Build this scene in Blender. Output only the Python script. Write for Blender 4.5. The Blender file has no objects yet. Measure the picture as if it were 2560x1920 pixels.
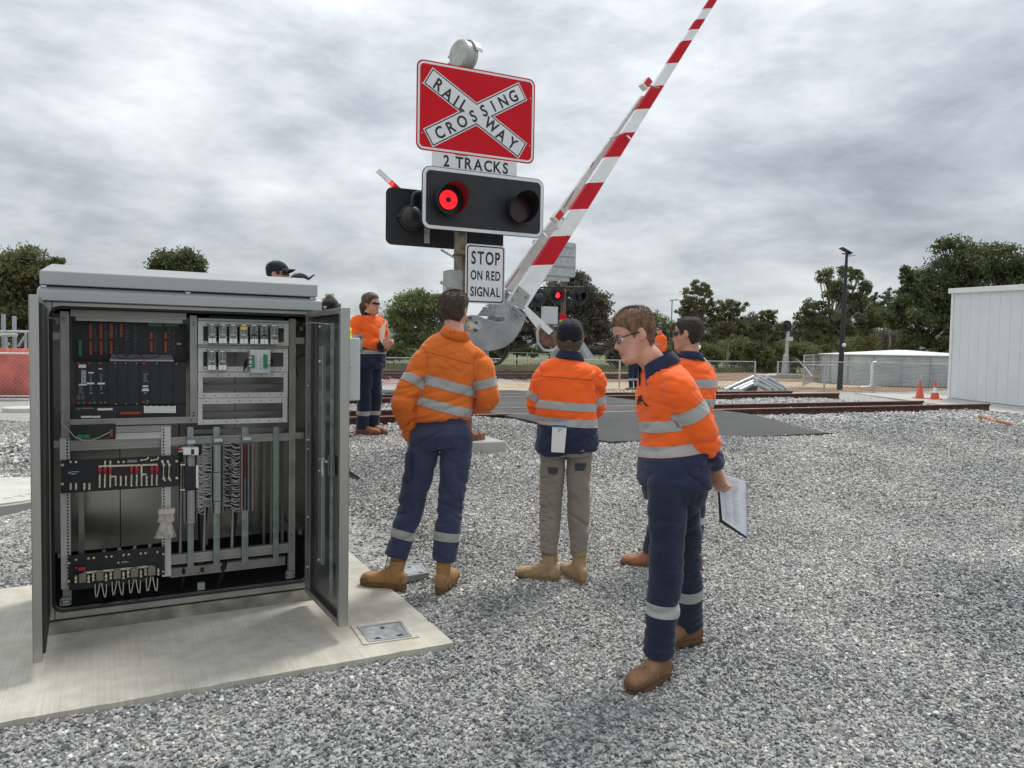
import bpy, math, random
import numpy as np
from mathutils import Vector, Matrix, noise
random.seed(5)
rng = np.random.default_rng(11)
SC = bpy.context.scene
COL = SC.collection

# ------------------------------------------------------------------ camera
FPX, PITCH, ROLL, EYE = 1920.0, 0.045, 0.0165, 1.5
FWD = Vector((0, math.cos(PITCH), -math.sin(PITCH)))
_u0 = Vector((0, math.sin(PITCH), math.cos(PITCH)))
RGT = Vector((1, 0, 0)) * math.cos(ROLL) + _u0 * math.sin(ROLL)
UPV = _u0 * math.cos(ROLL) - Vector((1, 0, 0)) * math.sin(ROLL)
cam_data = bpy.data.cameras.new("camera")
cam = bpy.data.objects.new("camera", cam_data)
COL.objects.link(cam)
cam_data.sensor_width = 36.0
cam_data.lens = 27.0
cam_data.clip_start = 0.05
cam_data.clip_end = 12000
cm = Matrix((RGT, UPV, -FWD)).transposed().to_4x4()
cm.translation = Vector((0, 0, EYE))
cam.matrix_world = cm
SC.camera = cam

# ------------------------------------------------------------------ sky, sun, exposure
W = bpy.data.worlds.new("World")
SC.world = W
W.use_nodes = True
nt = W.node_tree
nt.nodes.clear()
SUN_EL, SUN_ROT = math.radians(58), math.radians(38)
def _n(t, **k):
    x = nt.nodes.new(t)
    for a, b in k.items():
        setattr(x, a, b)
    return x
def _l(a, b): nt.links.new(a, b)
def _math(op, a, b=None, c=None, clamp=False):
    x = _n('ShaderNodeMath', operation=op); x.use_clamp = clamp
    for i, q in enumerate((a, b, c)):
        if q is None: continue
        if isinstance(q, (int, float)): x.inputs[i].default_value = q
        else: _l(q, x.inputs[i])
    return x.outputs[0]
sky = _n('ShaderNodeTexSky'); sky.sky_type = 'NISHITA'; sky.sun_disc = False
sky.sun_elevation = SUN_EL; sky.sun_rotation = SUN_ROT
bg1 = _n('ShaderNodeBackground'); bg1.inputs[1].default_value = 0.1
_l(sky.outputs[0], bg1.inputs[0])
tc = _n('ShaderNodeTexCoord')
sep = _n('ShaderNodeSeparateXYZ'); _l(tc.outputs['Generated'], sep.inputs[0])
zz = _math('ADD', _math('MAXIMUM', sep.outputs[2], 0.0), 0.10)
cx = _math('DIVIDE', sep.outputs[0], zz); cy = _math('DIVIDE', sep.outputs[1], zz)
cmb = _n('ShaderNodeCombineXYZ'); _l(cx, cmb.inputs[0]); _l(cy, cmb.inputs[1]); cmb.inputs[2].default_value = 14.8
mp = _n('ShaderNodeMapping'); _l(cmb.outputs[0], mp.inputs[0]); mp.inputs['Scale'].default_value = (1.0, 0.78, 1.0); mp.inputs['Rotation'].default_value = (0, 0, 0.5)
def _noise(vec, sc, det, rough, dist=0.0):
    x = _n('ShaderNodeTexNoise'); _l(vec, x.inputs['Vector'])
    x.inputs['Scale'].default_value = sc; x.inputs['Detail'].default_value = det
    x.inputs['Roughness'].default_value = rough; x.inputs['Distortion'].default_value = dist
    return x.outputs[0]
n1 = _noise(mp.outputs[0], 0.42, 3, 0.5, 0.6)
n2 = _noise(mp.outputs[0], 1.25, 9, 0.58, 0.5)
mp2 = _n('ShaderNodeMapping'); _l(tc.outputs['Generated'], mp2.inputs[0]); mp2.inputs['Scale'].default_value = (1.0, 1.0, 2.6)
n3 = _noise(mp2.outputs[0], 6.5, 10, 0.62, 0.25)
mp3 = _n('ShaderNodeMapping'); _l(tc.outputs['Generated'], mp3.inputs[0]); mp3.inputs['Scale'].default_value = (1.0, 1.0, 1.9); mp3.inputs['Location'].default_value = (11.1, 4.4, 8.4)
n4 = _noise(mp3.outputs[0], 2.4, 6, 0.5, 0.35)
n5 = _noise(mp2.outputs[0], 15, 5, 0.55, 0.3)
mixn = _math('ADD', _math('ADD', _math('MULTIPLY', n1, 0.26), _math('MULTIPLY', n2, 0.13)), _math('ADD', _math('ADD', _math('MULTIPLY', n3, 0.27), _math('MULTIPLY', n4, 0.40)), _math('MULTIPLY', n5, 0.09)))
ramp = _n('ShaderNodeValToRGB'); _l(mixn, ramp.inputs[0])
cr = ramp.color_ramp
cr.elements[0].position = 0.42; cr.elements[0].color = (0.180, 0.197, 0.212, 1)
cr.elements[1].position = 0.69; cr.elements[1].color = (0.53, 0.55, 0.562, 1)
e = cr.elements.new(0.515); e.color = (0.275, 0.295, 0.315, 1)
e = cr.elements.new(0.59); e.color = (0.385, 0.405, 0.42, 1)
# overcast luminance rises gently towards the zenith, cooler in the gaps low down
grad = _math('MULTIPLY_ADD', _math('MAXIMUM', sep.outputs[2], 0.0), 1.05, 0.86)
low = _n('ShaderNodeMix', data_type='RGBA', blend_type='MULTIPLY'); low.inputs[0].default_value = 1.0
_l(ramp.outputs[0], low.inputs[6])
gc = _n('ShaderNodeCombineXYZ'); _l(grad, gc.inputs[0]); _l(grad, gc.inputs[1]); _l(grad, gc.inputs[2])
_l(gc.outputs[0], low.inputs[7])
bg2 = _n('ShaderNodeBackground'); bg2.inputs[1].default_value = 1.0
_l(low.outputs[2], bg2.inputs[0])
ms = _n('ShaderNodeMixShader'); ms.inputs[0].default_value = 0.93
_l(bg1.outputs[0], ms.inputs[1]); _l(bg2.outputs[0], ms.inputs[2])
wo = _n('ShaderNodeOutputWorld'); _l(ms.outputs[0], wo.inputs[0])

sd = bpy.data.lights.new("sun", 'SUN')
sd.energy = 1.5; sd.angle = math.radians(15); sd.color = (1.0, 0.965, 0.91)
sun = bpy.data.objects.new("sun", sd); COL.objects.link(sun)
_dir = Vector((math.sin(SUN_ROT) * math.cos(SUN_EL), math.cos(SUN_ROT) * math.cos(SUN_EL), math.sin(SUN_EL)))
sun.rotation_euler = (-_dir).to_track_quat('-Z', 'Y').to_euler()
SC.view_settings.view_transform = 'Standard'
SC.view_settings.look = 'None'
SC.view_settings.gamma = 1.0
SC.view_settings.exposure = 0.82
SC.view_settings.use_curve_mapping = False
SC.cycles.max_bounces = 6
SC.cycles.use_denoising = True

# ------------------------------------------------------------------ geometry helpers
def ray(u, v): return FWD + RGT * ((u - 1280) / FPX) - UPV * ((v - 960) / FPX)
O0 = Vector((0, 0, EYE))
def P(u, v, d):
    k = ray(u, v); return O0 + k * (d / k.y)
def G(u, v, z=0.0):
    k = ray(u, v); return O0 + k * ((z - EYE) / k.z)
class Frame:
    def __init__(s, x, y, yaw, z=0.0):
        s.o = Vector((x, y, z)); s.e = Vector((math.cos(yaw), math.sin(yaw), 0)); s.n = Vector((-math.sin(yaw), math.cos(yaw), 0)); s.yaw = yaw
    def pt(s, a, b, z): return s.o + s.e * a + s.n * b + Vector((0, 0, z))
    def on(s, u, v, b=0.0):                       # sight line of a photo pixel met with the vertical plane b
        k = ray(u, v); q = s.o + s.n * b
        t = (q - O0).dot(s.n) / k.dot(s.n)
        X = O0 + k * t - s.o
        return X.dot(s.e), X.z
class MB:
    def __init__(s): s.v = []; s.f = []; s.m = []
    def add(s, vs, fs, mi=0):
        o = len(s.v); s.v.extend([tuple(q) for q in vs]); s.f.extend([tuple(i + o for i in q) for q in fs]); s.m.extend([mi] * len(fs)); return s
    def hexa(s, p, mi=0):
        return s.add(p, [(0, 3, 2, 1), (4, 5, 6, 7), (0, 1, 5, 4), (1, 2, 6, 5), (2, 3, 7, 6), (3, 0, 4, 7)], mi)
    def box(s, x0, x1, y0, y1, z0, z1, mi=0):
        return s.hexa([(x0, y0, z0), (x1, y0, z0), (x1, y1, z0), (x0, y1, z0), (x0, y0, z1), (x1, y0, z1), (x1, y1, z1), (x0, y1, z1)], mi)
    def fb(s, fr, a0, a1, b0, b1, z0, z1, mi=0):
        if a1 < a0: a0, a1 = a1, a0
        if z1 < z0: z0, z1 = z1, z0
        return s.hexa([fr.pt(a0, b0, z0), fr.pt(a1, b0, z0), fr.pt(a1, b1, z0), fr.pt(a0, b1, z0), fr.pt(a0, b0, z1), fr.pt(a1, b0, z1), fr.pt(a1, b1, z1), fr.pt(a0, b1, z1)], mi)
    def bar(s, p, q, w, h, up=Vector((0, 0, 1)), mi=0):
        p = Vector(p); q = Vector(q); d = (q - p).normalized(); sd_ = d.cross(up)
        if sd_.length < 1e-4: sd_ = d.cross(Vector((1, 0, 0)))
        sd_.normalize(); u = sd_.cross(d)
        a = sd_ * (w / 2); b = u * (h / 2)
        return s.hexa([p - a - b, p + a - b, q + a - b, q - a - b, p - a + b, p + a + b, q + a + b, q - a + b], mi)
    def tube(s, pts, r, n=8, mi=0, cap=True):
        pts = [Vector(q) for q in pts]; m = len(pts)
        rs = r if isinstance(r, (list, tuple)) else [r] * m
        t0 = (pts[1] - pts[0]).normalized()
        ref = Vector((0, 0, 1)) if abs(t0.z) < 0.9 else Vector((1, 0, 0))
        sdv = t0.cross(ref).normalized(); vs = []
        for i in range(m):
            t = (pts[min(i + 1, m - 1)] - pts[max(i - 1, 0)])
            t = t.normalized() if t.length > 1e-9 else t0
            sdv = (sdv - t * sdv.dot(t)).normalized(); up = t.cross(sdv)
            for k in range(n):
                a = 2 * math.pi * k / n
                vs.append(pts[i] + sdv * (math.cos(a) * rs[i]) + up * (math.sin(a) * rs[i]))
        fs = [(i * n + k, i * n + (k + 1) % n, (i + 1) * n + (k + 1) % n, (i + 1) * n + k) for i in range(m - 1) for k in range(n)]
        if cap: fs += [tuple(range(n - 1, -1, -1)), tuple(range((m - 1) * n, m * n))]
        return s.add(vs, fs, mi)
    def cyl(s, p, q, r, n=16, r2=None, mi=0): return s.tube([p, q], [r, r if r2 is None else r2], n, mi)
    def prism(s, poly, ext, mi=0):
        n = len(poly); poly = [Vector(q) for q in poly]; ext = Vector(ext)
        return s.add(poly + [q + ext for q in poly], [tuple(range(n - 1, -1, -1)), tuple(range(n, 2 * n))] + [(i, (i + 1) % n, (i + 1) % n + n, i + n) for i in range(n)], mi)
    def ball(s, c, rx, ry=None, rz=None, n=14, m=9, mi=0, R=None):
        ry = ry or rx; rz = rz or rx; c = Vector(c); vs = []; fs = []
        for i in range(1, m):
            th = math.pi * i / m
            for k in range(n):
                a = 2 * math.pi * k / n
                q = Vector((rx * math.sin(th) * math.cos(a), ry * math.sin(th) * math.sin(a), rz * math.cos(th)))
                vs.append(c + (R @ q if R else q))
        t = Vector((0, 0, rz)); t = R @ t if R else t
        vs += [c + t, c - t]; T = len(vs) - 2
        for i in range(m - 2):
            for k in range(n):
                fs.append((i * n + k, (i + 1) * n + k, (i + 1) * n + (k + 1) % n, i * n + (k + 1) % n))
        for k in range(n):
            fs.append((T, k, (k + 1) % n)); fs.append((T + 1, (m - 2) * n + (k + 1) % n, (m - 2) * n + k))
        return s.add(vs, fs, mi)
    def build(s, name, mats, parent=None, smooth=False, bevel=0.0, label=None, ang=35):
        me = bpy.data.meshes.new(name); me.from_pydata(s.v, [], s.f)
        for m in (mats if isinstance(mats, (list, tuple)) else [mats]): me.materials.append(m)
        if any(s.m): me.polygons.foreach_set('material_index', s.m)
        if smooth:
            me.polygons.foreach_set('use_smooth', [True] * len(s.f)); me.set_sharp_from_angle(angle=math.radians(ang))
        me.update()
        o = bpy.data.objects.new(name, me); COL.objects.link(o)
        if parent: attach(o, parent)
        if bevel:
            bm_ = o.modifiers.new('bevel', 'BEVEL'); bm_.width = bevel; bm_.segments = 2; bm_.limit_method = 'ANGLE'
        if label: o['label'] = label
        return o
def wmat(o):
    m = Matrix.Translation(o.location) @ o.rotation_euler.to_matrix().to_4x4()
    return (wmat(o.parent) @ o.matrix_parent_inverse @ m) if o.parent else m
def attach(o, parent):
    o.parent = parent; o.matrix_parent_inverse = wmat(parent).inverted()
def tag(o, label=None, cat=None, group=None, kind=None):
    for k, x in (('label', label), ('category', cat), ('group', group), ('kind', kind)):
        if x: o[k] = x
    return o
def thing(name, loc, label, cat, group=None):
    o = bpy.data.objects.new(name, None); o.location = loc; o.empty_display_size = 0.1; COL.objects.link(o)
    return tag(o, label, cat, group)
def struct(o): o['kind'] = 'structure'; return o
def clone(o, parent=None):
    c = o.copy(); COL.objects.link(c)
    if parent: c.parent = parent
    for ch in [q for q in KIDS.get(o.name, o.children)]: clone(ch, c)
    return c
KIDS = {}

# ------------------------------------------------------------------ materials
def mat(name, col, rough=0.6, metal=0.0, var=0.0, vs=8.0, bump=0.0, bs=60.0, stretch=None, col2=None, emit=None, estr=0.0, spec=0.5, alpha=1.0, trans=0.0, contrast=(0.35, 0.65), det=6, sheen=0.0, sss=0.0, rvar=0.0, attr=None, world=False):
    m = bpy.data.materials.new(name); m.use_nodes = True
    t = m.node_tree; b = t.nodes['Principled BSDF']
    c = tuple(col) + (1,) if len(col) == 3 else col
    b.inputs['Base Color'].default_value = c; b.inputs['Roughness'].default_value = rough; b.inputs['Metallic'].default_value = metal
    b.inputs['Specular IOR Level'].default_value = spec; b.inputs['Alpha'].default_value = alpha; b.inputs['Transmission Weight'].default_value = trans
    if sheen: b.inputs['Sheen Weight'].default_value = sheen
    if sss:
        b.inputs['Subsurface Weight'].default_value = sss; b.inputs['Subsurface Radius'].default_value = (0.01, 0.004, 0.002)
    if emit:
        b.inputs['Emission Color'].default_value = tuple(emit) + (1,); b.inputs['Emission Strength'].default_value = estr
    def tx(sc, d=det):
        co = t.nodes.new('ShaderNodeTexCoord'); mp_ = t.nodes.new('ShaderNodeMapping'); nz = t.nodes.new('ShaderNodeTexNoise')
        if stretch: mp_.inputs['Scale'].default_value = stretch
        t.links.new(co.outputs['Object'], mp_.inputs[0]); t.links.new(mp_.outputs[0], nz.inputs['Vector'])
        nz.inputs['Scale'].default_value = sc; nz.inputs['Detail'].default_value = d; return nz
    if var or col2:
        nz = tx(vs); rp = t.nodes.new('ShaderNodeValToRGB'); t.links.new(nz.outputs[0], rp.inputs[0])
        rp.color_ramp.elements[0].position = contrast[0]; rp.color_ramp.elements[1].position = contrast[1]
        if col2: c0, c1 = tuple(col) + (1,), tuple(col2) + (1,)
        else: c0 = tuple(x * (1 - var) for x in col) + (1,); c1 = tuple(min(1, x * (1 + var)) for x in col) + (1,)
        rp.color_ramp.elements[0].color = c0; rp.color_ramp.elements[1].color = c1
        t.links.new(rp.outputs[0], b.inputs['Base Color'])
        if rvar:
            mr = t.nodes.new('ShaderNodeMapRange'); t.links.new(nz.outputs[0], mr.inputs[0]); mr.inputs[1].default_value = 0.3; mr.inputs[2].default_value = 0.7
            mr.inputs[3].default_value = max(0, rough - rvar); mr.inputs[4].default_value = rough + rvar; t.links.new(mr.outputs[0], b.inputs['Roughness'])
    if bump:
        nz = tx(bs); bp = t.nodes.new('ShaderNodeBump'); bp.inputs['Strength'].default_value = min(1, bump); bp.inputs['Distance'].default_value = 0.01 * max(1, bump)
        t.links.new(nz.outputs[0], bp.inputs['Height']); t.links.new(bp.outputs[0], b.inputs['Normal'])
    return m
M = {}
M['galv'] = mat('galvanised steel', (0.42, 0.45, 0.46), 0.42, 0.75, var=0.22, vs=25, bump=0.05, bs=40)
M['galv_dull'] = mat('dull galvanised steel', (0.36, 0.37, 0.36), 0.55, 0.6, var=0.18, vs=6, bump=0.08, bs=30)
M['alu'] = mat('brushed aluminium', (0.38, 0.38, 0.36), 0.36, 0.85, var=0.10, vs=5, stretch=(1, 1, 0.15), rvar=0.08, bump=0.02, bs=200)
M['alu_in'] = mat('inner sheet metal', (0.36, 0.355, 0.33), 0.30, 0.9, var=0.22, vs=3, stretch=(1, 1, 0.35), rvar=0.1, bump=0.03, bs=12)
M['alu_door'] = mat('inner door sheet', (0.30, 0.31, 0.31), 0.28, 0.9, var=0.3, vs=2.5, stretch=(1, 1, 0.25), rvar=0.08)
M['cab'] = mat('cabinet sheet', (0.40, 0.41, 0.40), 0.42, 0.6, var=0.07, vs=4, rvar=0.08)
M['rackm'] = mat('rack metal', (0.30, 0.295, 0.275), 0.42, 0.55, var=0.14, vs=9, rvar=0.1)
M['panelm'] = mat('panel metal', (0.52, 0.52, 0.50), 0.45, 0.25, var=0.08, vs=9)
M['zinc'] = mat('zinc rail', (0.25, 0.29, 0.28), 0.36, 0.85, var=0.15, vs=20)
M['black'] = mat('black panel', (0.008, 0.010, 0.014), 0.5, var=0.3, vs=10)
M['rubber'] = mat('rubber', (0.012, 0.012, 0.013), 0.6)
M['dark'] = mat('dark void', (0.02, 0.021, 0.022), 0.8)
M['white'] = mat('white label', (0.75, 0.75, 0.72), 0.5)
M['whitep'] = mat('white paint', (0.74, 0.75, 0.74), 0.42, var=0.05, vs=7)
M['whitedirty'] = mat('weathered white paint', (0.70, 0.70, 0.67), 0.5, var=0.10, vs=9)
M['redp'] = mat('red sheeting', (0.50, 0.010, 0.020), 0.6, var=0.07, vs=6, spec=.2)
M['redsign'] = mat('red sign sheeting', (0.56, 0.006, 0.016), 0.6, var=0.05, vs=3, spec=.2)
M['blackp'] = mat('black paint', (0.012, 0.013, 0.016), 0.5, var=0.25, vs=12)
M['text'] = mat('black lettering', (0.012, 0.013, 0.016), 0.5)
M['signw'] = mat('white reflective sheeting', (0.70, 0.71, 0.72), 0.4, var=0.03, vs=2)
M['orangec'] = mat('orange connector', (0.30, 0.050, 0.015), 0.5)
M['greenc'] = mat('green connector', (0.02, 0.19, 0.08), 0.5)
M['relay'] = mat('smoked clear plastic', (0.16, 0.165, 0.16), 0.15, var=0.4, vs=60)
M['grey_t'] = mat('grey terminal plastic', (0.42, 0.425, 0.41), 0.5, var=0.2, vs=120)
M['bluegrey'] = mat('blue grey terminal plastic', (0.20, 0.215, 0.25), 0.5)
M['brownt'] = mat('brown terminal plastic', (0.36, 0.25, 0.23), 0.5)
M['brass'] = mat('tinned brass', (0.55, 0.50, 0.38), 0.3, 0.85, var=0.2, vs=80)
M['redfuse'] = mat('red cap', (0.40, 0.01, 0.03), 0.35)
M['yellow'] = mat('yellow plastic', (0.70, 0.50, 0.04), 0.5)
M['wire'] = mat('grey wire', (0.42, 0.41, 0.39), 0.45)
M['wirew'] = mat('white wire', (0.50, 0.49, 0.47), 0.45)
M['cable'] = mat('black cable', (0.012, 0.012, 0.013), 0.45)
M['lightgrey'] = mat('light grey enamel', (0.52, 0.55, 0.55), 0.4)
M['silver'] = mat('silver casing', (0.42, 0.43, 0.45), 0.4, 0.5)
M['bag'] = mat('clear plastic bag', (0.62, 0.56, 0.52), 0.12, var=0.3, vs=60, alpha=0.55, bump=0.6, bs=70)
M['conc'] = mat('concrete', (0.40, 0.39, 0.36), 0.85, var=0.12, vs=3, bump=0.25, bs=90)
M['rust'] = mat('rusty steel', (0.085, 0.036, 0.024), 0.75, 0.2, var=0.35, vs=14, bump=0.3, bs=60)
M['rusthead'] = mat('rail head', (0.16, 0.085, 0.065), 0.5, 0.5, var=0.3, vs=20)
M['brownm'] = mat('weathered brown post', (0.17, 0.12, 0.085), 0.6, 0.25, var=0.2, vs=(12))
M['cast'] = mat('cast galvanised arm', (0.30, 0.31, 0.32), 0.5, 0.55, var=0.18, vs=5, bump=0.1, bs=25, rvar=0.08)
# ================================================================== terrain
SY = 0.42
SITE = Frame(0, 0, SY)
def sst(a, b, x):
    t = np.clip((x - a) / (b - a), 0, 1); return t * t * (3 - 2 * t)
def st(x, y):
    return SITE.e.x * x + SITE.e.y * y, SITE.n.x * x + SITE.n.y * y      # t along the tracks, s across them
def terr(x, y):
    x = np.asarray(x, float); y = np.asarray(y, float)
    t, s = st(x, y)
    up = sst(3.9, 8.2, s)
    down = sst(16.3, 20.5, s)
    endr = sst(13.6, 16.5, t)
    ca_ = (x + 2.286) * math.cos(0.483) + (y - 3.816) * math.sin(0.483); cb_ = -(x + 2.286) * math.sin(0.483) + (y - 3.816) * math.cos(0.483)
    keep = (1 - sst(1.75, 2.6, ca_)) * (1 - sst(1.0, 1.9, cb_))
    up = up * (1 - keep)
    z = 0.47 * up * (1 - down) * (1 - endr) * (.06 + .94 * sst(-1.4, .3, t))
    z = z - 0.35 * sst(45, 75, s)
    z = z + (0.014 * np.sin(x * 1.7 + 0.4 * y) * np.cos(y * 1.3) + .007 * np.sin(x * 4.1 - y) * np.sin(y * 3.3 + x)) * (1 - keep) * sst(2, 4, y)
    z = z + 0.11 * np.exp(-((t - 3.7) / 0.75) ** 4) * sst(7.7, 8.7, s) * (1 - sst(9.3, 9.75, s))
    z = z - .07 * sst(4.35, 4.7, t) * (1 - sst(7.6, 7.95, t)) * sst(7.6, 7.9, s) * (1 - sst(25.5, 26.5, s))
    # low heap of track ballast left of the cabinet
    z = z + 0.20 * np.exp(-(((x + 6.9) / 1.6) ** 2 + ((y - 9.6) / 0.9) ** 2))
    return z
def tz(x, y): return float(terr(x, y))
def axis(lo, hi, segs):
    out = [lo]
    for a, b, st_ in segs:
        out += list(np.arange(a, b, st_))
    out.append(hi); return np.unique(np.round(out, 4))
xs = np.concatenate([[-2500, -1200, -600, -300, -150, -80, -50, -35], np.arange(-26, 26, 0.3), [30, 36, 45, 60, 80, 150, 300, 600, 1200, 2500]])
ys = np.concatenate([[-40, -20, -10, -5, -2], np.arange(0, 30, 0.3), np.arange(30, 90, 1.5), [100, 120, 160, 250, 400, 700, 1200, 2000, 3500]])
X, Y = np.meshgrid(xs, ys); Z = terr(X, Y)
V = np.stack([X.ravel(), Y.ravel(), Z.ravel()], 1)
nx, ny = len(xs), len(ys)
idx = np.arange(nx * ny).reshape(ny, nx)
Fq = np.stack([idx[:-1, :-1], idx[:-1, 1:], idx[1:, 1:], idx[1:, :-1]], -1).reshape(-1, 4)
me = bpy.data.meshes.new('ground'); me.from_pydata(V.tolist(), [], Fq.tolist())
me.polygons.foreach_set('use_smooth', [True] * len(Fq))
T_, S_ = st(V[:, 0], V[:, 1])
def gz(name, arr):
    a = me.attributes.new(name, 'FLOAT', 'POINT'); a.data.foreach_set('value', arr.astype(np.float32))
wob = 1.5 * np.sin(V[:, 0] * 0.5) + 1.1 * np.cos(V[:, 1] * 0.37 + 1)
gz('grass', sst(48, 52, S_ + wob))
gz('pink', sst(29, 31, S_ + 0.4 * wob) * (1 - sst(47, 50, S_ + wob)) * (1 - sst(6, 16, T_)))
gz('soil', np.clip(sst(22, 25, S_ + 0.4 * wob), 0, 1) * (1 - sst(48, 52, S_ + wob)) * sst(13, 17, T_ + wob * .5))
gz('sand', sst(7, 13, T_) * sst(26, 27.5, S_ + 0.3 * wob) * (1 - sst(31, 32.5, S_ + 0.3 * wob)))
gm = bpy.data.materials.new('ground'); gm.use_nodes = True; t = gm.node_tree; b = t.nodes['Principled BSDF']; b.inputs['Roughness'].default_value = 0.9
co = t.nodes.new('ShaderNodeTexCoord')
def gnoise(sc, det=6):
    n_ = t.nodes.new('ShaderNodeTexNoise'); t.links.new(co.outputs['Object'], n_.inputs['Vector']); n_.inputs['Scale'].default_value = sc; n_.inputs['Detail'].default_value = det; return n_.outputs[0]
def gramp(fac, stops):
    r = t.nodes.new('ShaderNodeValToRGB'); t.links.new(fac, r.inputs[0])
    while len(r.color_ramp.elements) < len(stops): r.color_ramp.elements.new(0.5)
    for e_, (p_, c_) in zip(r.color_ramp.elements, stops): e_.position = p_; e_.color = tuple(c_) + (1,)
    return r.outputs[0]
vor = t.nodes.new('ShaderNodeTexVoronoi'); t.links.new(co.outputs['Object'], vor.inputs['Vector']); vor.inputs['Scale'].default_value = 42
grav = gramp(vor.outputs['Color'], [(0.0, (0.16, 0.16, 0.155)), (0.5, (0.34, 0.335, 0.315)), (1.0, (0.52, 0.51, 0.475))])
cur = grav
def gmix(attr, stops, sc, edge=0.35):
    global cur
    a = t.nodes.new('ShaderNodeAttribute'); a.attribute_name = attr
    m1 = t.nodes.new('ShaderNodeMath'); m1.operation = 'ADD'; t.links.new(a.outputs['Fac'], m1.inputs[0])
    m2 = t.nodes.new('ShaderNodeMath'); m2.operation = 'MULTIPLY_ADD'; t.links.new(gnoise(0.9, 5), m2.inputs[0]); m2.inputs[1].default_value = 1.2; m2.inputs[2].default_value = -0.6
    t.links.new(m2.outputs[0], m1.inputs[1])
    m3 = t.nodes.new('ShaderNodeMapRange'); t.links.new(m1.outputs[0], m3.inputs[0]); m3.inputs[1].default_value = 0.45; m3.inputs[2].default_value = 0.55
    mx = t.nodes.new('ShaderNodeMix'); mx.data_type = 'RGBA'; t.links.new(m3.outputs[0], mx.inputs[0]); t.links.new(cur, mx.inputs[6]); t.links.new(gramp(gnoise(sc), stops), mx.inputs[7]); cur = mx.outputs[2]
gmix('pink', [(0.35, (0.20, 0.10, 0.09)), (0.5, (0.33, 0.19, 0.18)), (0.65, (0.42, 0.33, 0.27))], 1.3)
gmix('soil', [(0.35, (0.15, 0.085, 0.05)), (0.65, (0.33, 0.22, 0.14))], 0.8)
gmix('sand', [(0.35, (0.40, 0.31, 0.20)), (0.65, (0.52, 0.44, 0.31))], 1.0)
gmix('grass', [(0.3, (0.07, 0.085, 0.03)), (0.55, (0.14, 0.145, 0.06)), (0.7, (0.24, 0.21, 0.11))], 0.5)
t.links.new(cur, b.inputs['Base Color'])
bp = t.nodes.new('ShaderNodeBump'); bp.inputs['Strength'].default_value = 0.9; bp.inputs['Distance'].default_value = 0.02
t.links.new(vor.outputs['Distance'], bp.inputs['Height']); t.links.new(bp.outputs[0], b.inputs['Normal'])
me.materials.append(gm)
ground = struct(bpy.data.objects.new('ground', me)); COL.objects.link(ground)

# far scarp on the horizon
hb = MB()
prof = []
for i in range(121):
    a = math.radians(-70 + 140 * i / 120); R_ = 5200
    hgt = 150 + 55 * noise.noise(Vector((a * 6, 0, 0))) + 18 * noise.noise(Vector((a * 30, 2, 0)))
    prof.append((math.sin(a) * R_, math.cos(a) * R_, hgt, a))
vs = []; fs = []
for i, (x, y, h, a) in enumerate(prof):
    for k, (fr_, rr) in enumerate(((0, 0.62), (0.35, 0.8), (0.8, 0.93), (1.0, 1.0))):
        vs.append((x * rr, y * rr, h * fr_ - 3))
    if i: fs += [((i - 1) * 4 + k, i * 4 + k, i * 4 + k + 1, (i - 1) * 4 + k + 1) for k in range(3)]
hb.add(vs, fs)
struct(hb.build('hills', mat('distant bush covered hills', (0.085, 0.11, 0.10), 1.0, var=0.2, vs=0.004), smooth=True))  # some distance haze is mixed into this grey-green base colour

# ================================================================== concrete slab
CAB = Frame(-2.286, 3.816, 0.483)
CABW = 1.262
SLAB_Z = 0.03
slabm = bpy.data.materials.new('broom finished concrete'); slabm.use_nodes = True; t = slabm.node_tree; b = t.nodes['Principled BSDF']; b.inputs['Roughness'].default_value = 0.85
co = t.nodes.new('ShaderNodeTexCoord')
mpg = t.nodes.new('ShaderNodeMapping'); mpg.inputs['Rotation'].default_value = (0, 0, -0.483); t.links.new(co.outputs['Object'], mpg.inputs[0]); mpq = t.nodes.new('ShaderNodeMapping'); mpq.inputs['Scale'].default_value = (130, 1.6, 1); t.links.new(mpg.outputs[0], mpq.inputs[0])
nb = t.nodes.new('ShaderNodeTexNoise'); nb.inputs['Scale'].default_value = 1.0; nb.inputs['Detail'].default_value = 4; t.links.new(mpq.outputs[0], nb.inputs['Vector'])
c1 = gramp(gnoise(1.4, 7), [(0.32, (0.45, 0.435, 0.375)), (0.5, (0.51, 0.49, 0.42)), (0.68, (0.58, 0.53, 0.415))])
c2 = gramp(nb.outputs[0], [(0.32, (0.87, 0.87, 0.865)), (0.64, (1.02, 1.02, 1.02))])
mx = t.nodes.new('ShaderNodeMix'); mx.data_type = 'RGBA'; mx.blend_type = 'MULTIPLY'; mx.inputs[0].default_value = 0.85; t.links.new(c1, mx.inputs[6]); t.links.new(c2, mx.inputs[7])
c3 = gramp(gnoise(11, 7), [(0.38, (0.86, 0.855, 0.84)), (0.6, (1, 1, 1))])
mx2 = t.nodes.new('ShaderNodeMix'); mx2.data_type = 'RGBA'; mx2.blend_type = 'MULTIPLY'; mx2.inputs[0].default_value = 1.0; t.links.new(mx.outputs[2], mx2.inputs[6]); t.links.new(c3, mx2.inputs[7])
t.links.new(mx2.outputs[2], b.inputs['Base Color'])
bp = t.nodes.new('ShaderNodeBump'); bp.inputs['Strength'].default_value = 0.5; bp.inputs['Distance'].default_value = 0.004; t.links.new(nb.outputs[0], bp.inputs['Height']); t.links.new(bp.outputs[0], b.inputs['Normal'])
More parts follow.
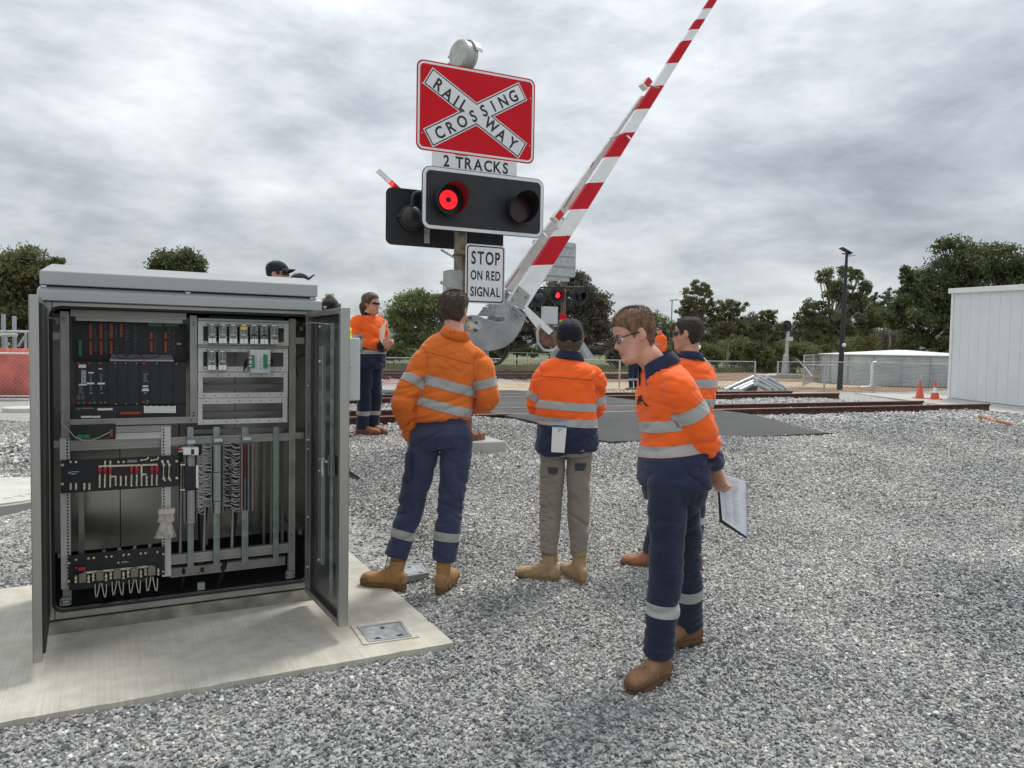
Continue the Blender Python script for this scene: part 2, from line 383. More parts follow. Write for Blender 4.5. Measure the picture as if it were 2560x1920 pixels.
def gridslab(fr, a0, a1, b0, b1, ztop, zbot, na, nb_, jitter=0.0):
    mb = MB(); rows = []
    for j in range(nb_ + 1):
        for i in range(na + 1):
            a = a0 + (a1 - a0) * i / na; bb = b0 + (b1 - b0) * j / nb_
            if i in (0, na): a += jitter * noise.noise(Vector((bb * 9, i, 1))) 
            if j in (0, nb_): bb += jitter * noise.noise(Vector((a * 9, j, 5)))
            rows.append(fr.pt(a, bb, ztop))
    fs = [(j * (na + 1) + i, j * (na + 1) + i + 1, (j + 1) * (na + 1) + i + 1, (j + 1) * (na + 1) + i) for j in range(nb_) for i in range(na)]
    n0 = len(rows)
    edge = [i for i in range(na)] + [j * (na + 1) + na for j in range(nb_)] + [nb_ * (na + 1) + i for i in range(na, 0, -1)] + [j * (na + 1) for j in range(nb_, 0, -1)]
    low_ = [Vector((rows[k].x, rows[k].y, zbot)) for k in edge]
    m_ = len(edge)
    fs += [(edge[i], n0 + i, n0 + (i + 1) % m_, edge[(i + 1) % m_]) for i in range(m_)]
    return mb.add(rows + low_, fs)
# front pad runs from left of frame to the right corner, second pad behind a joint
SL = gridslab(CAB, -2.35, 1.769, -0.968, 0.95, SLAB_Z, -0.12, 90, 40, 0.012)
slab = struct(SL.build('concrete_slab', slabm, bevel=0))
CABSLAB = (-2.35, 1.769, -0.968, 0.95)

# ================================================================== asphalt crossing road
asph = bpy.data.materials.new('asphalt'); asph.use_nodes = True; t = asph.node_tree; b = t.nodes['Principled BSDF']; b.inputs['Roughness'].default_value = 0.8
co = t.nodes.new('ShaderNodeTexCoord')
ca = gramp(gnoise(0.9, 8), [(0.3, (0.030, 0.030, 0.031)), (0.55, (0.050, 0.050, 0.050)), (0.75, (0.082, 0.080, 0.077))])
cb = gramp(gnoise(140, 2), [(0.35, (0.6, 0.6, 0.6)), (0.65, (1.25, 1.25, 1.25))])
mx = t.nodes.new('ShaderNodeMix'); mx.data_type = 'RGBA'; mx.blend_type = 'MULTIPLY'; mx.inputs[0].default_value = 1.0; t.links.new(ca, mx.inputs[6]); t.links.new(cb, mx.inputs[7]); t.links.new(mx.outputs[2], b.inputs['Base Color'])
bp = t.nodes.new('ShaderNodeBump'); bp.inputs['Strength'].default_value = 0.5; bp.inputs['Distance'].default_value = 0.006; t.links.new(gnoise(160, 2), bp.inputs['Height']); t.links.new(bp.outputs[0], b.inputs['Normal'])
RA, RB, RC, RD = 9.86, 10.84, 13.45, 14.43
def road_left(s): return 4.25 + 0.35 * float(sst(9.6, 7.5, s)) if s < 9.6 else 4.25 - 0.2 * float(sst(16, 19, s))
def road_right(s): return 8.05 + 0.75 * float(sst(16, 22, s))
def road_z(s):
    base = 0.462 + 0.123 * float(sst(7.7, 9.3, s)) * (1 - float(sst(15.0, 17.5, s)))
    return base - 0.47 * float(sst(17.5, 21.5, s)) + 0.01
rows = []; ss = list(np.arange(7.55, 30, 0.25)); NW = 16
# flangeway grooves are real gaps: break the road into strips between the rails
segs = [(7.55, RA - 0.045), (RA + 0.10, RB - 0.10), (RB + 0.045, RC - 0.045), (RC + 0.10, RD - 0.10), (RD + 0.045, 27.0)]
mb = MB()
for s0, s1 in segs:
    m_ = max(3, int((s1 - s0) / 0.22)); base = []
    for j in range(m_ + 1):
        s = s0 + (s1 - s0) * j / m_
        l, r_ = road_left(s), road_right(s)
        for i in range(NW + 1):
            tt = l + (r_ - l) * i / NW
            w = 0.05 * noise.noise(Vector((s * 2.2, i * 3.0, 0))) if i in (0, NW) else 0
            w2 = 0.06 * noise.noise(Vector((tt * 2.2, 7, 0))) if (j == 0 and s0 < 8) else 0
            base.append(SITE.pt(tt + w, s + w2, road_z(s) - (0.012 if i in (0, NW) or (j == 0 and s0 < 8) else 0)))
    n0 = len(base); fs = [(j * (NW + 1) + i, j * (NW + 1) + i + 1, (j + 1) * (NW + 1) + i + 1, (j + 1) * (NW + 1) + i) for j in range(m_) for i in range(NW)]
    edge = list(range(NW)) + [j * (NW + 1) + NW for j in range(m_)] + [m_ * (NW + 1) + i for i in range(NW, 0, -1)] + [j * (NW + 1) for j in range(m_, 0, -1)]
    lowv = [base[k] - Vector((0, 0, 0.16)) for k in edge]; q = len(edge)
    fs += [(edge[i], n0 + i, n0 + (i + 1) % q, edge[(i + 1) % q]) for i in range(q)]
    mb.add(base + lowv, fs)
struct(mb.build('road', asph, smooth=True, ang=40))
def on_road(x, y, m=0.0):
    t_, s_ = st(x, y)
    L = np.where(s_ < 9.6, 4.25 + 0.35 * (1 - np.clip((s_ - 7.5) / 2.1, 0, 1)), 4.25)
    Rr = 8.05 + 0.75 * sst(16, 22, s_)
    return (t_ > L - m) & (t_ < Rr + m) & (s_ > 7.55 - m) & (s_ < 27)

# ================================================================== tracks
def rail_mb(t0, t1, s, z0=0.445, h=0.155):
    prof = [(-0.062, 0), (0.062, 0), (0.062, 0.010), (0.016, 0.026), (0.009, 0.045), (0.009, 0.110), (0.032, 0.122), (0.034, 0.150), (0.022, h), (-0.022, h), (-0.034, 0.150), (-0.032, 0.122), (-0.009, 0.110), (-0.009, 0.045), (-0.016, 0.026), (-0.062, 0.010)]
    mb = MB(); n = len(prof); k = 24
    vs = []
    for i in range(k + 1):
        t_ = t0 + (t1 - t0) * i / k
        vs += [SITE.pt(t_, s + a, z0 + z) for a, z in prof]
    mb.add(vs, [(i * n + (j + 1) % n, i * n + j, (i + 1) * n + j, (i + 1) * n + (j + 1) % n) for i in range(k) for j in range(n)] + [tuple(range(n)), tuple(range(k * n + n - 1, k * n - 1, -1))])
    for f in range(len(mb.f)):
        if f < k * n and f % n in (7, 8, 9): mb.m[f] = 1
    return mb
sleeperm = mat('sandy concrete sleeper', (0.42, 0.37, 0.29), 0.85, var=0.2, vs=5)
def track(name, sa, sb, t0, t1, ea, eb, label):
    root = thing('railway_track', SITE.pt((t0 + t1) / 2, (sa + sb) / 2, 0.44), label, 'railway track')
    rail_mb(t0, ea, sa).build('rail', [M['rust'], M['rusthead']], root)
    rail_mb(t0, eb, sb).build('rail', [M['rust'], M['rusthead']], root)
    proto = None; protoc = None
    t_ = t0 + 0.3
    while t_ < t1 - 0.4:
        if not (3.9 < t_ < 8.3):
            if proto is None:
                proto = MB(); proto.fb(SITE, t_ - 0.12, t_ + 0.12, sa - 0.45, sb + 0.45, 0.33, 0.452)
                proto = proto.build('sleeper', sleeperm, root, bevel=0.012); tb = t_
                kids = []
                for s in (sa, sb):
                    for sg in (-1, 1):
                        c = MB(); a = s + sg * 0.085
                        c.fb(SITE, t_ - 0.055, t_ + 0.055, a - 0.028, a + 0.028, 0.452, 0.475)
                        c.tube([SITE.pt(t_ - 0.05, a, 0.47), SITE.pt(t_ - 0.03, a, 0.505), SITE.pt(t_ + 0.02, a - sg * 0.02, 0.505), SITE.pt(t_ + 0.05, a - sg * 0.03, 0.475)], 0.012, 6)
                        kids.append(c.build('rail_clip', M['rust'], proto))
            else:
                q = proto.copy(); COL.objects.link(q); q.location = SITE.e * (t_ - tb)
                for k_ in kids:
                    c = k_.copy(); COL.objects.link(c); c.parent = q
        t_ += 0.62
    return root
track('near', RA, RB, -0.9, 14.9, 14.6, 14.0, 'rusty railway track nearest the camera crossing the asphalt road, ending in ballast')
track('far', RC, RD, -1.6, 14.9, 14.5, 14.0, 'second rusty railway track beyond the first, crossing the asphalt road')
# rusty spare tracks further off behind the fence
for k_, (s0, te0, te1, lab) in enumerate(((35.5, -26, 25.6, 'long low rusty track far behind the mesh fence, nearer one'), (39.5, -26, 23.0, 'long low rusty track far behind the mesh fence, farther one'))):
    root = thing('railway_track', SITE.pt(0, s0, 0.05), lab, 'railway track')
    for q in (0, 1.0):
        mb = rail_mb(te0, te1, s0 + q, z0=0.12, h=0.155); mb.build('rail', [M['rust'], M['rusthead']], root)
    sm = MB(); sm.fb(SITE, te0 + .5, te0 + .74, s0 - .5, s0 + 1.5, -0.02, .12); pr = sm.build('sleeper', M['rust'], root)
    for i in range(1, 64):
        q = pr.copy(); COL.objects.link(q); q.location = SITE.e * (i * (te1 - te0 - 1.2) / 64)

# ================================================================== loose stones
def stone(seed, n=9, flat=0.62):
    r = random.Random(seed); bm = bmesh.new()
    for _ in range(n):
        v = Vector((r.gauss(0, 1), r.gauss(0, 1), r.gauss(0, 1))).normalized() * r.uniform(0.8, 1.0)
        bm.verts.new((v.x * r.uniform(0.85, 1.15), v.y * 0.82, v.z * flat))
    bmesh.ops.convex_hull(bm, input=bm.verts[:])
    bmesh.ops.delete(bm, geom=[v for v in bm.verts if not v.link_faces], context='VERTS')
    me_ = bpy.data.meshes.new('stone'); bm.to_mesh(me_); bm.free(); return me_
import bmesh
def stonemat(name, stops, tint=0.15):
    m = bpy.data.materials.new(name); m.use_nodes = True; t = m.node_tree; b = t.nodes['Principled BSDF']; b.inputs['Roughness'].default_value = 0.78
    oi = t.nodes.new('ShaderNodeObjectInfo'); r = t.nodes.new('ShaderNodeValToRGB'); t.links.new(oi.outputs['Random'], r.inputs[0])
    while len(r.color_ramp.elements) < len(stops): r.color_ramp.elements.new(0.5)
    for e_, (p_, c_) in zip(r.color_ramp.elements, stops): e_.position = p_; e_.color = tuple(c_) + (1,)
    co = t.nodes.new('ShaderNodeTexCoord'); n_ = t.nodes.new('ShaderNodeTexNoise'); t.links.new(co.outputs['Object'], n_.inputs['Vector']); n_.inputs['Scale'].default_value = 2.2; n_.inputs['Detail'].default_value = 3
    pn = t.nodes.new('ShaderNodeTexNoise'); t.links.new(oi.outputs['Location'], pn.inputs['Vector']); pn.inputs['Scale'].default_value = .8; pn.inputs['Detail'].default_value = 5
    pa = t.nodes.new('ShaderNodeMath'); pa.operation = 'MULTIPLY_ADD'; t.links.new(pn.outputs[0], pa.inputs[0]); pa.inputs[1].default_value = .9; pa.inputs[2].default_value = -.45
    pb = t.nodes.new('ShaderNodeMath'); pb.operation = 'ADD'; pb.use_clamp = True; t.links.new(oi.outputs['Random'], pb.inputs[0]); t.links.new(pa.outputs[0], pb.inputs[1]); t.links.new(pb.outputs[0], r.inputs[0])
    r2 = t.nodes.new('ShaderNodeValToRGB'); t.links.new(n_.outputs[0], r2.inputs[0]); r2.color_ramp.elements[0].position = .35; r2.color_ramp.elements[1].position = .65
    r2.color_ramp.elements[0].color = (.88, .88, .88, 1); r2.color_ramp.elements[1].color = (1.06, 1.06, 1.06, 1)
    mx = t.nodes.new('ShaderNodeMix'); mx.data_type = 'RGBA'; mx.blend_type = 'MULTIPLY'; mx.inputs[0].default_value = 1; t.links.new(r.outputs[0], mx.inputs[6]); t.links.new(r2.outputs[0], mx.inputs[7]); t.links.new(mx.outputs[2], b.inputs['Base Color'])
    return m
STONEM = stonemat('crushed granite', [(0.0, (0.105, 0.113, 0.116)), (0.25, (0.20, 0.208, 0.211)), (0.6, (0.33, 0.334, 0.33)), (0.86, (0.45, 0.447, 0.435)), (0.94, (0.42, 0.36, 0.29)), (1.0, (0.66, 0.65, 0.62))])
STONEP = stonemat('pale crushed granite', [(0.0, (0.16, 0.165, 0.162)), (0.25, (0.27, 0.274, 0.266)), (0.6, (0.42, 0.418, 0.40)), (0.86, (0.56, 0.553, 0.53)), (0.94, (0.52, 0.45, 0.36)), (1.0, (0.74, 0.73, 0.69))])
BALLM = stonemat('track ballast', [(0.0, (0.15, 0.15, 0.15)), (0.35, (0.36, 0.358, 0.345)), (0.75, (0.54, 0.53, 0.505)), (1.0, (0.70, 0.69, 0.66))])
def scatter(name, pts, scl, meshes_mat, label, seed):
    me_ = bpy.data.meshes.new(name); me_.vertices.add(len(pts)); me_.vertices.foreach_set('co', pts.astype(np.float32).ravel())
    a = me_.attributes.new('sc', 'FLOAT', 'POINT'); a.data.foreach_set('value', scl.astype(np.float32)); me_.update()
    o = bpy.data.objects.new(name, me_); COL.objects.link(o)
    coll = bpy.data.collections.new(name + '_stones')
    for i in range(7):
        sm = stone(seed + i, 9 + i % 3, 0.5 + 0.05 * i); sm.materials.append(meshes_mat)
        so = bpy.data.objects.new('stone', sm); coll.objects.link(so)
    g = bpy.data.node_groups.new(name, 'GeometryNodeTree')
    g.interface.new_socket('Geometry', in_out='INPUT', socket_type='NodeSocketGeometry'); g.interface.new_socket('Geometry', in_out='OUTPUT', socket_type='NodeSocketGeometry')
    N = g.nodes.new; gi = N('NodeGroupInput'); go = N('NodeGroupOutput'); ip = N('GeometryNodeInstanceOnPoints'); ci = N('GeometryNodeCollectionInfo')
    ci.inputs['Collection'].default_value = coll; ci.inputs['Separate Children'].default_value = True; ci.inputs['Reset Children'].default_value = True
    rv = N('FunctionNodeRandomValue'); rv.data_type = 'FLOAT_VECTOR'; rv.inputs[0].default_value = (-0.7, -0.7, 0); rv.inputs[1].default_value = (0.7, 0.7, 6.28)
    at = N('GeometryNodeInputNamedAttribute'); at.data_type = 'FLOAT'; at.inputs[0].default_value = 'sc'
    L = g.links.new
    L(gi.outputs[0], ip.inputs['Points']); L(ci.outputs[0], ip.inputs['Instance']); ip.inputs['Pick Instance'].default_value = True
    L(rv.outputs[0], ip.inputs['Rotation']); L(at.outputs[0], ip.inputs['Scale']); L(ip.outputs[0], go.inputs[0])
    md = o.modifiers.new('scatter', 'NODES'); md.node_group = g
    tag(o, label, 'gravel', kind='stuff')
    return o
def slab_mask(x, y, m):
    dx = x - CAB.o.x; dy = y - CAB.o.y
    a = dx * CAB.e.x + dy * CAB.e.y; b_ = dx * CAB.n.x + dy * CAB.n.y
    return (a > CABSLAB[0] - m) & (a < CABSLAB[1] + m) & (b_ > CABSLAB[2] - m) & (b_ < CABSLAB[3] + m)
def in_ballast(x, y):
    t_, s_ = st(x, y)
    w = 0.22 * np.sin(t_ * 1.9) + 0.12 * np.sin(t_ * 4.7 + 1)
    lim = 9.15 - 0.75 * sst(7.6, 10, t_)
    return (s_ > lim + w) & (s_ < 16.9 + w) & (t_ < 15.9 + w) & (t_ > -1.6 + w)
def grid_pts(x0, x1, y0, y1, sp):
    gx = np.arange(x0, x1, sp); gy = np.arange(y0, y1, sp * 0.87)
    A, B = np.meshgrid(gx, gy); A = A + (np.arange(len(gy)) % 2)[:, None] * sp / 2
    A = A.ravel() + rng.uniform(-.42, .42, A.size) * sp; B = B.ravel() + rng.uniform(-.42, .42, B.size) * sp
    return A, B
cand = []
for y0, y1, sp, r0 in ((2.3, 4.6, 0.0170, 0.0122), (4.6, 7.2, 0.0185, 0.0130), (7.2, 10.5, 0.023, 0.0155), (10.5, 14, 0.032, 0.020)):
    x, y = grid_pts(-0.74 * y1 - 1.7, 0.74 * y1 + 1.7, y0, y1, sp)
    k = (np.abs(x) < 0.71 * y + 1.7) & ~slab_mask(x, y, -0.002) & ~on_road(x, y, 0.0) & ~in_ballast(x, y)
    x, y = x[k], y[k]; sc = r0 * rng.uniform(0.62, 1.30, len(x)) * (1 + 0.45 * (rng.random(len(x)) < 0.06))
    cand.append((x, y, sc))
x = np.concatenate([c[0] for c in cand]); y = np.concatenate([c[1] for c in cand]); sc = np.concatenate([c[2] for c in cand])
# leave out stones under the boots, lids and footing
KEEPOUT = [(-4.9, 6.95, 0.86)]
k = np.ones(len(x), bool)
for cx_, cy_, r_ in KEEPOUT: k &= (x - cx_) ** 2 + (y - cy_) ** 2 > r_ * r_
x, y, sc = x[k], y[k], sc[k]
z = terr(x, y) + sc * rng.uniform(0.0, 0.75, len(x)) - 0.002
print('gravel', len(x))
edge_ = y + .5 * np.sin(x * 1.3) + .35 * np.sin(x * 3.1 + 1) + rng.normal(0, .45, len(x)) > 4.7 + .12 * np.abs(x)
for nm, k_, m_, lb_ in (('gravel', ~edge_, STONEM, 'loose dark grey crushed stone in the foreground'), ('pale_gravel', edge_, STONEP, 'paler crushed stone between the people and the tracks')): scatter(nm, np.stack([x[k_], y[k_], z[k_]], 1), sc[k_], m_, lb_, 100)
x, y = grid_pts(-9, 18, 7.6, 24, 0.046)
t_, s_ = st(x, y)
k = in_ballast(x, y) & ~on_road(x, y, -0.03) & (np.abs(x) < 0.72 * y + 0.6) & (s_ < 17.2) & (t_ < 16.5)
for r_ in (RA, RB, RC, RD): k &= ~((np.abs(s_ - r_) < 0.075) & (t_ < 14.6))
sl = np.zeros(len(x), bool)
for sa, sb in ((RA, RB), (RC, RD)):
    ph = ((t_ - (-0.6)) / 0.62); fr_ = np.abs(ph - np.round(ph)) * 0.62
    sl |= (fr_ < 0.105) & (s_ > sa - 0.43) & (s_ < sb + 0.43) & (rng.random(len(x)) < 0.72)
k &= ~sl
x, y, t_, s_ = x[k], y[k], t_[k], s_[k]; sc = 0.027 * rng.uniform(0.65, 1.25, len(x))
mound = 0.11 * sst(14.1, 14.9, t_) * (1 - sst(15.2, 16.2, t_)) * (s_ > 9.3) + 0.02
shoulder = 0.05 * (1 - sst(0, 0.6, s_ - 8.6))
z = terr(x, y) + mound - 0.01 + sc * rng.uniform(0, 0.7, len(x))
x2, y2 = grid_pts(-8.6, -5.0, 7.9, 11.3, 0.04); k2 = (np.exp(-(((x2 + 6.9) / 1.6) ** 2 + ((y2 - 9.6) / 0.9) ** 2)) > 0.22 + 0.1 * rng.random(len(x2)))
x2, y2 = x2[k2], y2[k2]; sc2 = 0.036 * rng.uniform(0.6, 1.4, len(x2)); z2 = terr(x2, y2) + sc2 * rng.uniform(0, .7, len(x2))
print('ballast', len(x))
scatter('track_ballast', np.stack([np.r_[x, x2], np.r_[y, y2], np.r_[z, z2]], 1), np.r_[sc, sc2], BALLM, 'coarse pale crushed rock ballast heaped around the tracks', 300)
# ================================================================== equipment cabinet
def cA(x, y): return 130 + x / 5.184, 760 + y / 5.184
def cB(x, y): return 460 + x / 5.185, 760 + y / 5.185
def cC(x, y): return 130 + x / 3.529, 1070 + y / 3.529
def cD(x, y): return 420 + x / 3.529, 1070 + y / 3.529
def cr_(c, x0, y0, x1, y1, b):                 # photo rectangle -> a0, a1, z0, z1 on the depth plane b of the cabinet
    um, vm = (x0 + x1) / 2, (y0 + y1) / 2
    a0 = CAB.on(*c(x0, vm), b)[0]; a1 = CAB.on(*c(x1, vm), b)[0]
    z1 = CAB.on(*c(um, y0), b)[1]; z0 = CAB.on(*c(um, y1), b)[1]
    return a0, a1, z0, z1
cab = thing('equipment_cabinet', CAB.pt(CABW / 2, 0.35, SLAB_Z), 'large grey metal equipment cabinet standing open with both doors swung out, full of wiring', 'cabinet')
D = 0.68; ZB, ZT = 0.100, 1.70
A0, A1 = -0.045, CABW + 0.045
def pc(name, mats, parent=cab, **k):
    pass
mb = MB(); mb.fb(CAB, A0, A0 + 0.004, 0.0, D, ZB, ZT).fb(CAB, A1 - 0.004, A1, 0.0, D, ZB, ZT)
mb.build('side_panel', M['alu_in'], cab)
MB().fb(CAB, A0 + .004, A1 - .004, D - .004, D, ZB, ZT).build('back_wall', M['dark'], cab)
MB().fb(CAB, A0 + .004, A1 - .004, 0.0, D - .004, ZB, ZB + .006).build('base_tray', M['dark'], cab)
MB().fb(CAB, A0 + .004, A1 - .004, 0.0, D - .004, ZT - .006, ZT).build('ceiling_plate', M['alu_in'], cab)
# front flange around the opening
mb = MB(); z0, z1 = 0.147, 1.668
mb.fb(CAB, A0, 0.0, -0.012, 0.03, ZB, ZT).fb(CAB, CABW, A1, -0.012, 0.03, ZB, ZT).fb(CAB, 0.0, CABW, -0.010, 0.028, ZB, z0).fb(CAB, 0.0, CABW, -0.010, 0.028, z1, ZT)
mb.build('door_frame', M['alu'], cab, bevel=0.004)
# rubber seal with rounded corners
def rrect(a0, a1, z0, z1, r, n=6):
    out = []
    for cx_, cz_, s in ((a1 - r, z1 - r, 0), (a0 + r, z1 - r, 1), (a0 + r, z0 + r, 2), (a1 - r, z0 + r, 3)):
        for i in range(n + 1):
            t_ = math.pi / 2 * (s + i / n); out.append((cx_ + r * math.cos(t_), cz_ + r * math.sin(t_)))
    return out
rr = rrect(-0.004, CABW + 0.004, z0 - 0.004, z1 + 0.004, 0.045)
MB().tube([CAB.pt(a, -0.016, z) for a, z in rr] + [CAB.pt(rr[0][0], -0.016, rr[0][1])], 0.008, 6).build('door_seal', M['rubber'], cab, smooth=True)
mb = MB()                                       # corner fillets of the opening
for (ca, cz, sa, sz) in ((0, z0, 1, 1), (CABW, z0, -1, 1), (0, z1, 1, -1), (CABW, z1, -1, -1)):
    r = 0.045; poly = [CAB.pt(ca, -0.008, cz)] + [CAB.pt(ca + sa * (r - r * math.cos(t_)), -0.008, cz + sz * (r - r * math.sin(t_))) for t_ in [math.pi / 2 * i / 6 for i in range(7)]]
    mb.prism(poly, CAB.n * 0.03)
mb.build('corner_fillet', M['alu'], cab)
# concrete plinth under the cabinet
plm = mat('weathered plinth concrete', (0.25, 0.24, 0.20), 0.9, var=0.35, vs=9, bump=0.5, bs=80)
MB().fb(CAB, A0 - .012, A1 + .012, -0.022, D + .04, 0.0, 0.092).build('plinth', plm, cab, bevel=0.008)
MB().fb(CAB, A0 + .01, A1 - .01, -0.002, D, 0.092, 0.0995).build('packer', M['dark'], cab)
# roof: an eave tray and a raised cap with a shadow gap between
def hood(a0, a1, b0, b1, zlo, zfront, zpeak, slope, inset=0.0):
    m = MB()
    m.hexa([CAB.pt(a0, b0, zlo), CAB.pt(a1, b0, zlo), CAB.pt(a1, b1, zlo), CAB.pt(a0, b1, zlo), CAB.pt(a0, b0, zfront), CAB.pt(a1, b0, zfront), CAB.pt(a1, b1, zfront), CAB.pt(a0, b1, zfront)])
    i = slope
    m.hexa([CAB.pt(a0, b0, zfront), CAB.pt(a1, b0, zfront), CAB.pt(a1, b1, zfront), CAB.pt(a0, b1, zfront), CAB.pt(a0 + i * .3, b0 + i, zpeak), CAB.pt(a1 - i * .3, b0 + i, zpeak), CAB.pt(a1 - i * .3, b1 - i, zpeak), CAB.pt(a0 + i * .3, b1 - i, zpeak)])
    return m
roofm = mat('light grey roof sheet', (0.37, 0.38, 0.385), 0.4, 0.5, var=0.04, vs=3)
e1 = hood(-0.058, 1.322, -0.065, D + .06, 1.7005, 1.752, 1.772, 0.03).build('eave', roofm, cab, bevel=0.004)
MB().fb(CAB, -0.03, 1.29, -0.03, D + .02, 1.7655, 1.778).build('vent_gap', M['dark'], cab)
c1 = hood(-0.047, 1.300, -0.052, D + .045, 1.7785, 1.845, 1.892, 0.14).build('roof_cap', roofm, cab, bevel=0.004)
mb = MB()
for a in (-0.03, 0.62, 1.27): mb.cyl(CAB.pt(a - .012, -0.045, 1.768), CAB.pt(a + .012, -0.045, 1.768), 0.008, 8)
mb.build('roof_bolt', M['galv'], cab)
# back panel sheets
mb = MB(); BP = 0.58
def mbrect(mb, c, x0, y0, x1, y1, b, th=0.01, mi=0):
    a0, a1, z0_, z1_ = cr_(c, x0, y0, x1, y1, b); return mb.fb(CAB, a0, a1, b, b + th, z0_, z1_, mi)
for i, (x0, x1) in enumerate(((-0.03, 0.30), (0.305, 0.62), (0.625, 0.94), (0.945, CABW + .03))):
    MB().fb(CAB, x0, x1, BP + (0.01 if i % 2 else 0), BP + .02, 0.30, 1.66).build('back_panel', M['alu_in'], cab)
def part(name, m, c, rect, b, th=0.01, parent=cab, bevel=0.0, label=None):
    a0, a1, z0_, z1_ = cr_(c, *rect, b)
    return MB().fb(CAB, a0, a1, b, b + th, z0_, z1_).build(name, m, parent, bevel=bevel, label=label)
# ---- uprights and cross rails
UPB = 0.06
def chan(mb, a0, a1, b, z0_, z1_, lip=0.008):
    mb.fb(CAB, a0, a1, b, b + .004, z0_, z1_); mb.fb(CAB, a0, a0 + .004, b + .004, b + .035, z0_, z1_); mb.fb(CAB, a1 - .004, a1, b + .004, b + .035, z0_, z1_)
    mb.fb(CAB, a0, a0 + lip, b - .006, b, z0_, z1_); mb.fb(CAB, a1 - lip, a1, b - .006, b, z0_, z1_)
def holes(name, alist, b, r=0.004, parent=None):
    mb = MB()
    for a, z in alist: mb.cyl(CAB.pt(a, b - .0015, z), CAB.pt(a, b + .002, z), r, 8)
    return mb.build(name, M['dark'], parent or cab)
up_l = cr_(cA, 112, 110, 225, 1560, UPB); up_c = cr_(cB, 78, 190, 168, 1480, UPB); up_r = cr_(cB, 1362, 230, 1445, 1500, UPB)
mb = MB(); chan(mb, up_l[0], up_l[1], UPB, 0.155, 1.655); mb.build('upright', M['rackm'], cab)
mb = MB(); chan(mb, up_c[0], up_c[1], UPB, up_c[2] - .02, 1.655); mb.build('upright', M['rackm'], cab)
mb = MB(); chan(mb, up_r[0], up_r[1], UPB, 0.155, 1.655); mb.build('upright', M['rackm'], cab)
hl = [(up_l[0] + .018, z) for z in (1.62, 1.605)] + [(up_c[0] + .018, z) for z in (1.62, 1.605, up_c[2] + .03, up_c[2] + .015)] + [(up_r[0] + .018, z) for z in (1.48, .40)]
holes('bolt_hole', hl, UPB, 0.004)
for z in (1.53, 0.98):
    for a0, a1 in ((up_l[0] - .05, up_l[0] - .001), (up_r[1] + .001, CABW - .01)):
        mb = MB(); mb.fb(CAB, a0, a1, UPB + .002, UPB + .022, z - .018, z + .018); mb.build('bracket', M['rackm'], cab)
# lower left slotted racks (rows of square holes)
for rect in ((75, 90, 160, 1420), (968, -10, 1048, 1310)):
    a0, a1, z0_, z1_ = cr_(cC, *rect, UPB - .01)
    u = MB().fb(CAB, a0, a1, UPB - .012, UPB - .008, z0_, z1_).build('slotted_upright', M['panelm'], cab)
    mb = MB(); ac = a1 - 0.010 if rect[0] < 200 else a0 + 0.010
    z = z0_ + .02
    while z < z1_ - .01:
        mb.fb(CAB, ac - .0038, ac + .0038, UPB - .0145, UPB - .0115, z, z + .0085); z += .0165
    mb.build('slot', M['dark'], u)
part('rear_slotted_rail', M['rackm'], cC, (235, 560, 285, 1120), 0.30)
# frame members
for c, r, b, m_ in ((cA, (180, 1478, 1885, 1562), UPB - .006, 'rackm'), (cA, (240, 95, 1740, 180), UPB + .01, 'rackm'), (cA, (310, 183, 1690, 232), 0.11, 'panelm'),
                    (cC, (160, 92, 1190, 180), UPB + .02, 'rackm'), (cC, (560, -20, 1050, 34), UPB + .0, 'rackm'), (cC, (560, 40, 1050, 92), UPB - .004, 'panelm'),
                    (cD, (20, 62, 1112, 128), UPB - .002, 'rackm'), (cD, (180, 5, 1030, 40), UPB + .12, 'rackm'), (cD, (20, 1068, 1095, 1150), UPB + .0, 'rackm'),
                    (cD, (20, 1185, 1035, 1262), UPB + .06, 'rackm')):
    a0, a1, z0_, z1_ = cr_(c, *r, b); mb = MB(); mb.fb(CAB, a0, a1, b, b + .03, z0_, z1_)
    h_ = (z1_ - z0_) * .22; mb.fb(CAB, a0, a1, b - .006, b - .0005, z1_ - h_, z1_).fb(CAB, a0, a1, b - .006, b - .0005, z0_, z0_ + h_)
    mb.build('cross_rail', M[m_], cab)
# sides/depth rails visible through
mb = MB()
for z in (1.60, 0.96, 0.40):
    for a in (0.01, CABW - .03): mb.fb(CAB, a, a + .02, UPB + .04, BP, z - .012, z + .012)
mb.build('depth_rail', M['rackm'], cab)
for x in (835, 1000, 560, 330, 900):
    a0, a1, z0_, z1_ = cr_(cD, x, 120, x + 22, 1030, 0.34); MB().fb(CAB, a0, a1, 0.34, 0.36, z0_, z1_).build('rear_rail', M['rackm'], cab)

# ---- card rack, upper (recessed) and lower (proud)
rk = part('card_rack', M['black'], cA, (262, 235, 1745, 745), 0.20, 0.25)
cn = MB()
for x0, x1, y0, y1 in ((478, 520, 250, 450), (612, 655, 250, 450), (748, 790, 250, 450), (878, 918, 250, 440), (480, 520, 480, 660), (618, 655, 480, 660), (750, 785, 480, 650), (1265, 1305, 365, 455), (1455, 1490, 365, 455), (1268, 1305, 485, 620), (1455, 1490, 485, 630)):
    part('edge_connector', M['orangec'], cA, (x0, y0, x1, y1), 0.185, 0.014, rk)
for x0, x1, y0, y1 in ((1248, 1435, 235, 290), (1455, 1640, 235, 290), (345, 385, 470, 680)):
    part('green_connector', M['greenc'], cA, (x0, y0, x1, y1), 0.18, 0.018, rk)
mb = MB(); r_ = random.Random(2)
for x in (540, 680, 815, 950, 1060, 1320, 1500, 1560):
    y = 250
    while y < 640:
        mbrect(mb, cA, x, y, x + r_.uniform(20, 50), y + 5, 0.197, 0.002); y += r_.choice((16, 22, 30))
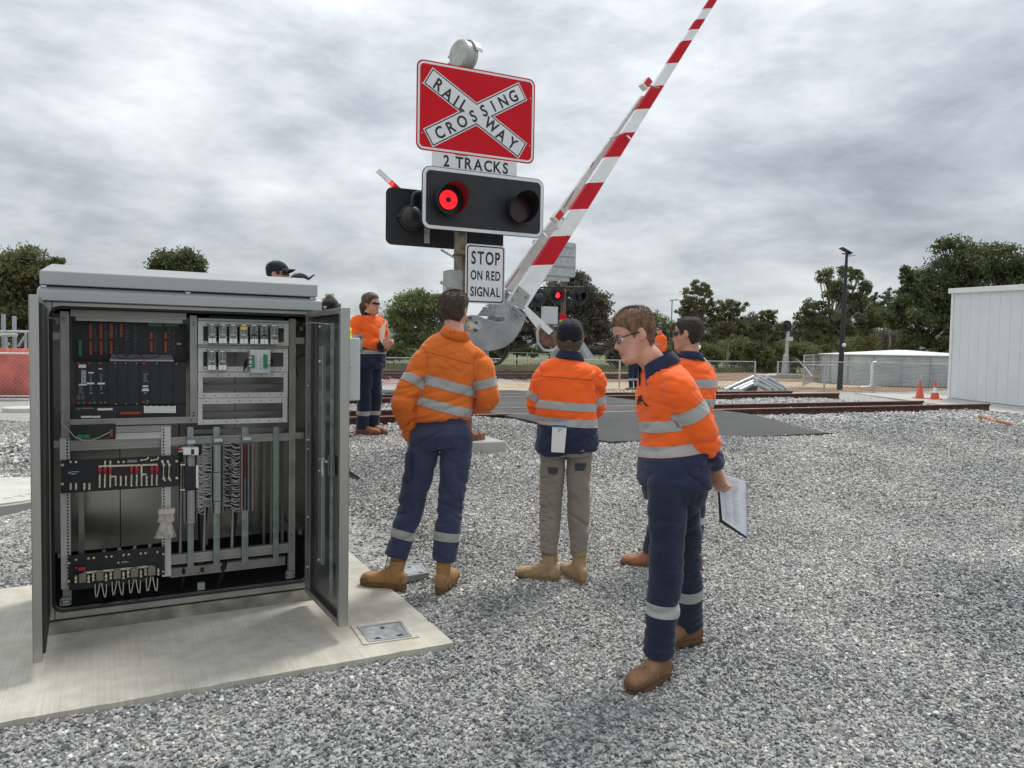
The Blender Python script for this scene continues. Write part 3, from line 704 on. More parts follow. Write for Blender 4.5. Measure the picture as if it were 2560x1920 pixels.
mb.build('printed_marks', mat('faint print', (0.16, 0.17, 0.18), 0.6), rk)
mb = MB(); mbrect(mb, cA, 1620, 510, 1675, 524, .196, .002); mb.build('label', M['white'], rk)
lw = part('card_module_front', M['black'], cA, (290, 752, 1735, 1302), 0.085, 0.20)
mb = MB()
for x in (450, 585, 720, 850, 985, 1125, 1150, 1270, 1400, 1570):
    mbrect(mb, cA, x - 2, 756, x + 2, 1298, 0.0835, 0.0015)
mb.build('module_joint', mat('panel gap', (0.004, 0.004, 0.005), 0.9), lw)
mb = MB()
for x, y in ((820, 768), (957, 768), (1093, 768), (1357, 770), (1613, 773), (828, 1297), (963, 1297), (1097, 1295), (1230, 1293)):
    a, z = CAB.on(*cA(x, y), .083); mb.cyl(CAB.pt(a, .080, z), CAB.pt(a, .086, z), .0028, 8)
mb.build('panel_screw', M['galv'], lw)
for x, y, m_ in ((315, 768, 'redfuse'), (460, 768, 'orangec'), (598, 768, 'orangec'), (1168, 770, 'redfuse')):
    part('ejector', M[m_], cA, (x, y - 14, x + 42, y + 14), .073, .012, lw, bevel=.002)
for x, y, m_ in ((322, 1285, 'redfuse'), (470, 1285, 'redfuse'), (608, 1280, 'redfuse'), (1170, 1275, 'redfuse'), (388, 1280, 'greenc'), (530, 1280, 'greenc'), (668, 1280, 'greenc'), (1222, 1262, 'greenc')):
    part('ejector', M[m_], cA, (x, y - 14, x + 40, y + 14), .073, .012, lw, bevel=.002)
for q in ((345, 785, 442, 828), (348, 1036, 450, 1056), (452, 1018, 548, 1040), (588, 1020, 686, 1042), (468, 882, 540, 898), (603, 835, 650, 847), (1176, 1056, 1246, 1074), (1176, 1092, 1246, 1106), (1163, 1110, 1258, 1128)):
    part('label', M['white'], cA, q, .082, .002, lw)
mb = MB()
for i in range(14): mbrect(mb, cA, 378, 858 + i * 12.5, 443, 867 + i * 12.5, .0815, .0025)
mb.build('status_lamp_strip', mat('pale window', (0.40, 0.45, 0.50), 0.3), lw)
mb = MB()
for x in (488, 622):
    for i in range(18): mbrect(mb, cA, x, 910 + i * 12, x + 28, 914 + i * 12, .083, .002)
for x, n_ in ((345, 8), (1185, 9)):
    for i in range(n_): mbrect(mb, cA, x, (1070 if x < 500 else 900) + i * 13, x + r_.uniform(25, 70), (1074 if x < 500 else 904) + i * 13, .083, .002)
for x in (488, 628, 1190): mbrect(mb, cA, x, 1148, x + 35, 1160, .083, .002)
mb.build('printed_marks', mat('print', (0.30, 0.31, 0.32), 0.6), lw)
mb = MB()
for x in (343, 398):
    a, z = CAB.on(*cA(x, 1210), .082); mb.tube([CAB.pt(a + .006 * math.cos(k * math.pi / 3), .081, z + .010 * math.sin(k * math.pi / 3)) for k in range(7)], .0012, 5)
mb.build('serial_port', M['silver'], lw)
st_ = part('power_strip', M['black'], cA, (300, 1312, 1738, 1482), 0.078, 0.12)
part('label', M['white'], cA, (590, 1350, 785, 1378), .075, .002, st_); part('label', M['white'], cA, (375, 1450, 520, 1475), .075, .002, st_); part('label', M['white'], cA, (524, 1450, 628, 1475), .075, .002, st_)
part('green_connector', M['greenc'], cA, (318, 1345, 368, 1372), .068, .009, st_)
oc = part('terminal_plug', M['orangec'], cA, (880, 1398, 1150, 1432), .062, .015, st_, bevel=.002)
for i in range(16): part('terminal_label', M['white'], cA, (1192 + i * 26, 1322 + (4 if i % 3 else -2), 1214 + i * 26, 1412), .066, .011, st_)
mb = MB()
for i in range(7): mbrect(mb, cA, 390 + i * 22, 1346, 404 + i * 22, 1358, .076, .002)
mb.build('printed_marks', mat('print b', (0.35, 0.36, 0.37), 0.6), st_)

# ---- right hand shelves with rectangular windows
def window_panel(rect, win, c=cB, b=0.045, m_='panelm', y0=None):
    a0, a1, z0_, z1_ = cr_(c, *rect, b); w0, w1, y0_, y1_ = cr_(c, *win, b); th = .004
    mb = MB(); mb.fb(CAB, a0, w0, b, b + th, z0_, z1_).fb(CAB, w1, a1, b, b + th, z0_, z1_).fb(CAB, w0, w1, b, b + th, z0_, y0_).fb(CAB, w0, w1, b, b + th, y1_, z1_)
    mb.fb(CAB, a0, a1, b + th, b + .045, z1_ - .003, z1_).fb(CAB, a0, a1, b + th, b + .045, z0_, z0_ + .003)
    o = mb.build('shelf_panel', M[m_], cab, bevel=.001)
    hs = []
    for i in range(8):
        a = w0 + (w1 - w0) * (i + .1) / 7.4
        hs += [(a + .012, (z1_ + y1_) / 2), (a, (z0_ + y0_) / 2)]
    holes('bolt_hole', [h for h in hs if h[0] < w1], b, .0032, o)
    return o, (a0, a1, z0_, z1_)
window_panel((182, 235, 1358, 535), (250, 300, 1295, 488))
window_panel((182, 575, 1350, 878), (250, 625, 1290, 812))
window_panel((182, 885, 1345, 1213), (245, 950, 1290, 1148))
window_panel((180, 1217, 1340, 1550), (240, 1290, 1280, 1488))
for r in ((182, 200, 1358, 230), (182, 542, 1350, 570)):
    a0, a1, z0_, z1_ = cr_(cB, *r, .045); MB().fb(CAB, a0, a1, .040, .044, z0_, z1_).build('shelf_lip', M['rackm'], cab)
mb = MB(); a0, a1, z0_, z1_ = cr_(cB, 240, 940, 1290, 1490, .28); mb.fb(CAB, a0, a1, .28, .33, z1_ - .07, z1_ - .045).fb(CAB, a0, a1, .28, .33, z0_ + .02, z0_ + .045); mb.build('rear_shelf', M['rackm'], cab)
part('cable_bundle', M['cable'], cB, (330, 165, 1300, 225), .10, .06)
# relays
def relay(x0, y0, x1, y1, k):
    bl = part('relay', M['relay'], cB, (x0, y0, x1, y1), -0.005, .05, bevel=.003)
    h_ = y1 - y0
    part('relay_label', M['white'] if k != 6 else mat('cream', (.5, .48, .38), .5), cB, (x0 + 4, y1 - h_ * .27, (x0 + x1) / 2 - 3, y1 - 6), -.0085, .003, bl)
    part('relay_label', M['white'] if k != 6 else bpy.data.materials['cream'], cB, ((x0 + x1) / 2 + 3, y1 - h_ * .27, x1 - 4, y1 - 6), -.0085, .003, bl)
    part('relay_tag', M['white'], cB, (x0 + 25, y0 + 4, x1 - 25, y0 + 16), -.0085, .003, bl)
    mb = MB(); mbrect(mb, cB, (x0 + x1) / 2 - 3, y0 + 30, (x0 + x1) / 2 + 3, y0 + h_ * .6, -.0085, .003); mbrect(mb, cB, x0 + 15, y0 + h_ * .5, x1 - 15, y0 + h_ * .58, -.0085, .003)
    for xx in (x0 + 8, x1 - 8):
        a, z = CAB.on(*cB(xx, y0 + h_ * .66), -.006); mb.cyl(CAB.pt(a, -.012, z), CAB.pt(a, -.005, z), .0035, 8)
    mb.build('relay_frame', M['black'] if k in (4, 5) else M['grey_t'], bl)
    if k == 3:
        part('warning_sticker', M['yellow'], cB, (x0 + 8, y0 + 30, x1 - 8, y0 + 68), -.0088, .003, bl)
part('relay_base', M['black'], cB, (250, 247, 1228, 520), .047, .04); part('relay_base', M['black'], cB, (248, 592, 555, 865), .047, .04)
for k, x in enumerate((314, 452, 586, 724, 858, 988, 1118)): relay(x, 258 + k * 2.2, x + 106, 512 + k * 2.6, k)
for k, x in enumerate((306, 446)): relay(x, 606, x + 108, 862, 1)
# grey interface module with green plugs
md = part('interface_module', M['lightgrey'], cB, (862, 595, 1122, 893), -0.03, .07, bevel=.002)
part('green_connector', M['greenc'], cB, (880, 665, 915, 828), -.05, .02, md); part('green_connector', M['greenc'], cB, (1036, 655, 1080, 828), -.05, .02, md)
for y in (690, 735, 760, 795): part('wire_marker', M['white'], cB, (842, y, 880, y + 14), -.048, .012, md)
for y in (690, 712, 740, 760): part('wire_marker', M['white'], cB, (1084, y, 1118, y + 14), -.048, .012, md)
mb = MB()
for y in (705, 748, 793, 836):
    a, z = CAB.on(*cB(993, y), -.031); mb.cyl(CAB.pt(a, -.033, z), CAB.pt(a, -.028, z), .0026, 8)
mb.build('indicator', M['dark'], md)
mb = MB()
for k in range(5):
    a, z = CAB.on(*cB(840, 700 + k * 22), -.03); a2, z2 = CAB.on(*cB(770, 720 + k * 20), .05)
    mb.tube([CAB.pt(a, -.045, z), CAB.pt((a + a2) / 2, -.04, z - .005), CAB.pt(a2, .03, z2 - .02), CAB.pt(a2 + .01, .09, z2 - .05)], .0032, 6)
    a, z = CAB.on(*cB(1118, 700 + k * 18), -.03); mb.tube([CAB.pt(a, -.045, z), CAB.pt(a + .012, -.04, z - .004), CAB.pt(a + .012, .02, z - .02), CAB.pt(a - .01, .07, z - .03)], .0032, 6)
mb.build('lead', M['cable'], md, smooth=True)

# ---- vertical mounting rails, terminal columns and their wiring
rails = []
for x0, x1 in ((172, 224), (402, 456), (652, 708), (930, 978)):
    a0, a1, _, _ = cr_(cD, x0, 300, x1, 400, .035)
    zt = CAB.on(*cD((x0 + x1) / 2, -8), .035)[1]; zb = CAB.on(*cD((x0 + x1) / 2, 1245 - (x0 - 170) * .09), .035)[1]
    mb = MB(); mb.fb(CAB, a0, a1, .044, .047, zb, zt); w = (a1 - a0)
    mb.fb(CAB, a0, a0 + w * .22, .036, .044, zb, zt).fb(CAB, a1 - w * .22, a1, .036, .044, zb, zt)
    rails.append(mb.build('mounting_rail', M['zinc'], cab))
def column(x0, x1, y0, y1, n, mats, b=-0.01, th=.045, sub=None):
    proto = None; a0, a1, z0_, z1_ = cr_(cD, x0, y0, x1, y1, b); h = (z1_ - z0_) / n; w = a1 - a0
    z_prev = None
    for i in range(n):
        if proto is None:
            mb = MB(); z = z0_
            mb.fb(CAB, a0, a1, b + .006, b + th, z, z + h * .66)
            mb.fb(CAB, a0 + w * .30, a1 - w * .30, b, b + .006, z, z + h * .66)
            mb.fb(CAB, a0 + w * .05, a0 + w * .2, b + .002, b + .0065, z + h * .1, z + h * .7, 1).fb(CAB, a1 - w * .2, a1 - w * .05, b + .002, b + .0065, z + h * .1, z + h * .7, 1)
            proto = mb.build('terminal_block', mats, cab)
        else:
            q = proto.copy(); COL.objects.link(q); q.location = Vector((0, 0, i * h))
column(150, 260, 238, 335, 9, [M['grey_t'], M['dark']]); column(148, 258, 548, 838, 26, [M['grey_t'], M['dark']])
column(380, 490, 152, 385, 22, [M['grey_t'], M['dark']]); column(380, 490, 392, 645, 24, [M['grey_t'], M['dark']]); column(385, 486, 650, 752, 9, [M['grey_t'], M['dark']])
column(636, 668, 142, 730, 54, [M['brownt'], M['dark']]); column(670, 692, 142, 430, 27, [M['orangec'], M['dark']], b=-.016); column(670, 692, 434, 730, 27, [M['bluegrey'], M['dark']], b=-.016); column(694, 728, 142, 730, 54, [M['bluegrey'], M['dark']]); column(730, 764, 142, 728, 54, [M['brownt'], M['dark']])
part('fuse_block', M['black'], cD, (148, 337, 250, 540), -.015, .05); part('fuse_strip', M['white'], cD, (248, 330, 268, 526), -.018, .02)
bk = part('circuit_breaker', M['whitep'], cD, (135, 175, 206, 238), -.03, .06, bevel=.002); part('circuit_breaker', M['whitep'], cD, (208, 175, 270, 240), -.03, .06, bevel=.002)
part('toggle', M['black'], cD, (206, 190, 230, 232), -.04, .012, bk)
for x in (205, 443, 697):
    part('end_clamp', M['lightgrey'], cD, (x - 34, 112 - (x - 205) * .06, x + 36, 136 - (x - 205) * .06), -.005, .05)
rw = random.Random(9)
def wires(name, xa, xb, ya, yb, n, m_, bow, r=.0019, parent=cab, sag=.008):
    mb = MB()
    for i in range(n):
        y = ya + (yb - ya) * (i + rw.uniform(-.3, .3)) / n
        p0 = CAB.on(*cD(xa, y), 0); p3 = CAB.on(*cD(xb, y + rw.uniform(-16, 16)), 0)
        mid = ((p0[0] + p3[0]) / 2 + rw.uniform(-.004, .004), (p0[1] + p3[1]) / 2 - rw.uniform(0, sag))
        dep = rw.uniform(.3, 1) * bow
        mb.tube([CAB.pt(p0[0], 0, p0[1]), CAB.pt(p0[0] * .75 + mid[0] * .25, -dep * .6, p0[1]), CAB.pt(mid[0], -dep, mid[1]), CAB.pt(p3[0] * .75 + mid[0] * .25, -dep * .5, p3[1] - sag * .3), CAB.pt(p3[0], 0, p3[1])], r, 5)
    o = mb.build(name, m_, parent, smooth=True, ang=80); o['kind'] = 'stuff'; return o
wires('wiring', 300, 382, 145, 690, 60, M['wire'], .02)
wires('wiring', 258, 312, 240, 750, 40, M['wirew'], .012, sag=.012)
wires('wiring', 488, 560, 140, 720, 34, M['wirew'], .015, sag=.012)
wires('wiring', 545, 640, 150, 728, 40, M['wirew'], .030, r=.0018, sag=.016)
wires('wiring', 490, 600, 150, 728, 34, M['cable'], .02, r=.003)
part('wire_duct', M['cable'], cD, (300, 150, 372, 690), .03, .03); part('wire_duct', M['cable'], cD, (496, 150, 630, 725), .03, .03)
mb = MB()
for x0, y0, x1, y1, r in ((330, 690, 255, 1300, .016), (600, 730, 545, 1060, .012), (120, 150, 100, 1100, .006), (290, 700, 300, 1280, .022), (500, 1180, 440, 1400, .016), (140, 1180, 115, 1440, .012)):
    p = CAB.on(*cD(x0, y0), .12); q = CAB.on(*cD(x1, y1), .14); mb.tube([CAB.pt(p[0], .12, p[1]), CAB.pt((p[0] + q[0]) / 2 + .004, .13, (p[1] + q[1]) / 2), CAB.pt(q[0], .14, q[1])], r, 8)
mb.build('riser_cable', M['cable'], cab, smooth=True)
mb = MB()
for x in (112, 320, 566):
    p = CAB.on(*cD(x + 6, 650 if x != 112 else 300), .09); q = CAB.on(*cD(x - 4, 1100), .09); mb.tube([CAB.pt(p[0], .09, p[1]), CAB.pt(q[0], .09, q[1])], .009, 7)
mb.build('conduit', M['rackm'], cab, smooth=True)
mb = MB()
for y, x in ((180, 110), (205, 112), (325, 128), (545, 128)):
    p = CAB.on(*cD(x, y), .0); mb.cyl(CAB.pt(p[0] - .012, -.005, p[1]), CAB.pt(p[0] + .012, -.005, p[1]), .006, 8)
mb.build('brass_gland', M['brass'], cab, smooth=True)
mb = MB()
for k in range(3):
    p = CAB.on(*cD(120, 165 + 18 * k), -.005); q = CAB.on(*cD(80, 185), -.005); mb.tube([CAB.pt(p[0], -.005, p[1]), CAB.pt((p[0] + q[0]) / 2, -.02, p[1] + .008), CAB.pt(q[0], -.01, q[1]), CAB.pt(q[0] + .01, .02, q[1] - .02)], .0025, 6)
mb.build('red_lead', M['redfuse'], cab, smooth=True)
part('cable_gland', M['lightgrey'], cD, (262, 1370, 325, 1430), .15, .03)

# ---- two black arrester plates with brass hardware
def post(mb, c, x, y, b, r=.0048, l=.014):
    a, z = CAB.on(*c(x, y), b); mb.cyl(CAB.pt(a, b - l, z), CAB.pt(a, b + .001, z), r, 8)
def strip(mb, c, x0, y0, x1, y1, b, w=.008):
    a, z = CAB.on(*c(x0, y0), b); a2, z2 = CAB.on(*c(x1, y1), b); mb.bar(CAB.pt(a, b, z), CAB.pt(a2, b, z2), w, .004, up=CAB.n)
pl = part('arrester_plate', M['black'], cC, (76, 262, 1116, 545), .030, .006, bevel=.001)
mb = MB(); BB = .028
for x in (165, 212, 285, 330): strip(mb, cC, x, 485, x, 540, BB, .009); post(mb, cC, x, 490, BB); post(mb, cC, x, 534, BB)
for x in (165, 212, 585, 632): post(mb, cC, x, 298, BB, .006, .01)
for x in (92, 1100):
    post(mb, cC, x, 325 if x < 500 else 292, BB, .007, .006); post(mb, cC, x, 492 if x < 500 else 440, BB, .007, .006)
strip(mb, cC, 410, 338, 930, 322, BB - .004, .009)
for x in (468, 515): strip(mb, cC, x, 288, x, 345, BB - .006); post(mb, cC, x, 294, BB)
for x in (422, 468, 515, 702, 748, 882, 925):
    post(mb, cC, x, 338 - (x - 422) * .025, BB - .004); strip(mb, cC, x, 410, x - 2, 520 - (x - 422) * .04, BB - .002, .007); post(mb, cC, x - 2, 516 - (x - 422) * .04, BB); post(mb, cC, x - 2, 450, BB, .004)
for x in (562, 606, 652, 790, 834): strip(mb, cC, x, 420, x, 508, BB - .002, .007); post(mb, cC, x, 428, BB); post(mb, cC, x, 500, BB)
strip(mb, cC, 790, 325, 790, 420, BB - .004, .008); strip(mb, cC, 790, 410, 834, 408, BB - .004, .008); strip(mb, cC, 520, 430, 562, 426, BB - .003, .007)
for x in (785, 875): strip(mb, cC, x, 285, x + 60, 275, BB - .003, .006); strip(mb, cC, x + 50, 280, x + 66, 255, BB - .01, .006); post(mb, cC, x, 282, BB)
for x in (972, 1020):
    strip(mb, cC, x, 290, x + 14, 330, BB - .01, .008); strip(mb, cC, x + 14, 320, x + 10, 440, BB - .012, .004); strip(mb, cC, x + 10, 430, x + 26, 468, BB - .01, .008)
    post(mb, cC, x, 290, BB, .007, .02); post(mb, cC, x + 14, 322, BB, .007, .02); post(mb, cC, x + 12, 440, BB, .007, .02)
mb.build('terminal_hardware', M['brass'], pl)
for x in (422, 468, 515, 702, 748, 882, 925):
    o_ = part('red_fuse', M['redfuse'], cC, (x - 17, 352 - (x - 422) * .02, x + 17, 386 - (x - 422) * .02), .008, .02, pl, bevel=.002); part('fuse_pin', M['redfuse'], cC, (x - 10, 386 - (x - 422) * .02, x + 10, 408 - (x - 422) * .02), .012, .016, pl)
part('maker_plate', M['silver'], cC, (143, 388, 165, 402), .028, .002, pl)
mb = MB(); mbrect(mb, cC, 170, 382, 236, 388, .0285, .002); mbrect(mb, cC, 170, 405, 206, 410, .0285, .002); mbrect(mb, cC, 662, 296, 754, 302, .0285, .002); mbrect(mb, cC, 160, 398, 225, 401, .0285, .002)
for i in range(7): mbrect(mb, cC, 668 + i * 12, 282, 675 + i * 12, 291, .0285, .002)
mb.build('printed_marks', M['silver'], pl)
pl2 = part('arrester_plate', M['black'], cC, (150, 1085, 995, 1340), .030, .006, bevel=.001)
part('arrester_shelf', M['black'], cC, (150, 1330, 900, 1392), .012, .03)
mb = MB()
for x, y in ((150, 1188), (150, 1348), (980, 1108), (980, 1262), (212, 1157), (322, 1146), (370, 1141), (478, 1132), (524, 1128), (632, 1117), (677, 1112), (782, 1103), (825, 1099), (929, 1090)): post(mb, cC, x, y, BB, .006, .012)
strip(mb, cC, 280, 1278, 885, 1218, BB - .006, .011)
for k in range(5):
    x = 268 + k * 153; y = 1330 - k * 16
    post(mb, cC, x, y - 50, BB, .007, .03)
    for dx in (-56, 56):
        for dy in (-18, 12): post(mb, cC, x + dx, y + dy, BB, .0065, .03)
        strip(mb, cC, x + dx, y - 30, x + dx, y + 30, BB - .02, .008)
mb.build('terminal_hardware', M['brass'], pl2)
for k in range(5):
    x = 268 + k * 153; y = 1330 - k * 16
    ar = part('arrester', mat('smoked plastic', (.20, .18, .16), .2) if k == 0 else bpy.data.materials['smoked plastic'], cC, (x - 34, y - 40, x + 34, y + 38), -.012, .04, pl2, bevel=.004)
part('red_link', M['redfuse'], cC, (226, 1230, 298, 1262), .005, .018, pl2, bevel=.003); part('red_link', M['redfuse'], cC, (204, 1224, 222, 1244), .01, .016, pl2)
# round logo with two lines of print
a, z = CAB.on(*cC(585, 1188), .0285); MB().cyl(CAB.pt(a, .0275, z), CAB.pt(a, .0295, z), .0055, 16).build('round_logo', M['silver'], pl2)
mb = MB(); mbrect(mb, cC, 612, 1176, 665, 1181, .0285, .002); mbrect(mb, cC, 612, 1187, 680, 1190, .0285, .002); mb.build('printed_marks', M['silver'], pl2)
mb = MB()
for k in range(4):
    x = 430 + k * 150; y = 1440 - k * 18
    for s_ in (-1, 1):
        pts = []
        for q in range(6):
            f_ = q / 5; xx = x + s_ * (8 + 42 * math.sin(f_ * math.pi / 2)); yy = y - 75 + 115 * math.sin(f_ * math.pi) - 30 * f_ + 40 * f_
            a, z = CAB.on(*cC(xx, yy), .0); pts.append(CAB.pt(a, -.005 - .02 * math.sin(f_ * 3.1), z))
        mb.tube(pts, .0026, 6)
mb.build('earth_lead', mat('pale lead', (.48, .44, .38), .5), cab, smooth=True)
mb = MB()
for x, y in ((420, 1380), (620, 1370), (730, 1400), (880, 1390), (480, 1450)):
    a, z = CAB.on(*cC(x, y), .10); mb.tube([CAB.pt(a, .08, z + .06), CAB.pt(a + .01, .10, z), CAB.pt(a + .03, .13, ZB + .01)], .012, 8)
mb.build('bottom_cable', M['cable'], cab, smooth=True)
mb = MB()
for k in range(4):
    a, z = CAB.on(*cC(445 + k * 135, 1085 - k * 18), .10)
    for d_ in (0, .008): mb.tube([CAB.pt(a + d_, .09, z - .02), CAB.pt(a + .004 + d_, .085, z + .008), CAB.pt(a + .008 + d_, .11, z - .01)], .003, 6)
mb.build('white_lead', M['wirew'], cab, smooth=True)
# small black converter with green and orange plugs, its looping grey lead
cv = part('converter', M['black'], cC, (158, -30, 562, 88), .03, .05)
for x0 in (218, 278): part('green_connector', M['greenc'], cC, (x0, 60, x0 + 55, 92), .008, .022, cv)
part('edge_connector', M['orangec'], cC, (510, 12, 536, 74), .008, .022, cv)
pts = []
for x, y in ((100, -120), (85, -40), (140, 10), (200, 80), (270, 108), (350, 108), (430, 76), (515, 34)):
    a, z = CAB.on(*cC(x, y), .0); pts.append(CAB.pt(a, .0, z))
MB().tube(pts, .0026, 6).build('grey_lead', M['wire'], cab, smooth=True)
pts = []
for x, y in ((1590, 655), (1500, 670), (1450, 720), (1460, 880), (1475, 960), (1440, 995)):
    a, z = CAB.on(*cB(x, y), .12); pts.append(CAB.pt(a, .12, z))
MB().tube(pts, .003, 6).build('door_switch_lead', M['cable'], cab, smooth=True)
# latch boxes at the foot of both uprights
for c, x, y in ((cC, 120, 1535), (cD, 1078, 1298)):
    a, z = CAB.on(*c(x, y), .03); mb = MB()
    mb.tube([CAB.pt(a + .024 * sx, .03, z + .014 * sz) for sx, sz in ((-1, -1), (-1, 1), (1, 1), (1, -1), (-1, -1))], .0025, 6); mb.fb(CAB, a - .012, a + .012, .03, .04, z - .006, z + .006); mb.build('foot_latch', M['galv'], cab)
    MB().fb(CAB, a - .018, a + .018, .045, .065, z - .025, z + .02).build('foot_bracket', M['rackm'], cab)
# door stay arms at the top corners
for sgn, a, x, y in ((1, 0.02, 70, 125), (-1, CABW - .02, 1700, 245)):
    pass
p = CAB.pt(.05, .02, 1.618)
MB().tube([CAB.pt(-.02, -.05, 1.618), CAB.pt(.01, -.02, 1.614), CAB.pt(.045, .02, 1.616)], .0045, 6).build('door_stay', M['galv'], cab, smooth=True)

# ---- doors
def door(hinge, free, zb, zt, flip, label):
    h = Vector((hinge.x, hinge.y, 0)); f_ = Vector((free.x, free.y, 0)); d = (f_ - h); L = d.length; yaw = math.atan2(d.y, d.x)
    fr = Frame(h.x, h.y, yaw)                   # a: hinge -> free edge ; n: left of that direction
    s = flip
    o = MB(); th = 0.034 if flip > 0 else 0.045
    # outer skin and return edges
    o.fb(fr, 0, L, min(0, -s * .003), max(0, -s * .003), zb, zt)
    for a0, a1 in ((0, .003), (L - .003, L)): o.fb(fr, a0, a1, min(0, s * th), max(0, s * th), zb, zt)
    o.fb(fr, .003, L - .003, min(0, s * th), max(0, s * th), zb, zb + .003); o.fb(fr, .003, L - .003, min(0, s * th), max(0, s * th), zt - .003, zt)
    b0, b1 = sorted((s * (th - .003), s * th))
    o.fb(fr, .003, .028, b0, b1, zb + .003, zt - .003); o.fb(fr, L - .028, L - .003, b0, b1, zb + .003, zt - .003)
    o.fb(fr, .028, L - .028, b0, b1, zb + .003, zb + .03); o.fb(fr, .028, L - .028, b0, b1, zt - .03, zt - .003)
    dr = o.build('door', M['alu'], cab, bevel=.0015, label=label)
    b0, b1 = sorted((s * .012, s * .02)); MB().fb(fr, .034, L - .034, b0, b1, zb + .035, zt - .035).build('inner_sheet', M['alu_door'], dr)
    return fr, dr, L, s, th
frL, dL, LL, sL, thL = door(P(94, 1000, 3.80), P(76, 1000, 3.27), 0.105, 1.700, 1, 'left cabinet door seen almost edge on')
b0, b1 = sorted((sL * thL, sL * (thL + .012)))
MB().fb(frL, .02, LL - .01, b0, b1, .14, 1.665).build('gasket', M['rubber'], dL)
frR, dR, LR, sR, thR = door(P(783, 1100, 4.33), P(872, 1100, 3.78), 0.105, 1.690, -1, 'right cabinet door swung wide showing its brushed inner face')
def db(a0, a1, d0, d1, z0_, z1_, name, m_, bevel=0): 
    b0, b1 = sorted((sR * d0, sR * d1)); return MB().fb(frR, a0, a1, b0, b1, z0_, z1_).build(name, m_, dR, bevel=bevel)
db(LR * .52, LR * .62, .045, .065, 0.36, 1.50, 'document_holder', M['alu'], .002)
db(LR * .74, LR * .76, .03, .045, 0.20, 1.62, 'lock_rod', M['galv']); db(LR * .70, LR * .80, .03, .05, .84, .94, 'lock_case', M['alu'], .002)
db(LR * .10, LR * .17, .045, .05, .15, 1.65, 'hinge_strip', M['alu_in'])
mb = MB(); q = sR * .075
mb.tube([frR.pt(LR * .60, q, .915), frR.pt(LR * .82, q, .92)], .007, 7); mb.tube([frR.pt(LR * .72, q, .93), frR.pt(LR * .735, q * 1.1, .90), frR.pt(LR * .75, q * 1.1, .84)], .008, 7); mb.build('lock_lever', M['galv'], dR, smooth=True)
mb = MB(); mb.tube([frR.pt(.01, sR * .06, 1.62), frR.pt(LR * .35, sR * .07, 1.625), frR.pt(LR * .8, sR * .06, 1.61)], .003, 6); mb.build('stay_rod', M['galv'], dR)
mb = MB()
for z in (1.28, .93, .55, .27, .98): mb.ball(frR.pt(LR * .13, sR * .052, z), .007, n=8, m=6)
for z in (1.60, 1.42, .85, .38): mb.ball(frR.pt(LR * .57, sR * .068, z), .008, n=8, m=6)
mb.build('rivet', M['galv'], dR, smooth=True)
o0 = -sR                                         # outside of the door
def do(a0, a1, d0, d1, z0_, z1_, name, m_, bevel=0):
    b0, b1 = sorted((o0 * d0, o0 * d1)); return MB().fb(frR, a0, a1, b0, b1, z0_, z1_).build(name, m_, dR, bevel=bevel)
do(LR * .35, LR * .80, .004, .10, 1.225, 1.545, 'inlet_box', M['lightgrey'], .006)
mb = MB(); mb.cyl(frR.pt(LR * .8, o0 * .05, 1.41), frR.pt(LR * .8 + .012, o0 * .05, 1.41), .012, 10); mb.build('inlet_lock', M['galv'], dR)
do(LR * .45, LR * .85, .004, .035, 0.16, .76, 'lower_cover', M['alu'], .002)
mb = MB(); mb.bar(frR.pt(LR * .9, o0 * .01, .87), frR.pt(LR * .85, o0 * .07, .83), .05, .012); mb.build('handle_flap', M['black'], dR)
# hanging bag of screws (its own thing)
a0, a1, z0_, z1_ = cr_(cC, 935, 715, 1085, 960, .02)
bgm = MB(); n_ = 7; rowsb = []
bw = a1 - a0
for j in range(13):
    f_ = j / 12; wd = bw * (.42 + .1 * abs(math.cos(f_ * 6)) if f_ < .45 else .30 + .30 * (f_ - .45) / .55 * 1.2)
    cx_ = (a0 + a1) / 2 - .006 * f_; zz_ = z1_ + (z0_ - z1_) * f_
    th = .004 + (.018 * math.sin(max(0, f_ - .4) * 2.6))
    rowsb.append([CAB.pt(cx_ + wd * math.cos(k * math.pi / 4), .01 + th * math.sin(k * math.pi / 4) + .003 * noise.noise(Vector((j, k, 0))), zz_) for k in range(8)])
bgm.add([p for r in rowsb for p in r], [(j * 8 + k, j * 8 + (k + 1) % 8, (j + 1) * 8 + (k + 1) % 8, (j + 1) * 8 + k) for j in range(12) for k in range(8)] + [tuple(range(8)), tuple(range(96, 104))])
bag = thing('plastic_bag', CAB.pt((a0 + a1) / 2, .01, z0_), 'clear plastic bag of small screws hanging inside the open cabinet', 'bag')
bgm.build('pouch', M['bag'], bag, smooth=True)
mb = MB(); r_ = random.Random(3)
for k in range(26):
    p = CAB.pt((a0 + a1) / 2 + r_.uniform(-.4, .35) * bw, r_.uniform(.0, .02), z0_ + abs(r_.gauss(0, .012)) + .004)
    mb.cyl(p, p + Vector((r_.uniform(-1, 1), r_.uniform(-1, 1), r_.uniform(-.6, .6))).normalized() * .016, .003, 6)
sc_ = mb.build('screws', M['galv'], bag); sc_['kind'] = 'stuff'
MB().fb(CAB, (a0 + a1) / 2 - bw * .46, (a0 + a1) / 2 + bw * .46, -.002, .022, z1_ - .022, z1_ + .004).build('folded_top', mat('bag tape', (.55, .47, .42), .5, var=.1, vs=40), bag)
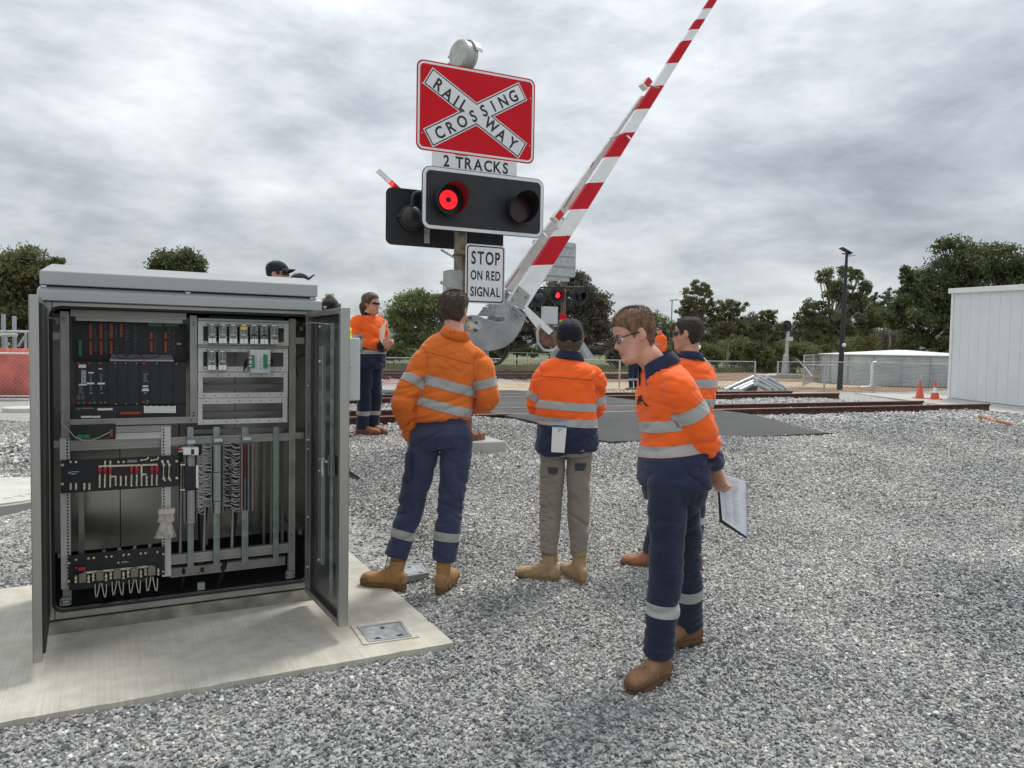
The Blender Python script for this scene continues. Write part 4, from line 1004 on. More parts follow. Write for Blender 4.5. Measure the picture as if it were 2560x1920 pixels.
# laptop shaped silver device with its black cable on top of the card rack
a0, a1, z0_, z1_ = cr_(cA, 745, 720, 1580, 745, .09)
lp = thing('flat_device', CAB.pt((a0 + a1) / 2, .14, z0_), 'thin silver device lying flat on the card rack inside the cabinet', 'laptop')
mb = MB(); zt_ = CAB.on(*cA(1100, 752), .085)[1]
mb.hexa([CAB.pt(a0, .09, zt_ + .002), CAB.pt(a1, .09, zt_ + .002), CAB.pt(a1 - .005, .195, zt_ + .03), CAB.pt(a0 + .01, .195, zt_ + .03), CAB.pt(a0, .086, zt_ + .012), CAB.pt(a1, .086, zt_ + .012), CAB.pt(a1 - .005, .19, zt_ + .041), CAB.pt(a0 + .01, .19, zt_ + .041)])
mb.build('casing', M['silver'], lp, bevel=.002)
pts = []
for x, y in ((1400, 650), (1395, 690), (1300, 712), (1180, 718), (1160, 680), (1100, 650), (1010, 650), (960, 690), (1000, 690), (900, 650), (830, 665), (870, 720), (1050, 728), (1170, 700), (1060, 620), (960, 560), (880, 540), (830, 560), (830, 470), (900, 445), (950, 500)):
    a, z = CAB.on(*cA(x, y), .10); pts.append(CAB.pt(a, .085, z + .006))
pts2 = []
for i in range(len(pts) - 1):
    for k in range(4): pts2.append(pts[i].lerp(pts[i + 1], k / 4))
MB().tube(pts2, .0028, 6).build('charging_cable', M['cable'], lp, smooth=True, ang=80)

# ================================================================== lids in the slab
def pit_cover(quad, z, root_label, cat='cover'):
    c = sum(quad, Vector()) / 4
    root = thing('pit_cover', Vector((c.x, c.y, z)), root_label, cat)
    def sc_q(k, zz_): return [Vector((c.x + (q.x - c.x) * k, c.y + (q.y - c.y) * k, zz_)) for q in quad]
    fr_ = MB(); o_, i_ = sc_q(1.0, z + .008), sc_q(.86, z + .008); o2, i2 = sc_q(1.0, z - .03), sc_q(.86, z - .03)
    for k in range(4):
        j = (k + 1) % 4; fr_.hexa([o2[k], o2[j], i2[j], i2[k], o_[k], o_[j], i_[j], i_[k]])
    fr_.build('cover_frame', M['galv_dull'], root)
    mb = MB(); a, b_ = sc_q(.845, z + .006), sc_q(.845, z - .02); mb.hexa(b_ + a); lid = mb.build('cover_plate', M['galv'], root)
    mb = MB(); m_ = c.lerp((quad[2] + quad[3]) / 2, .45); mb.cyl(Vector((m_.x, m_.y, z + .0055)), Vector((m_.x, m_.y, z + .0075)), .012, 12)
    for k in (0.15, .85):
        m_ = quad[0].lerp(quad[1], k).lerp(c, .25); mb.cyl(Vector((m_.x, m_.y, z + .0055)), Vector((m_.x, m_.y, z + .0075)), .02, 4)
    mb.build('key_hole', M['dark'], lid); return root
def q4(pts, z): return [Vector(G(u, v, z)) for u, v in pts]
pit_cover(q4([(922, 1609), (1030, 1594), (1003, 1556), (893, 1571)], SLAB_Z), SLAB_Z + .002, 'galvanised pit cover set in the front corner of the concrete slab', 'pit cover')
g0 = q4([(1000, 1455), (1072, 1443), (1052, 1418), (985, 1424)], 0.03)
pit_cover(g0, tz(g0[0].x, g0[0].y) + .05, 'galvanised pit cover between the boots of the man in all orange shirt', 'pit cover')
# mortar ring round the first cover
mq = q4([(909, 1614), (1048, 1594), (1008, 1546), (876, 1566)], SLAB_Z); iq = q4([(922, 1609), (1030, 1594), (1003, 1556), (893, 1571)], SLAB_Z)
mb = MB()
for k in range(4):
    j = (k + 1) % 4; up = Vector((0, 0, .006)); mb.hexa([mq[k], mq[j], iq[j], iq[k], mq[k] + up, mq[j] + up, iq[j] + up, iq[k] + up])
struct(mb.build('mortar_patch', mat('mortar', (0.47, 0.44, 0.38), .9, var=.12, vs=30, bump=.3, bs=120)))
# ================================================================== level crossing signal and boom gate
MF = Frame(-0.523, 8.2, 0.44)
def c3(x, y): return 900 + x / 2.0735, 60 + y / 2.0735
def c2(x, y): return 1100 + x / 3.19, 600 + y / 3.19
def c4(x, y): return 1200 + x / 2.074, y / 2.074
def plate(name, m, fr, outline, b, th, parent, bevel=0):
    mb = MB(); mb.prism([fr.pt(a, b, z) for a, z in outline], fr.n * th); return mb.build(name, m, parent, bevel=bevel)
def rrf(a0, a1, z0, z1, r): return rrect(a0, a1, z0, z1, r, 6)
_gl = {}
def glyph(ch):
    if ch not in _gl:
        cu = bpy.data.curves.new('glyph', 'FONT'); cu.body = ch; cu.size = 1.0; cu.offset = 0.022; cu.extrude = 0.004; cu.resolution_u = 4
        ob = bpy.data.objects.new('glyph', cu); me_ = ob.to_mesh()
        vs = [v.co.copy() for v in me_.vertices]; fs = [tuple(p.vertices) for p in me_.polygons]
        xs_ = [v.x for v in vs] or [0]; w = (min(xs_), max(xs_)); ob.to_mesh_clear(); bpy.data.objects.remove(ob)
        _gl[ch] = (vs, fs, w)
    return _gl[ch]
def put_glyph(mb, ch, fr, ca, cz, b, size, ang=0.0, sx=1.0, sgn=1):
    vs, fs, w = glyph(ch); mid = (w[0] + w[1]) / 2; c_, s_ = math.cos(ang), math.sin(ang); out = []
    for v in vs:
        x = (v.x - mid) * size * sx * 1.42; y = (v.y - 0.36) * size * 1.42
        out.append(fr.pt(ca + sgn * (x * c_ - y * s_), b - v.z * 0.3 - 0.0006, cz + x * s_ + y * c_))
    mb.add(out, fs)
def put_line(mb, text, fr, ca, cz, b, size, width, sx=1.0):
    ws = []
    for ch in text:
        if ch == ' ': ws.append(0.33)
        else:
            w = glyph(ch)[2]; ws.append((w[1] - w[0]) * 1.42 * sx)
    k_ = min(1.0, .84 * width / size / sum(ws)); ws = [w * k_ for w in ws]; sx = sx * k_
    gap = (width / size - sum(ws)) / max(1, len(text) - 1); x = -width / 2
    for ch, w in zip(text, ws):
        if ch != ' ': put_glyph(mb, ch, fr, ca + x + w * size / 2, cz, b, size, 0, sx)
        x += (w + gap) * size
sig = thing('crossing_signal', MF.pt(0, 0.1, tz(-.56, 8.3)), 'near signal post carrying the red railway crossing sign and one lit red lamp', 'railway signal')
zg = 0.42
mb = MB(); mb.tube([MF.pt(0.035, .12, zg + .1), MF.pt(0.0, .12, 2.0), MF.pt(-0.02, .12, 4.62)], .07, 20)
mb.build('mast', [mat('weathered signal mast', (0.20, 0.165, 0.13), 0.5, 0.45, var=0.2, vs=6)], sig, smooth=True)
mb = MB(); mb.hexa([MF.pt(-.42, -.35, zg - .2), MF.pt(.36, -.35, zg - .2), MF.pt(.36, .5, zg - .2), MF.pt(-.42, .5, zg - .2), MF.pt(-.42, -.35, zg + .115), MF.pt(.36, -.35, zg + .115), MF.pt(.36, .5, zg + .115), MF.pt(-.42, .5, zg + .115)])
mb.build('footing', M['conc'], sig, bevel=.012)
mb = MB(); mb.cyl(MF.pt(.03, -.02, zg + .116), MF.pt(.03, -.02, zg + .18), .21, 20); mb.cyl(MF.pt(.03, .10, zg + .18), MF.pt(.03, .10, zg + .34), .11, 16)
fl = mb.build('base_flange', mat('rust red primer', (0.20, 0.065, 0.035), 0.6, .1, var=.2, vs=20), sig, smooth=True)
mb = MB()
for k in range(6):
    t_ = k * math.pi / 3 + .2; c_ = MF.pt(.03 + .17 * math.cos(t_), -.02 + .17 * math.sin(t_), zg + .18); mb.cyl(c_, c_ + Vector((0, 0, .04)), .018, 6)
mb.build('anchor_bolt', M['galv'], fl)
# --- railway crossing sign
SB = -0.02
sgn_ = plate('crossing_sign', M['galv_dull'], MF, rrf(-.560, .788, 3.528, 4.440, .075), SB, .004, sig)
plate('sign_border', M['redsign'], MF, rrf(-.560, .788, 3.528, 4.440, .075), SB - .002, .0018, sgn_)
plate('sign_border', M['signw'], MF, rrf(-.546, .774, 3.542, 4.426, .066), SB - .0035, .0013, sgn_)
plate('sign_face', M['redsign'], MF, rrf(-.524, .752, 3.564, 4.404, .048), SB - .005, .0013, sgn_)
def mapc(x, y, b=SB): return MF.on(*c3(x, y), b)
def bar2(p, q, w):
    p = Vector((p[0], p[1])); q = Vector((q[0], q[1])); d = (q - p).normalized(); n_ = Vector((-d.y, d.x)); return p, q, d, n_
b1a = ((mapc(375, 228)[0] + mapc(325, 305)[0]) / 2, (mapc(375, 228)[1] + mapc(325, 305)[1]) / 2)
b1b = ((mapc(823, 697)[0] + mapc(863, 620)[0]) / 2, (mapc(823, 697)[1] + mapc(863, 620)[1]) / 2)
b2a = ((mapc(325, 545)[0] + mapc(377, 638)[0]) / 2, (mapc(325, 545)[1] + mapc(377, 638)[1]) / 2)
b2b = ((mapc(862, 395)[0] + mapc(825, 303)[0]) / 2, (mapc(862, 395)[1] + mapc(825, 303)[1]) / 2)
BW_ = 0.205
for i, (m_, ins, d_) in enumerate((('signw', 0.0, .0062), ('text', .010, .0072), ('signw', .022, .0082))):
    for j, (pa, pb) in enumerate(((b1a, b1b), (b2a, b2b))):
        p, q, d, n_ = bar2(pa, pb, BW_); h = BW_ / 2 - ins
        p2 = p + d * ins; q2 = q - d * ins
        pts = [p2 - n_ * h, q2 - n_ * h, q2 + n_ * h, p2 + n_ * h]
        plate('cross_bar', M[m_], MF, [tuple(x) for x in pts], SB - d_ - .0003 * j, .0009, sgn_)
mb = MB()
for txt, pos, pa, pb in (('RAIL', [(408, 316), (455, 362), (499, 396), (538, 424)], b1a, b1b), ('WAY', [(680, 524), (732, 575), (790, 618)], b1a, b1b), ('CROSSING', [(411, 562), (469, 534), (527, 505), (585, 477), (640, 449), (688, 425), (740, 401), (792, 375)], b2a, b2b)):
    ang = math.atan2(pb[1] - pa[1], pb[0] - pa[0])
    for ch, (x, y) in zip(txt, pos):
        a, z = mapc(x, y); put_glyph(mb, ch, MF, a, z, SB - .0088, .118, ang, 0.86)
mb.build('lettering', M['text'], sgn_)
mb = MB()
for a, z in ((-.50, 4.20), (-.50, 3.70), (.73, 4.23), (.73, 3.72)): mb.cyl(MF.pt(a, SB - .008, z), MF.pt(a, SB - .004, z), .008, 8)
mb.build('sign_bolt', M['galv'], sgn_)
mb = MB()
for z in (3.70, 4.25): mb.fb(MF, -.45, .68, SB + .005, SB + .03, z - .02, z + .02)
mb.build('sign_rail', M['galv_dull'], sgn_)
# --- 2 TRACKS plate
tp = plate('tracks_plate', M['signw'], MF, [(-.385, 3.362), (.585, 3.362), (.585, 3.524), (-.385, 3.524)], SB + .004, .004, sig)
mb = MB(); put_line(mb, '2 TRACKS', MF, .11, 3.452, SB + .004, .115, .74, .95); mb.build('lettering', M['text'], tp)
# --- stop on red signal plate
spn = plate('stop_plate', M['signw'], MF, rrf(.006, .467, 1.985, 2.615, .04), -.01, .004, sig)
plate('sign_border', M['text'], MF, rrf(.020, .453, 1.999, 2.601, .034), -.0115, .001, spn)
plate('sign_face', M['signw'], MF, rrf(.034, .439, 2.013, 2.587, .026), -.013, .001, spn)
mb = MB(); put_line(mb, 'STOP', MF, .237, 2.475, -.0135, .135, .335, .92); put_line(mb, 'ON RED', MF, .237, 2.290, -.0135, .098, .345, .92); put_line(mb, 'SIGNAL', MF, .237, 2.115, -.0135, .098, .345, .92)
mb.build('lettering', M['text'], spn)
mb = MB(); mb.fb(MF, -.085, .20, -.006, .05, 2.50, 2.54); mb.tube([MF.pt(.08 * math.cos(k * .5236), .12 + .08 * math.sin(k * .5236), 2.50) for k in range(13)], .012, 6); mb.build('mast_clamp', M['brownm'], sig)
# --- twin lamp backboard facing us
def lamp_unit(board, fr, ca, cz, b, r, lit, out=-1, hood=.23, lenscol='led'):
    h = MB(); n = 28; vs = []; fs = []
    for i in range(n):                               # visor: longer above, flared slightly
        t_ = 2 * math.pi * i / n; up = math.sin(t_)
        L = hood * (0.62 + 0.38 * max(-.35, up)) if up > -.55 else hood * .42
        for rr, dd in ((r, 0.0), (r * 1.10, L), (r * 1.10 + .004, L), (r + .004, 0.0)):
            vs.append(fr.pt(ca + rr * math.cos(t_), b + out * dd, cz + rr * math.sin(t_) - dd * .06))
    for i in range(n):
        j = (i + 1) % n
        for k in range(3): fs.append((i * 4 + k, i * 4 + k + 1, j * 4 + k + 1, j * 4 + k))
    h.add(vs, fs); lo = h.build('visor', M['blackp'], board, smooth=True)
    d = MB(); d.cyl(fr.pt(ca, b + out * .002, cz), fr.pt(ca, b + out * .014, cz), r * (.97 if lit != 'dots' else .70), 28)
    le = d.build('lens', mat('unlit red lens', (.030, .003, .004), .3) if not lit else mat('lens base', (.16, .003, .004), .6), lo, smooth=True)
    if lit:
        e_ = MB()
        if lit == 'dots':
            k0 = 0
            for ring in range(4, 12):
                rr = r * .66 * ring / 11.5; m_ = int(ring * 5.2)
                for q in range(m_):
                    t_ = 2 * math.pi * (q + .5 * (ring % 2)) / m_
                    e_.cyl(fr.pt(ca + rr * math.cos(t_), b + out * .0135, cz + rr * math.sin(t_)), fr.pt(ca + rr * math.cos(t_), b + out * .018, cz + rr * math.sin(t_)), .0031, 6)
        else: e_.cyl(fr.pt(ca, b + out * .0135, cz), fr.pt(ca, b + out * .018, cz), r * .7, 20)
        o = e_.build('led_array', mat('lit red led', (.8, .02, .03), .4, emit=(1.0, .012, .02), estr=2.0), lo); o['kind'] = 'stuff'
    return lo
bd = plate('lamp_board', M['signw'], MF, rrf(-.490, .900, 2.735, 3.365, .085), -.045, .004, sig)
plate('board_edge', M['blackp'], MF, rrf(-.497, .907, 2.728, 3.372, .09), -.040, .012, bd)
plate('board_face', M['blackp'], MF, rrf(-.455, .865, 2.770, 3.330, .05), -.048, .002, bd)
a1_, z1_ = MF.on(1120, 500, -.05); lamp_unit(bd, MF, a1_, z1_, -.048, .150, 'dots', hood=.26)
a2_, z2_ = MF.on(1296, 521, -.05); lamp_unit(bd, MF, a2_, z2_, -.048, .150, None, hood=.26)
mb = MB()
for a, z in ((a1_, z1_), (a2_, z2_)): mb.cyl(MF.pt(a, -.03, z), MF.pt(a, .12, z), .12, 20, .07)
mb.fb(MF, a1_, a2_, .10, .14, z1_ - .02, z1_ + .02); mb.build('lamp_housing', M['blackp'], bd, smooth=True)
# --- board facing the other way, seen from behind
BK = 0.42
def ob(u, v, b=BK): return MF.on(u, v, b)
p0 = ob(964, 608); p1 = ob(1250, 480)
bb = plate('rear_lamp_board', M['blackp'], MF, rrf(p0[0], p0[0] + 1.38, p0[1] - .01, p0[1] + .60, .07), BK, .006, sig)
al, zl = ob(1026, 545)
mb = MB(); mb.ball(MF.pt(al, BK - .03, zl), .128, .10, .128, n=24, m=12, R=Matrix.Rotation(MF.yaw, 3, 'Z')); mb.tube([MF.pt(al + .13 * math.cos(t_), BK - .03, zl + .13 * math.sin(t_)) for t_ in [k * math.pi / 12 for k in range(25)]], .012, 6)
mb.build('lamp_back', mat('matt black casting', (.02, .021, .023), .42), bb, smooth=True)
mb = MB(); mb.tube([MF.pt(al, BK - .06, zl + .11), MF.pt(al, BK - .07, zl + .20), MF.pt(al + .02, BK - .07, zl + .245), MF.pt(al + .07, BK - .07, zl + .265), MF.pt(al + .9, BK - .07, zl + .265)], .026, 12); mb.cyl(MF.pt(al + .10, BK - .07, zl + .265), MF.pt(al + .13, BK - .07, zl + .265), .04, 8); mb.ball(MF.pt(al - .14, BK - .03, zl + .0), .02, n=8, m=6)
mb.build('lamp_arm', bpy.data.materials['matt black casting'], bb, smooth=True)
a, z = ob(1067, 590, BK - .02); mb = MB(); mb.fb(MF, a - .03, a + .03, BK - .03, BK - .004, z - .08, z + .10); mb.build('board_channel', M['galv'], bb, bevel=.003)
# second pair of discs behind (black band to the right of the mast)
mb = MB(); mb.tube([MF.pt(-.12, .40, 2.58), MF.pt(-.02, .2, 2.47)], .012, 6); mb.build('board_brace', M['galv'], sig)
# --- bell
mb = MB(); bc = MF.pt(.0, .10, 4.60); ax = (-MF.e * .93 - MF.n * .36).normalized()
mb.cyl(bc + ax * -.02, bc + ax * .075, .150, 28); mb.cyl(bc + ax * .075, bc + ax * .09, .150, 28, .135); mb.cyl(bc - ax * .06, bc - ax * .02, .158, 28)
bl = mb.build('bell', mat('bell grey enamel', (.40, .41, .39), .45, .3, var=.12, vs=12), sig, smooth=True)
mb = MB(); sdv = ax.cross(Vector((0, 0, 1))).normalized()
vs = []; fs = []
for i in range(13):
    t_ = math.pi * (0.05 + .9 * i / 12) - math.pi / 2 + math.pi / 2
    for dd, rr in ((-.11, .165), (-.02, .165), (-.02, .172), (-.11, .172)): vs.append(bc + ax * dd + sdv * (rr * math.cos(t_)) + Vector((0, 0, rr * math.sin(t_))))
for i in range(12): fs += [(i * 4 + k, i * 4 + (k + 1) % 4, i * 4 + 4 + (k + 1) % 4, i * 4 + 4 + k) for k in range(4)]
mb.add(vs, fs)
for dz in (-.05, .02): mb.cyl(bc + ax * .05 + sdv * .15 + Vector((0, 0, dz)), bc + ax * .05 + sdv * .19 + Vector((0, 0, dz)), .014, 8)
mb.cyl(bc + Vector((0, 0, -.22)), bc + Vector((0, 0, -.13)), .05, 12); mb.build('bell_hood', bpy.data.materials['bell grey enamel'], bl)
# --- small box and bracket on the left of the mast
a0, z1b = MF.on(1122, 674, .08); a1, z0b = MF.on(1148, 745, .08)
mb = MB(); mb.fb(MF, a0, a1 + .03, .05, .26, z0b, z1b); mb.build('junction_box', M['galv_dull'], sig, bevel=.006)
mb = MB(); p = MF.on(1101, 705, .05); q = MF.on(1126, 716, .05)
mb.bar(MF.pt(p[0], .05, p[1]), MF.pt(q[0], .05, q[1]), .03, .03); mb.bar(MF.pt((p[0] + q[0]) / 2, .05, p[1] - .01), MF.pt((p[0] + q[0]) / 2 - .01, .05, p[1] - .12), .02, .02); mb.build('latch', M['galv'], sig)

# ================================================================== near boom gate
gate = thing('boom_gate', MF.pt(.30, .1, zg), 'near raised boom gate arm with red and white stripes leaning over the crossing', 'boom gate')
BF, BR_, BT = -.17, .36, .08
def poly_on(fr, c, pts, b): return [fr.on(*c(x, y), b) for x, y in pts]
cast_o = [(190, 612), (250, 598), (290, 600), (340, 618), (400, 640), (450, 655), (490, 655), (520, 640), (543, 605), (560, 560), (590, 522), (692, 602), (682, 640), (655, 700), (625, 752), (590, 800), (550, 835), (500, 862), (440, 879), (385, 886), (335, 878), (290, 850), (245, 800), (205, 745), (185, 690)]
mb = MB(); mb.prism([MF.pt(a, BF, z) for a, z in poly_on(MF, c2, cast_o, BF)], MF.n * .035)
ca = mb.build('counterweight_arm', M['cast'], gate, bevel=.006)
mb = MB(); mb.prism([MF.pt(a, BR_, z) for a, z in poly_on(MF, c2, cast_o, BF)], MF.n * .035); mb.build('counterweight_arm', M['cast'], gate, bevel=.006)
mb = MB(); a, z = MF.on(*c2(236, 684), BF); mb.cyl(MF.pt(a, BF - .05, z), MF.pt(a, BF + .02, z), .028, 6); mb.cyl(MF.pt(a, BF - .02, z), MF.pt(a, BF, z), .045, 18)
mb.build('hub_bolt', M['brass'], ca)
mb = MB()
for x, y in ((240, 622), (287, 659), (285, 720), (196, 640)):
    a, z = MF.on(*c2(x, y), BF); mb.cyl(MF.pt(a, BF - .022, z), MF.pt(a, BF + .005, z), .018, 8)
mb.build('flange_bolt', M['brownm'], ca)
mb = MB(); q = [MF.on(*c2(x, y), BF) for x, y in ((585, 553), (655, 603), (622, 668), (565, 625))]      # raised maker's frame on the casting
qq = [MF.pt(a, BF - .003, z) for a, z in q]
for i in range(4): mb.bar(qq[i], qq[(i + 1) % 4], .006, .008, up=MF.n)
for f_ in (.3, .5, .7):
    mb.bar(qq[0].lerp(qq[3], f_).lerp(qq[1].lerp(qq[2], f_), .2), qq[0].lerp(qq[3], f_).lerp(qq[1].lerp(qq[2], f_), .8), .005, .02, up=MF.n)
mb.build('cast_mark', M['cast'], ca)
# operating mechanism between the arms
mb = MB(); mb.fb(MF, -.16, .26, -.10, .34, 1.18, 1.66); mc = mb.build('mechanism_case', M['galv_dull'], gate, bevel=.02)
mb = MB(); mb.cyl(MF.pt(.08, BF - .01, 1.75), MF.pt(.08, BR_ + .03, 1.75), .05, 16); mb.build('main_shaft', M['galv'], gate, smooth=True)
mb = MB(); mb.cyl(MF.pt(-.10, -.06, 1.66), MF.pt(-.10, -.06, 1.80), .045, 14); mb.cyl(MF.pt(-.17, .0, 1.58), MF.pt(-.17, .0, 1.78), .04, 14); mb.tube([MF.pt(-.12, -.08, 1.72), MF.pt(-.30, -.05, 1.65), MF.pt(-.42, .0, 1.45), MF.pt(-.44, .05, 1.2)], .018, 8); mb.build('motor_fitting', mat('ochre fitting', (.30, .17, .05), .5, var=.4, vs=30), gate, smooth=True)
# rear web plate and struts
wp = [(295, 606), (525, 611), (590, 520), (510, 455), (455, 470), (360, 525)]
mb = MB(); mb.prism([MF.pt(a, BR_ - .06, z) for a, z in poly_on(MF, c2, wp, BR_ - .06)], MF.n * .01); mb.build('web_plate', M['galv'], gate)
mb = MB()
for x0, y0, x1, y1 in ((430, 610, 505, 640), (465, 612, 530, 640), (330, 545, 415, 530), (520, 400, 560, 455)):
    a, z = MF.on(*c2(x0, y0), .1); a2, z2 = MF.on(*c2(x1, y1), .1); mb.bar(MF.pt(a, .0, z), MF.pt(a2, .25, z2), .05, .02)
mb.build('cross_strut', M['galv_dull'], gate)
# the two boom beams
def lerp(a, b, t): return a + (b - a) * t
def beam_pt(u0, v0, u1, v1, v, bb0, bb1, vb1):
    t_ = (v - v0) / (v1 - v0); u = lerp(u0, u1, t_); f_ = min(1.0, (v - v0) / (vb1 - v0)); b = lerp(bb0, bb1, f_); a, z = MF.on(u, v, b); return a, b, z
cuts = [1560, 1372, 1222, 1083, 945, 812, 685, 563, 442, 325, 208, 150, 97, 42, -12, -70, -130]
boom = MB().fb(MF, .0, .01, 0, .01, 1.74, 1.75).build('boom_arm', M['whitep'], gate)
for i in range(len(cuts) - 1):
    va, vb = cuts[i] / 2.074, cuts[i + 1] / 2.074
    def quad(v, w=0):
        L = beam_pt(1275, 752, 1774, 0, v + 1.5, BF, BT, 232); R_ = beam_pt(1316, 771, 1793, 0, v, BF, BT, 232); return L, R_
    mb = MB(); lo, hi = quad(va), quad(vb)
    if i == 0: lo = (beam_pt(1275, 752, 1774, 0, 752, BF, BT, 232), beam_pt(1316, 771, 1793, 0, 771, BF, BT, 232))
    th = lerp(.075, .04, i / 15)
    c = [MF.pt(lo[0][0], lo[0][1], lo[0][2]), MF.pt(lo[1][0], lo[1][1], lo[1][2]), MF.pt(hi[1][0], hi[1][1], hi[1][2]), MF.pt(hi[0][0], hi[0][1], hi[0][2])]
    mb.hexa([c[0], c[1], c[1] + MF.n * th, c[0] + MF.n * th, c[3], c[2], c[2] + MF.n * th, c[3] + MF.n * th])
    mb.build('stripe_section', M['redp'] if i % 2 else M['whitep'], boom)
# rear beam, converging with the front one
mb = MB(); NS = 9; ring = []
for i in range(NS):
    t_ = i / (NS - 1); v = lerp(735, 238, t_); u = lerp(1246, 1605, t_); w_ = lerp(48, 24, t_); b = lerp(BR_, BT + .05, t_)
    a, z = MF.on(u, v, b); a2, z2 = MF.on(u + w_, v + w_ * .62, b); th = .06
    ring.append([MF.pt(a, b, z), MF.pt(a2, b, z2), MF.pt(a2, b + th, z2), MF.pt(a, b + th, z)])
mb.add([p for r in ring for p in r], [(i * 4 + k, i * 4 + (k + 1) % 4, i * 4 + 4 + (k + 1) % 4, i * 4 + 4 + k) for i in range(NS - 1) for k in range(4)] + [(3, 2, 1, 0), (NS * 4 - 4, NS * 4 - 3, NS * 4 - 2, NS * 4 - 1)])
rb_ = mb.build('rear_boom_beam', M['whitedirty'], gate)
mb = MB()
for u0, v0, u1, v1 in ((1250, 726, 1288, 672), (1400, 520, 1425, 478), (1466, 418, 1474, 405), (1562, 288, 1570, 275)):
    a, z = MF.on(u0 + 9, v0, .2); a2, z2 = MF.on(u1 + 9, v1, .2); mb.bar(MF.pt(a, .19, z), MF.pt(a2, .19, z2), .02, .006)
mb.build('edge_strip', mat('dull red edge', (.22, .05, .05), .5), rb_)
mb = MB()
for p_, q_ in (((325, 1200), (408, 1180)), ((325, 1205), (345, 1232)), ((675, 716), (738, 690)), ((408, 1182), (455, 1222)), ((742, 688), (775, 722)), ((120, 1490), (160, 1530))):
    a, z = MF.on(*c4(*p_), .2); a2, z2 = MF.on(*c4(*q_), -.1); mb.tube([MF.pt(a, .2, z), MF.pt(a2, -.12 if z2 < 4 else -.03, z2)], .010, 6)
mb.build('boom_brace', M['whitedirty'], boom)
# fixing plate with bolts
q = poly_on(MF, c2, [(552, 492), (626, 362), (722, 442), (655, 560)], BF - .008)
mb = MB(); mb.prism([MF.pt(a, BF - .008, z) for a, z in q], MF.n * .007); fp = mb.build('fixing_plate', M['alu'], boom)
mb = MB()
for x, y in ((628, 402), (692, 455), (562, 530), (586, 472)):
    a, z = MF.on(*c2(x, y), BF - .01); mb.cyl(MF.pt(a, BF - .028, z), MF.pt(a, BF, z), .017, 6)
mb.build('plate_bolt', M['galv_dull'], fp)
def boom_lamp(u, v, b, sc_, parent, dirx=1):
    a, z = MF.on(u, v, b); ang = math.radians(52); d = MF.e * math.cos(ang) + Vector((0, 0, math.sin(ang))); nrm = MF.e * -math.sin(ang) + Vector((0, 0, math.cos(ang)))
    c = MF.pt(a, b, z)
    def bx(d0, d1, n0, n1, f0, f1): return [c + d * x + nrm * y_ + MF.n * w for w, (x, y_) in [(f0, (d0, n0)), (f0, (d1, n0)), (f0, (d1, n1)), (f0, (d0, n1)), (f1, (d0, n0)), (f1, (d1, n0)), (f1, (d1, n1)), (f1, (d0, n1))]]
    o = MB().hexa(bx(-.07, .05, -.03, .06, -.05, .04)).build('boom_lamp', M['whitedirty'], parent, bevel=.006)
    MB().hexa(bx(-.045, .055, -.02, .05, -.058, -.045)).build('lamp_lens', mat('red marker lens', (.45, .01, .015), .2, emit=(1, .01, .02), estr=.04), o, bevel=.004)
    return o
boom_lamp(1395, 543, -.06, 1, boom); boom_lamp(1616, 212, -.02, 1, boom)
for u_, v_, b_ in ((1395, 543, -.06), (1616, 212, -.02)):
    a, z = MF.on(u_, v_, b_); a2, z2 = MF.on(u_ + 30, v_ + 8, b_ + .02); MB().bar(MF.pt(a, b_, z), MF.pt(a2, b_ + .02, z2), .03, .012).build('lamp_bracket', M['galv_dull'], boom)
mb = MB(); pts = []
for x, y in ((540, 835), (541, 880), (520, 930), (480, 975), (415, 998), (350, 985)):
    a, z = MF.on(*c2(x, y), .05); pts.append(MF.pt(a, .05, z))
mb.tube(pts, .017, 8); mb.build('flexible_conduit', M['cable'], gate, smooth=True)

# ================================================================== far crossing signal, gate and arm
FF = Frame(1.35, 21.0, 0.44 + math.pi)      # faces away: its a axis runs to the left
FN = Frame(1.35, 21.0, 0.44)
fzb = tz(1.35, 21.0)
far = thing('crossing_signal', FN.pt(0, 0, fzb), 'far crossing signal across the tracks, seen from behind with round lamps on a crossbar', 'railway signal')
mb = MB(); mb.tube([FN.pt(.0, 0, fzb), FN.pt(.02, 0, 4.4)], .068, 14); mb.build('mast', M['brownm'], far, smooth=True)
def f_on(u, v, b=0.0): return FN.on(u, v, b)
a, z = f_on(1435, 609); 
bs_ = plate('sign_back', M['galv'], FN, rrf(a - 1.33, a, z - .92, z, .07), -.12, .004, far)
a2, z2 = f_on(1419, 693); plate('tracks_plate_back', M['galv'], FN, [(a2 - .95, z2 - .13), (a2, z2 - .13), (a2, z2), (a2 - .95, z2)], -.11, .004, far)
mb = MB()
for k in (.13, .38, .66, .92): mb.fb(FN, a - 1.25, a - .05, -.15, -.122, z - k - .015, z - k + .015)
for k in (.13, .38, .66, .92, 1.05): mb.tube([FN.pt(.02 + .08 * math.cos(t_ * .6283), .08 * math.sin(t_ * .6283), z - k) for t_ in range(11)], .012, 5)
mb.build('sign_rail', M['galv_dull'], bs_)
mb = MB(); l0 = f_on(1346, 719); l1 = f_on(1455, 719); mb.tube([FN.pt(l0[0], -.10, l0[1]), FN.pt(l1[0], -.10, l1[1])], .022, 8); cb = mb.build('crossbar', M['blackp'], far, smooth=True)
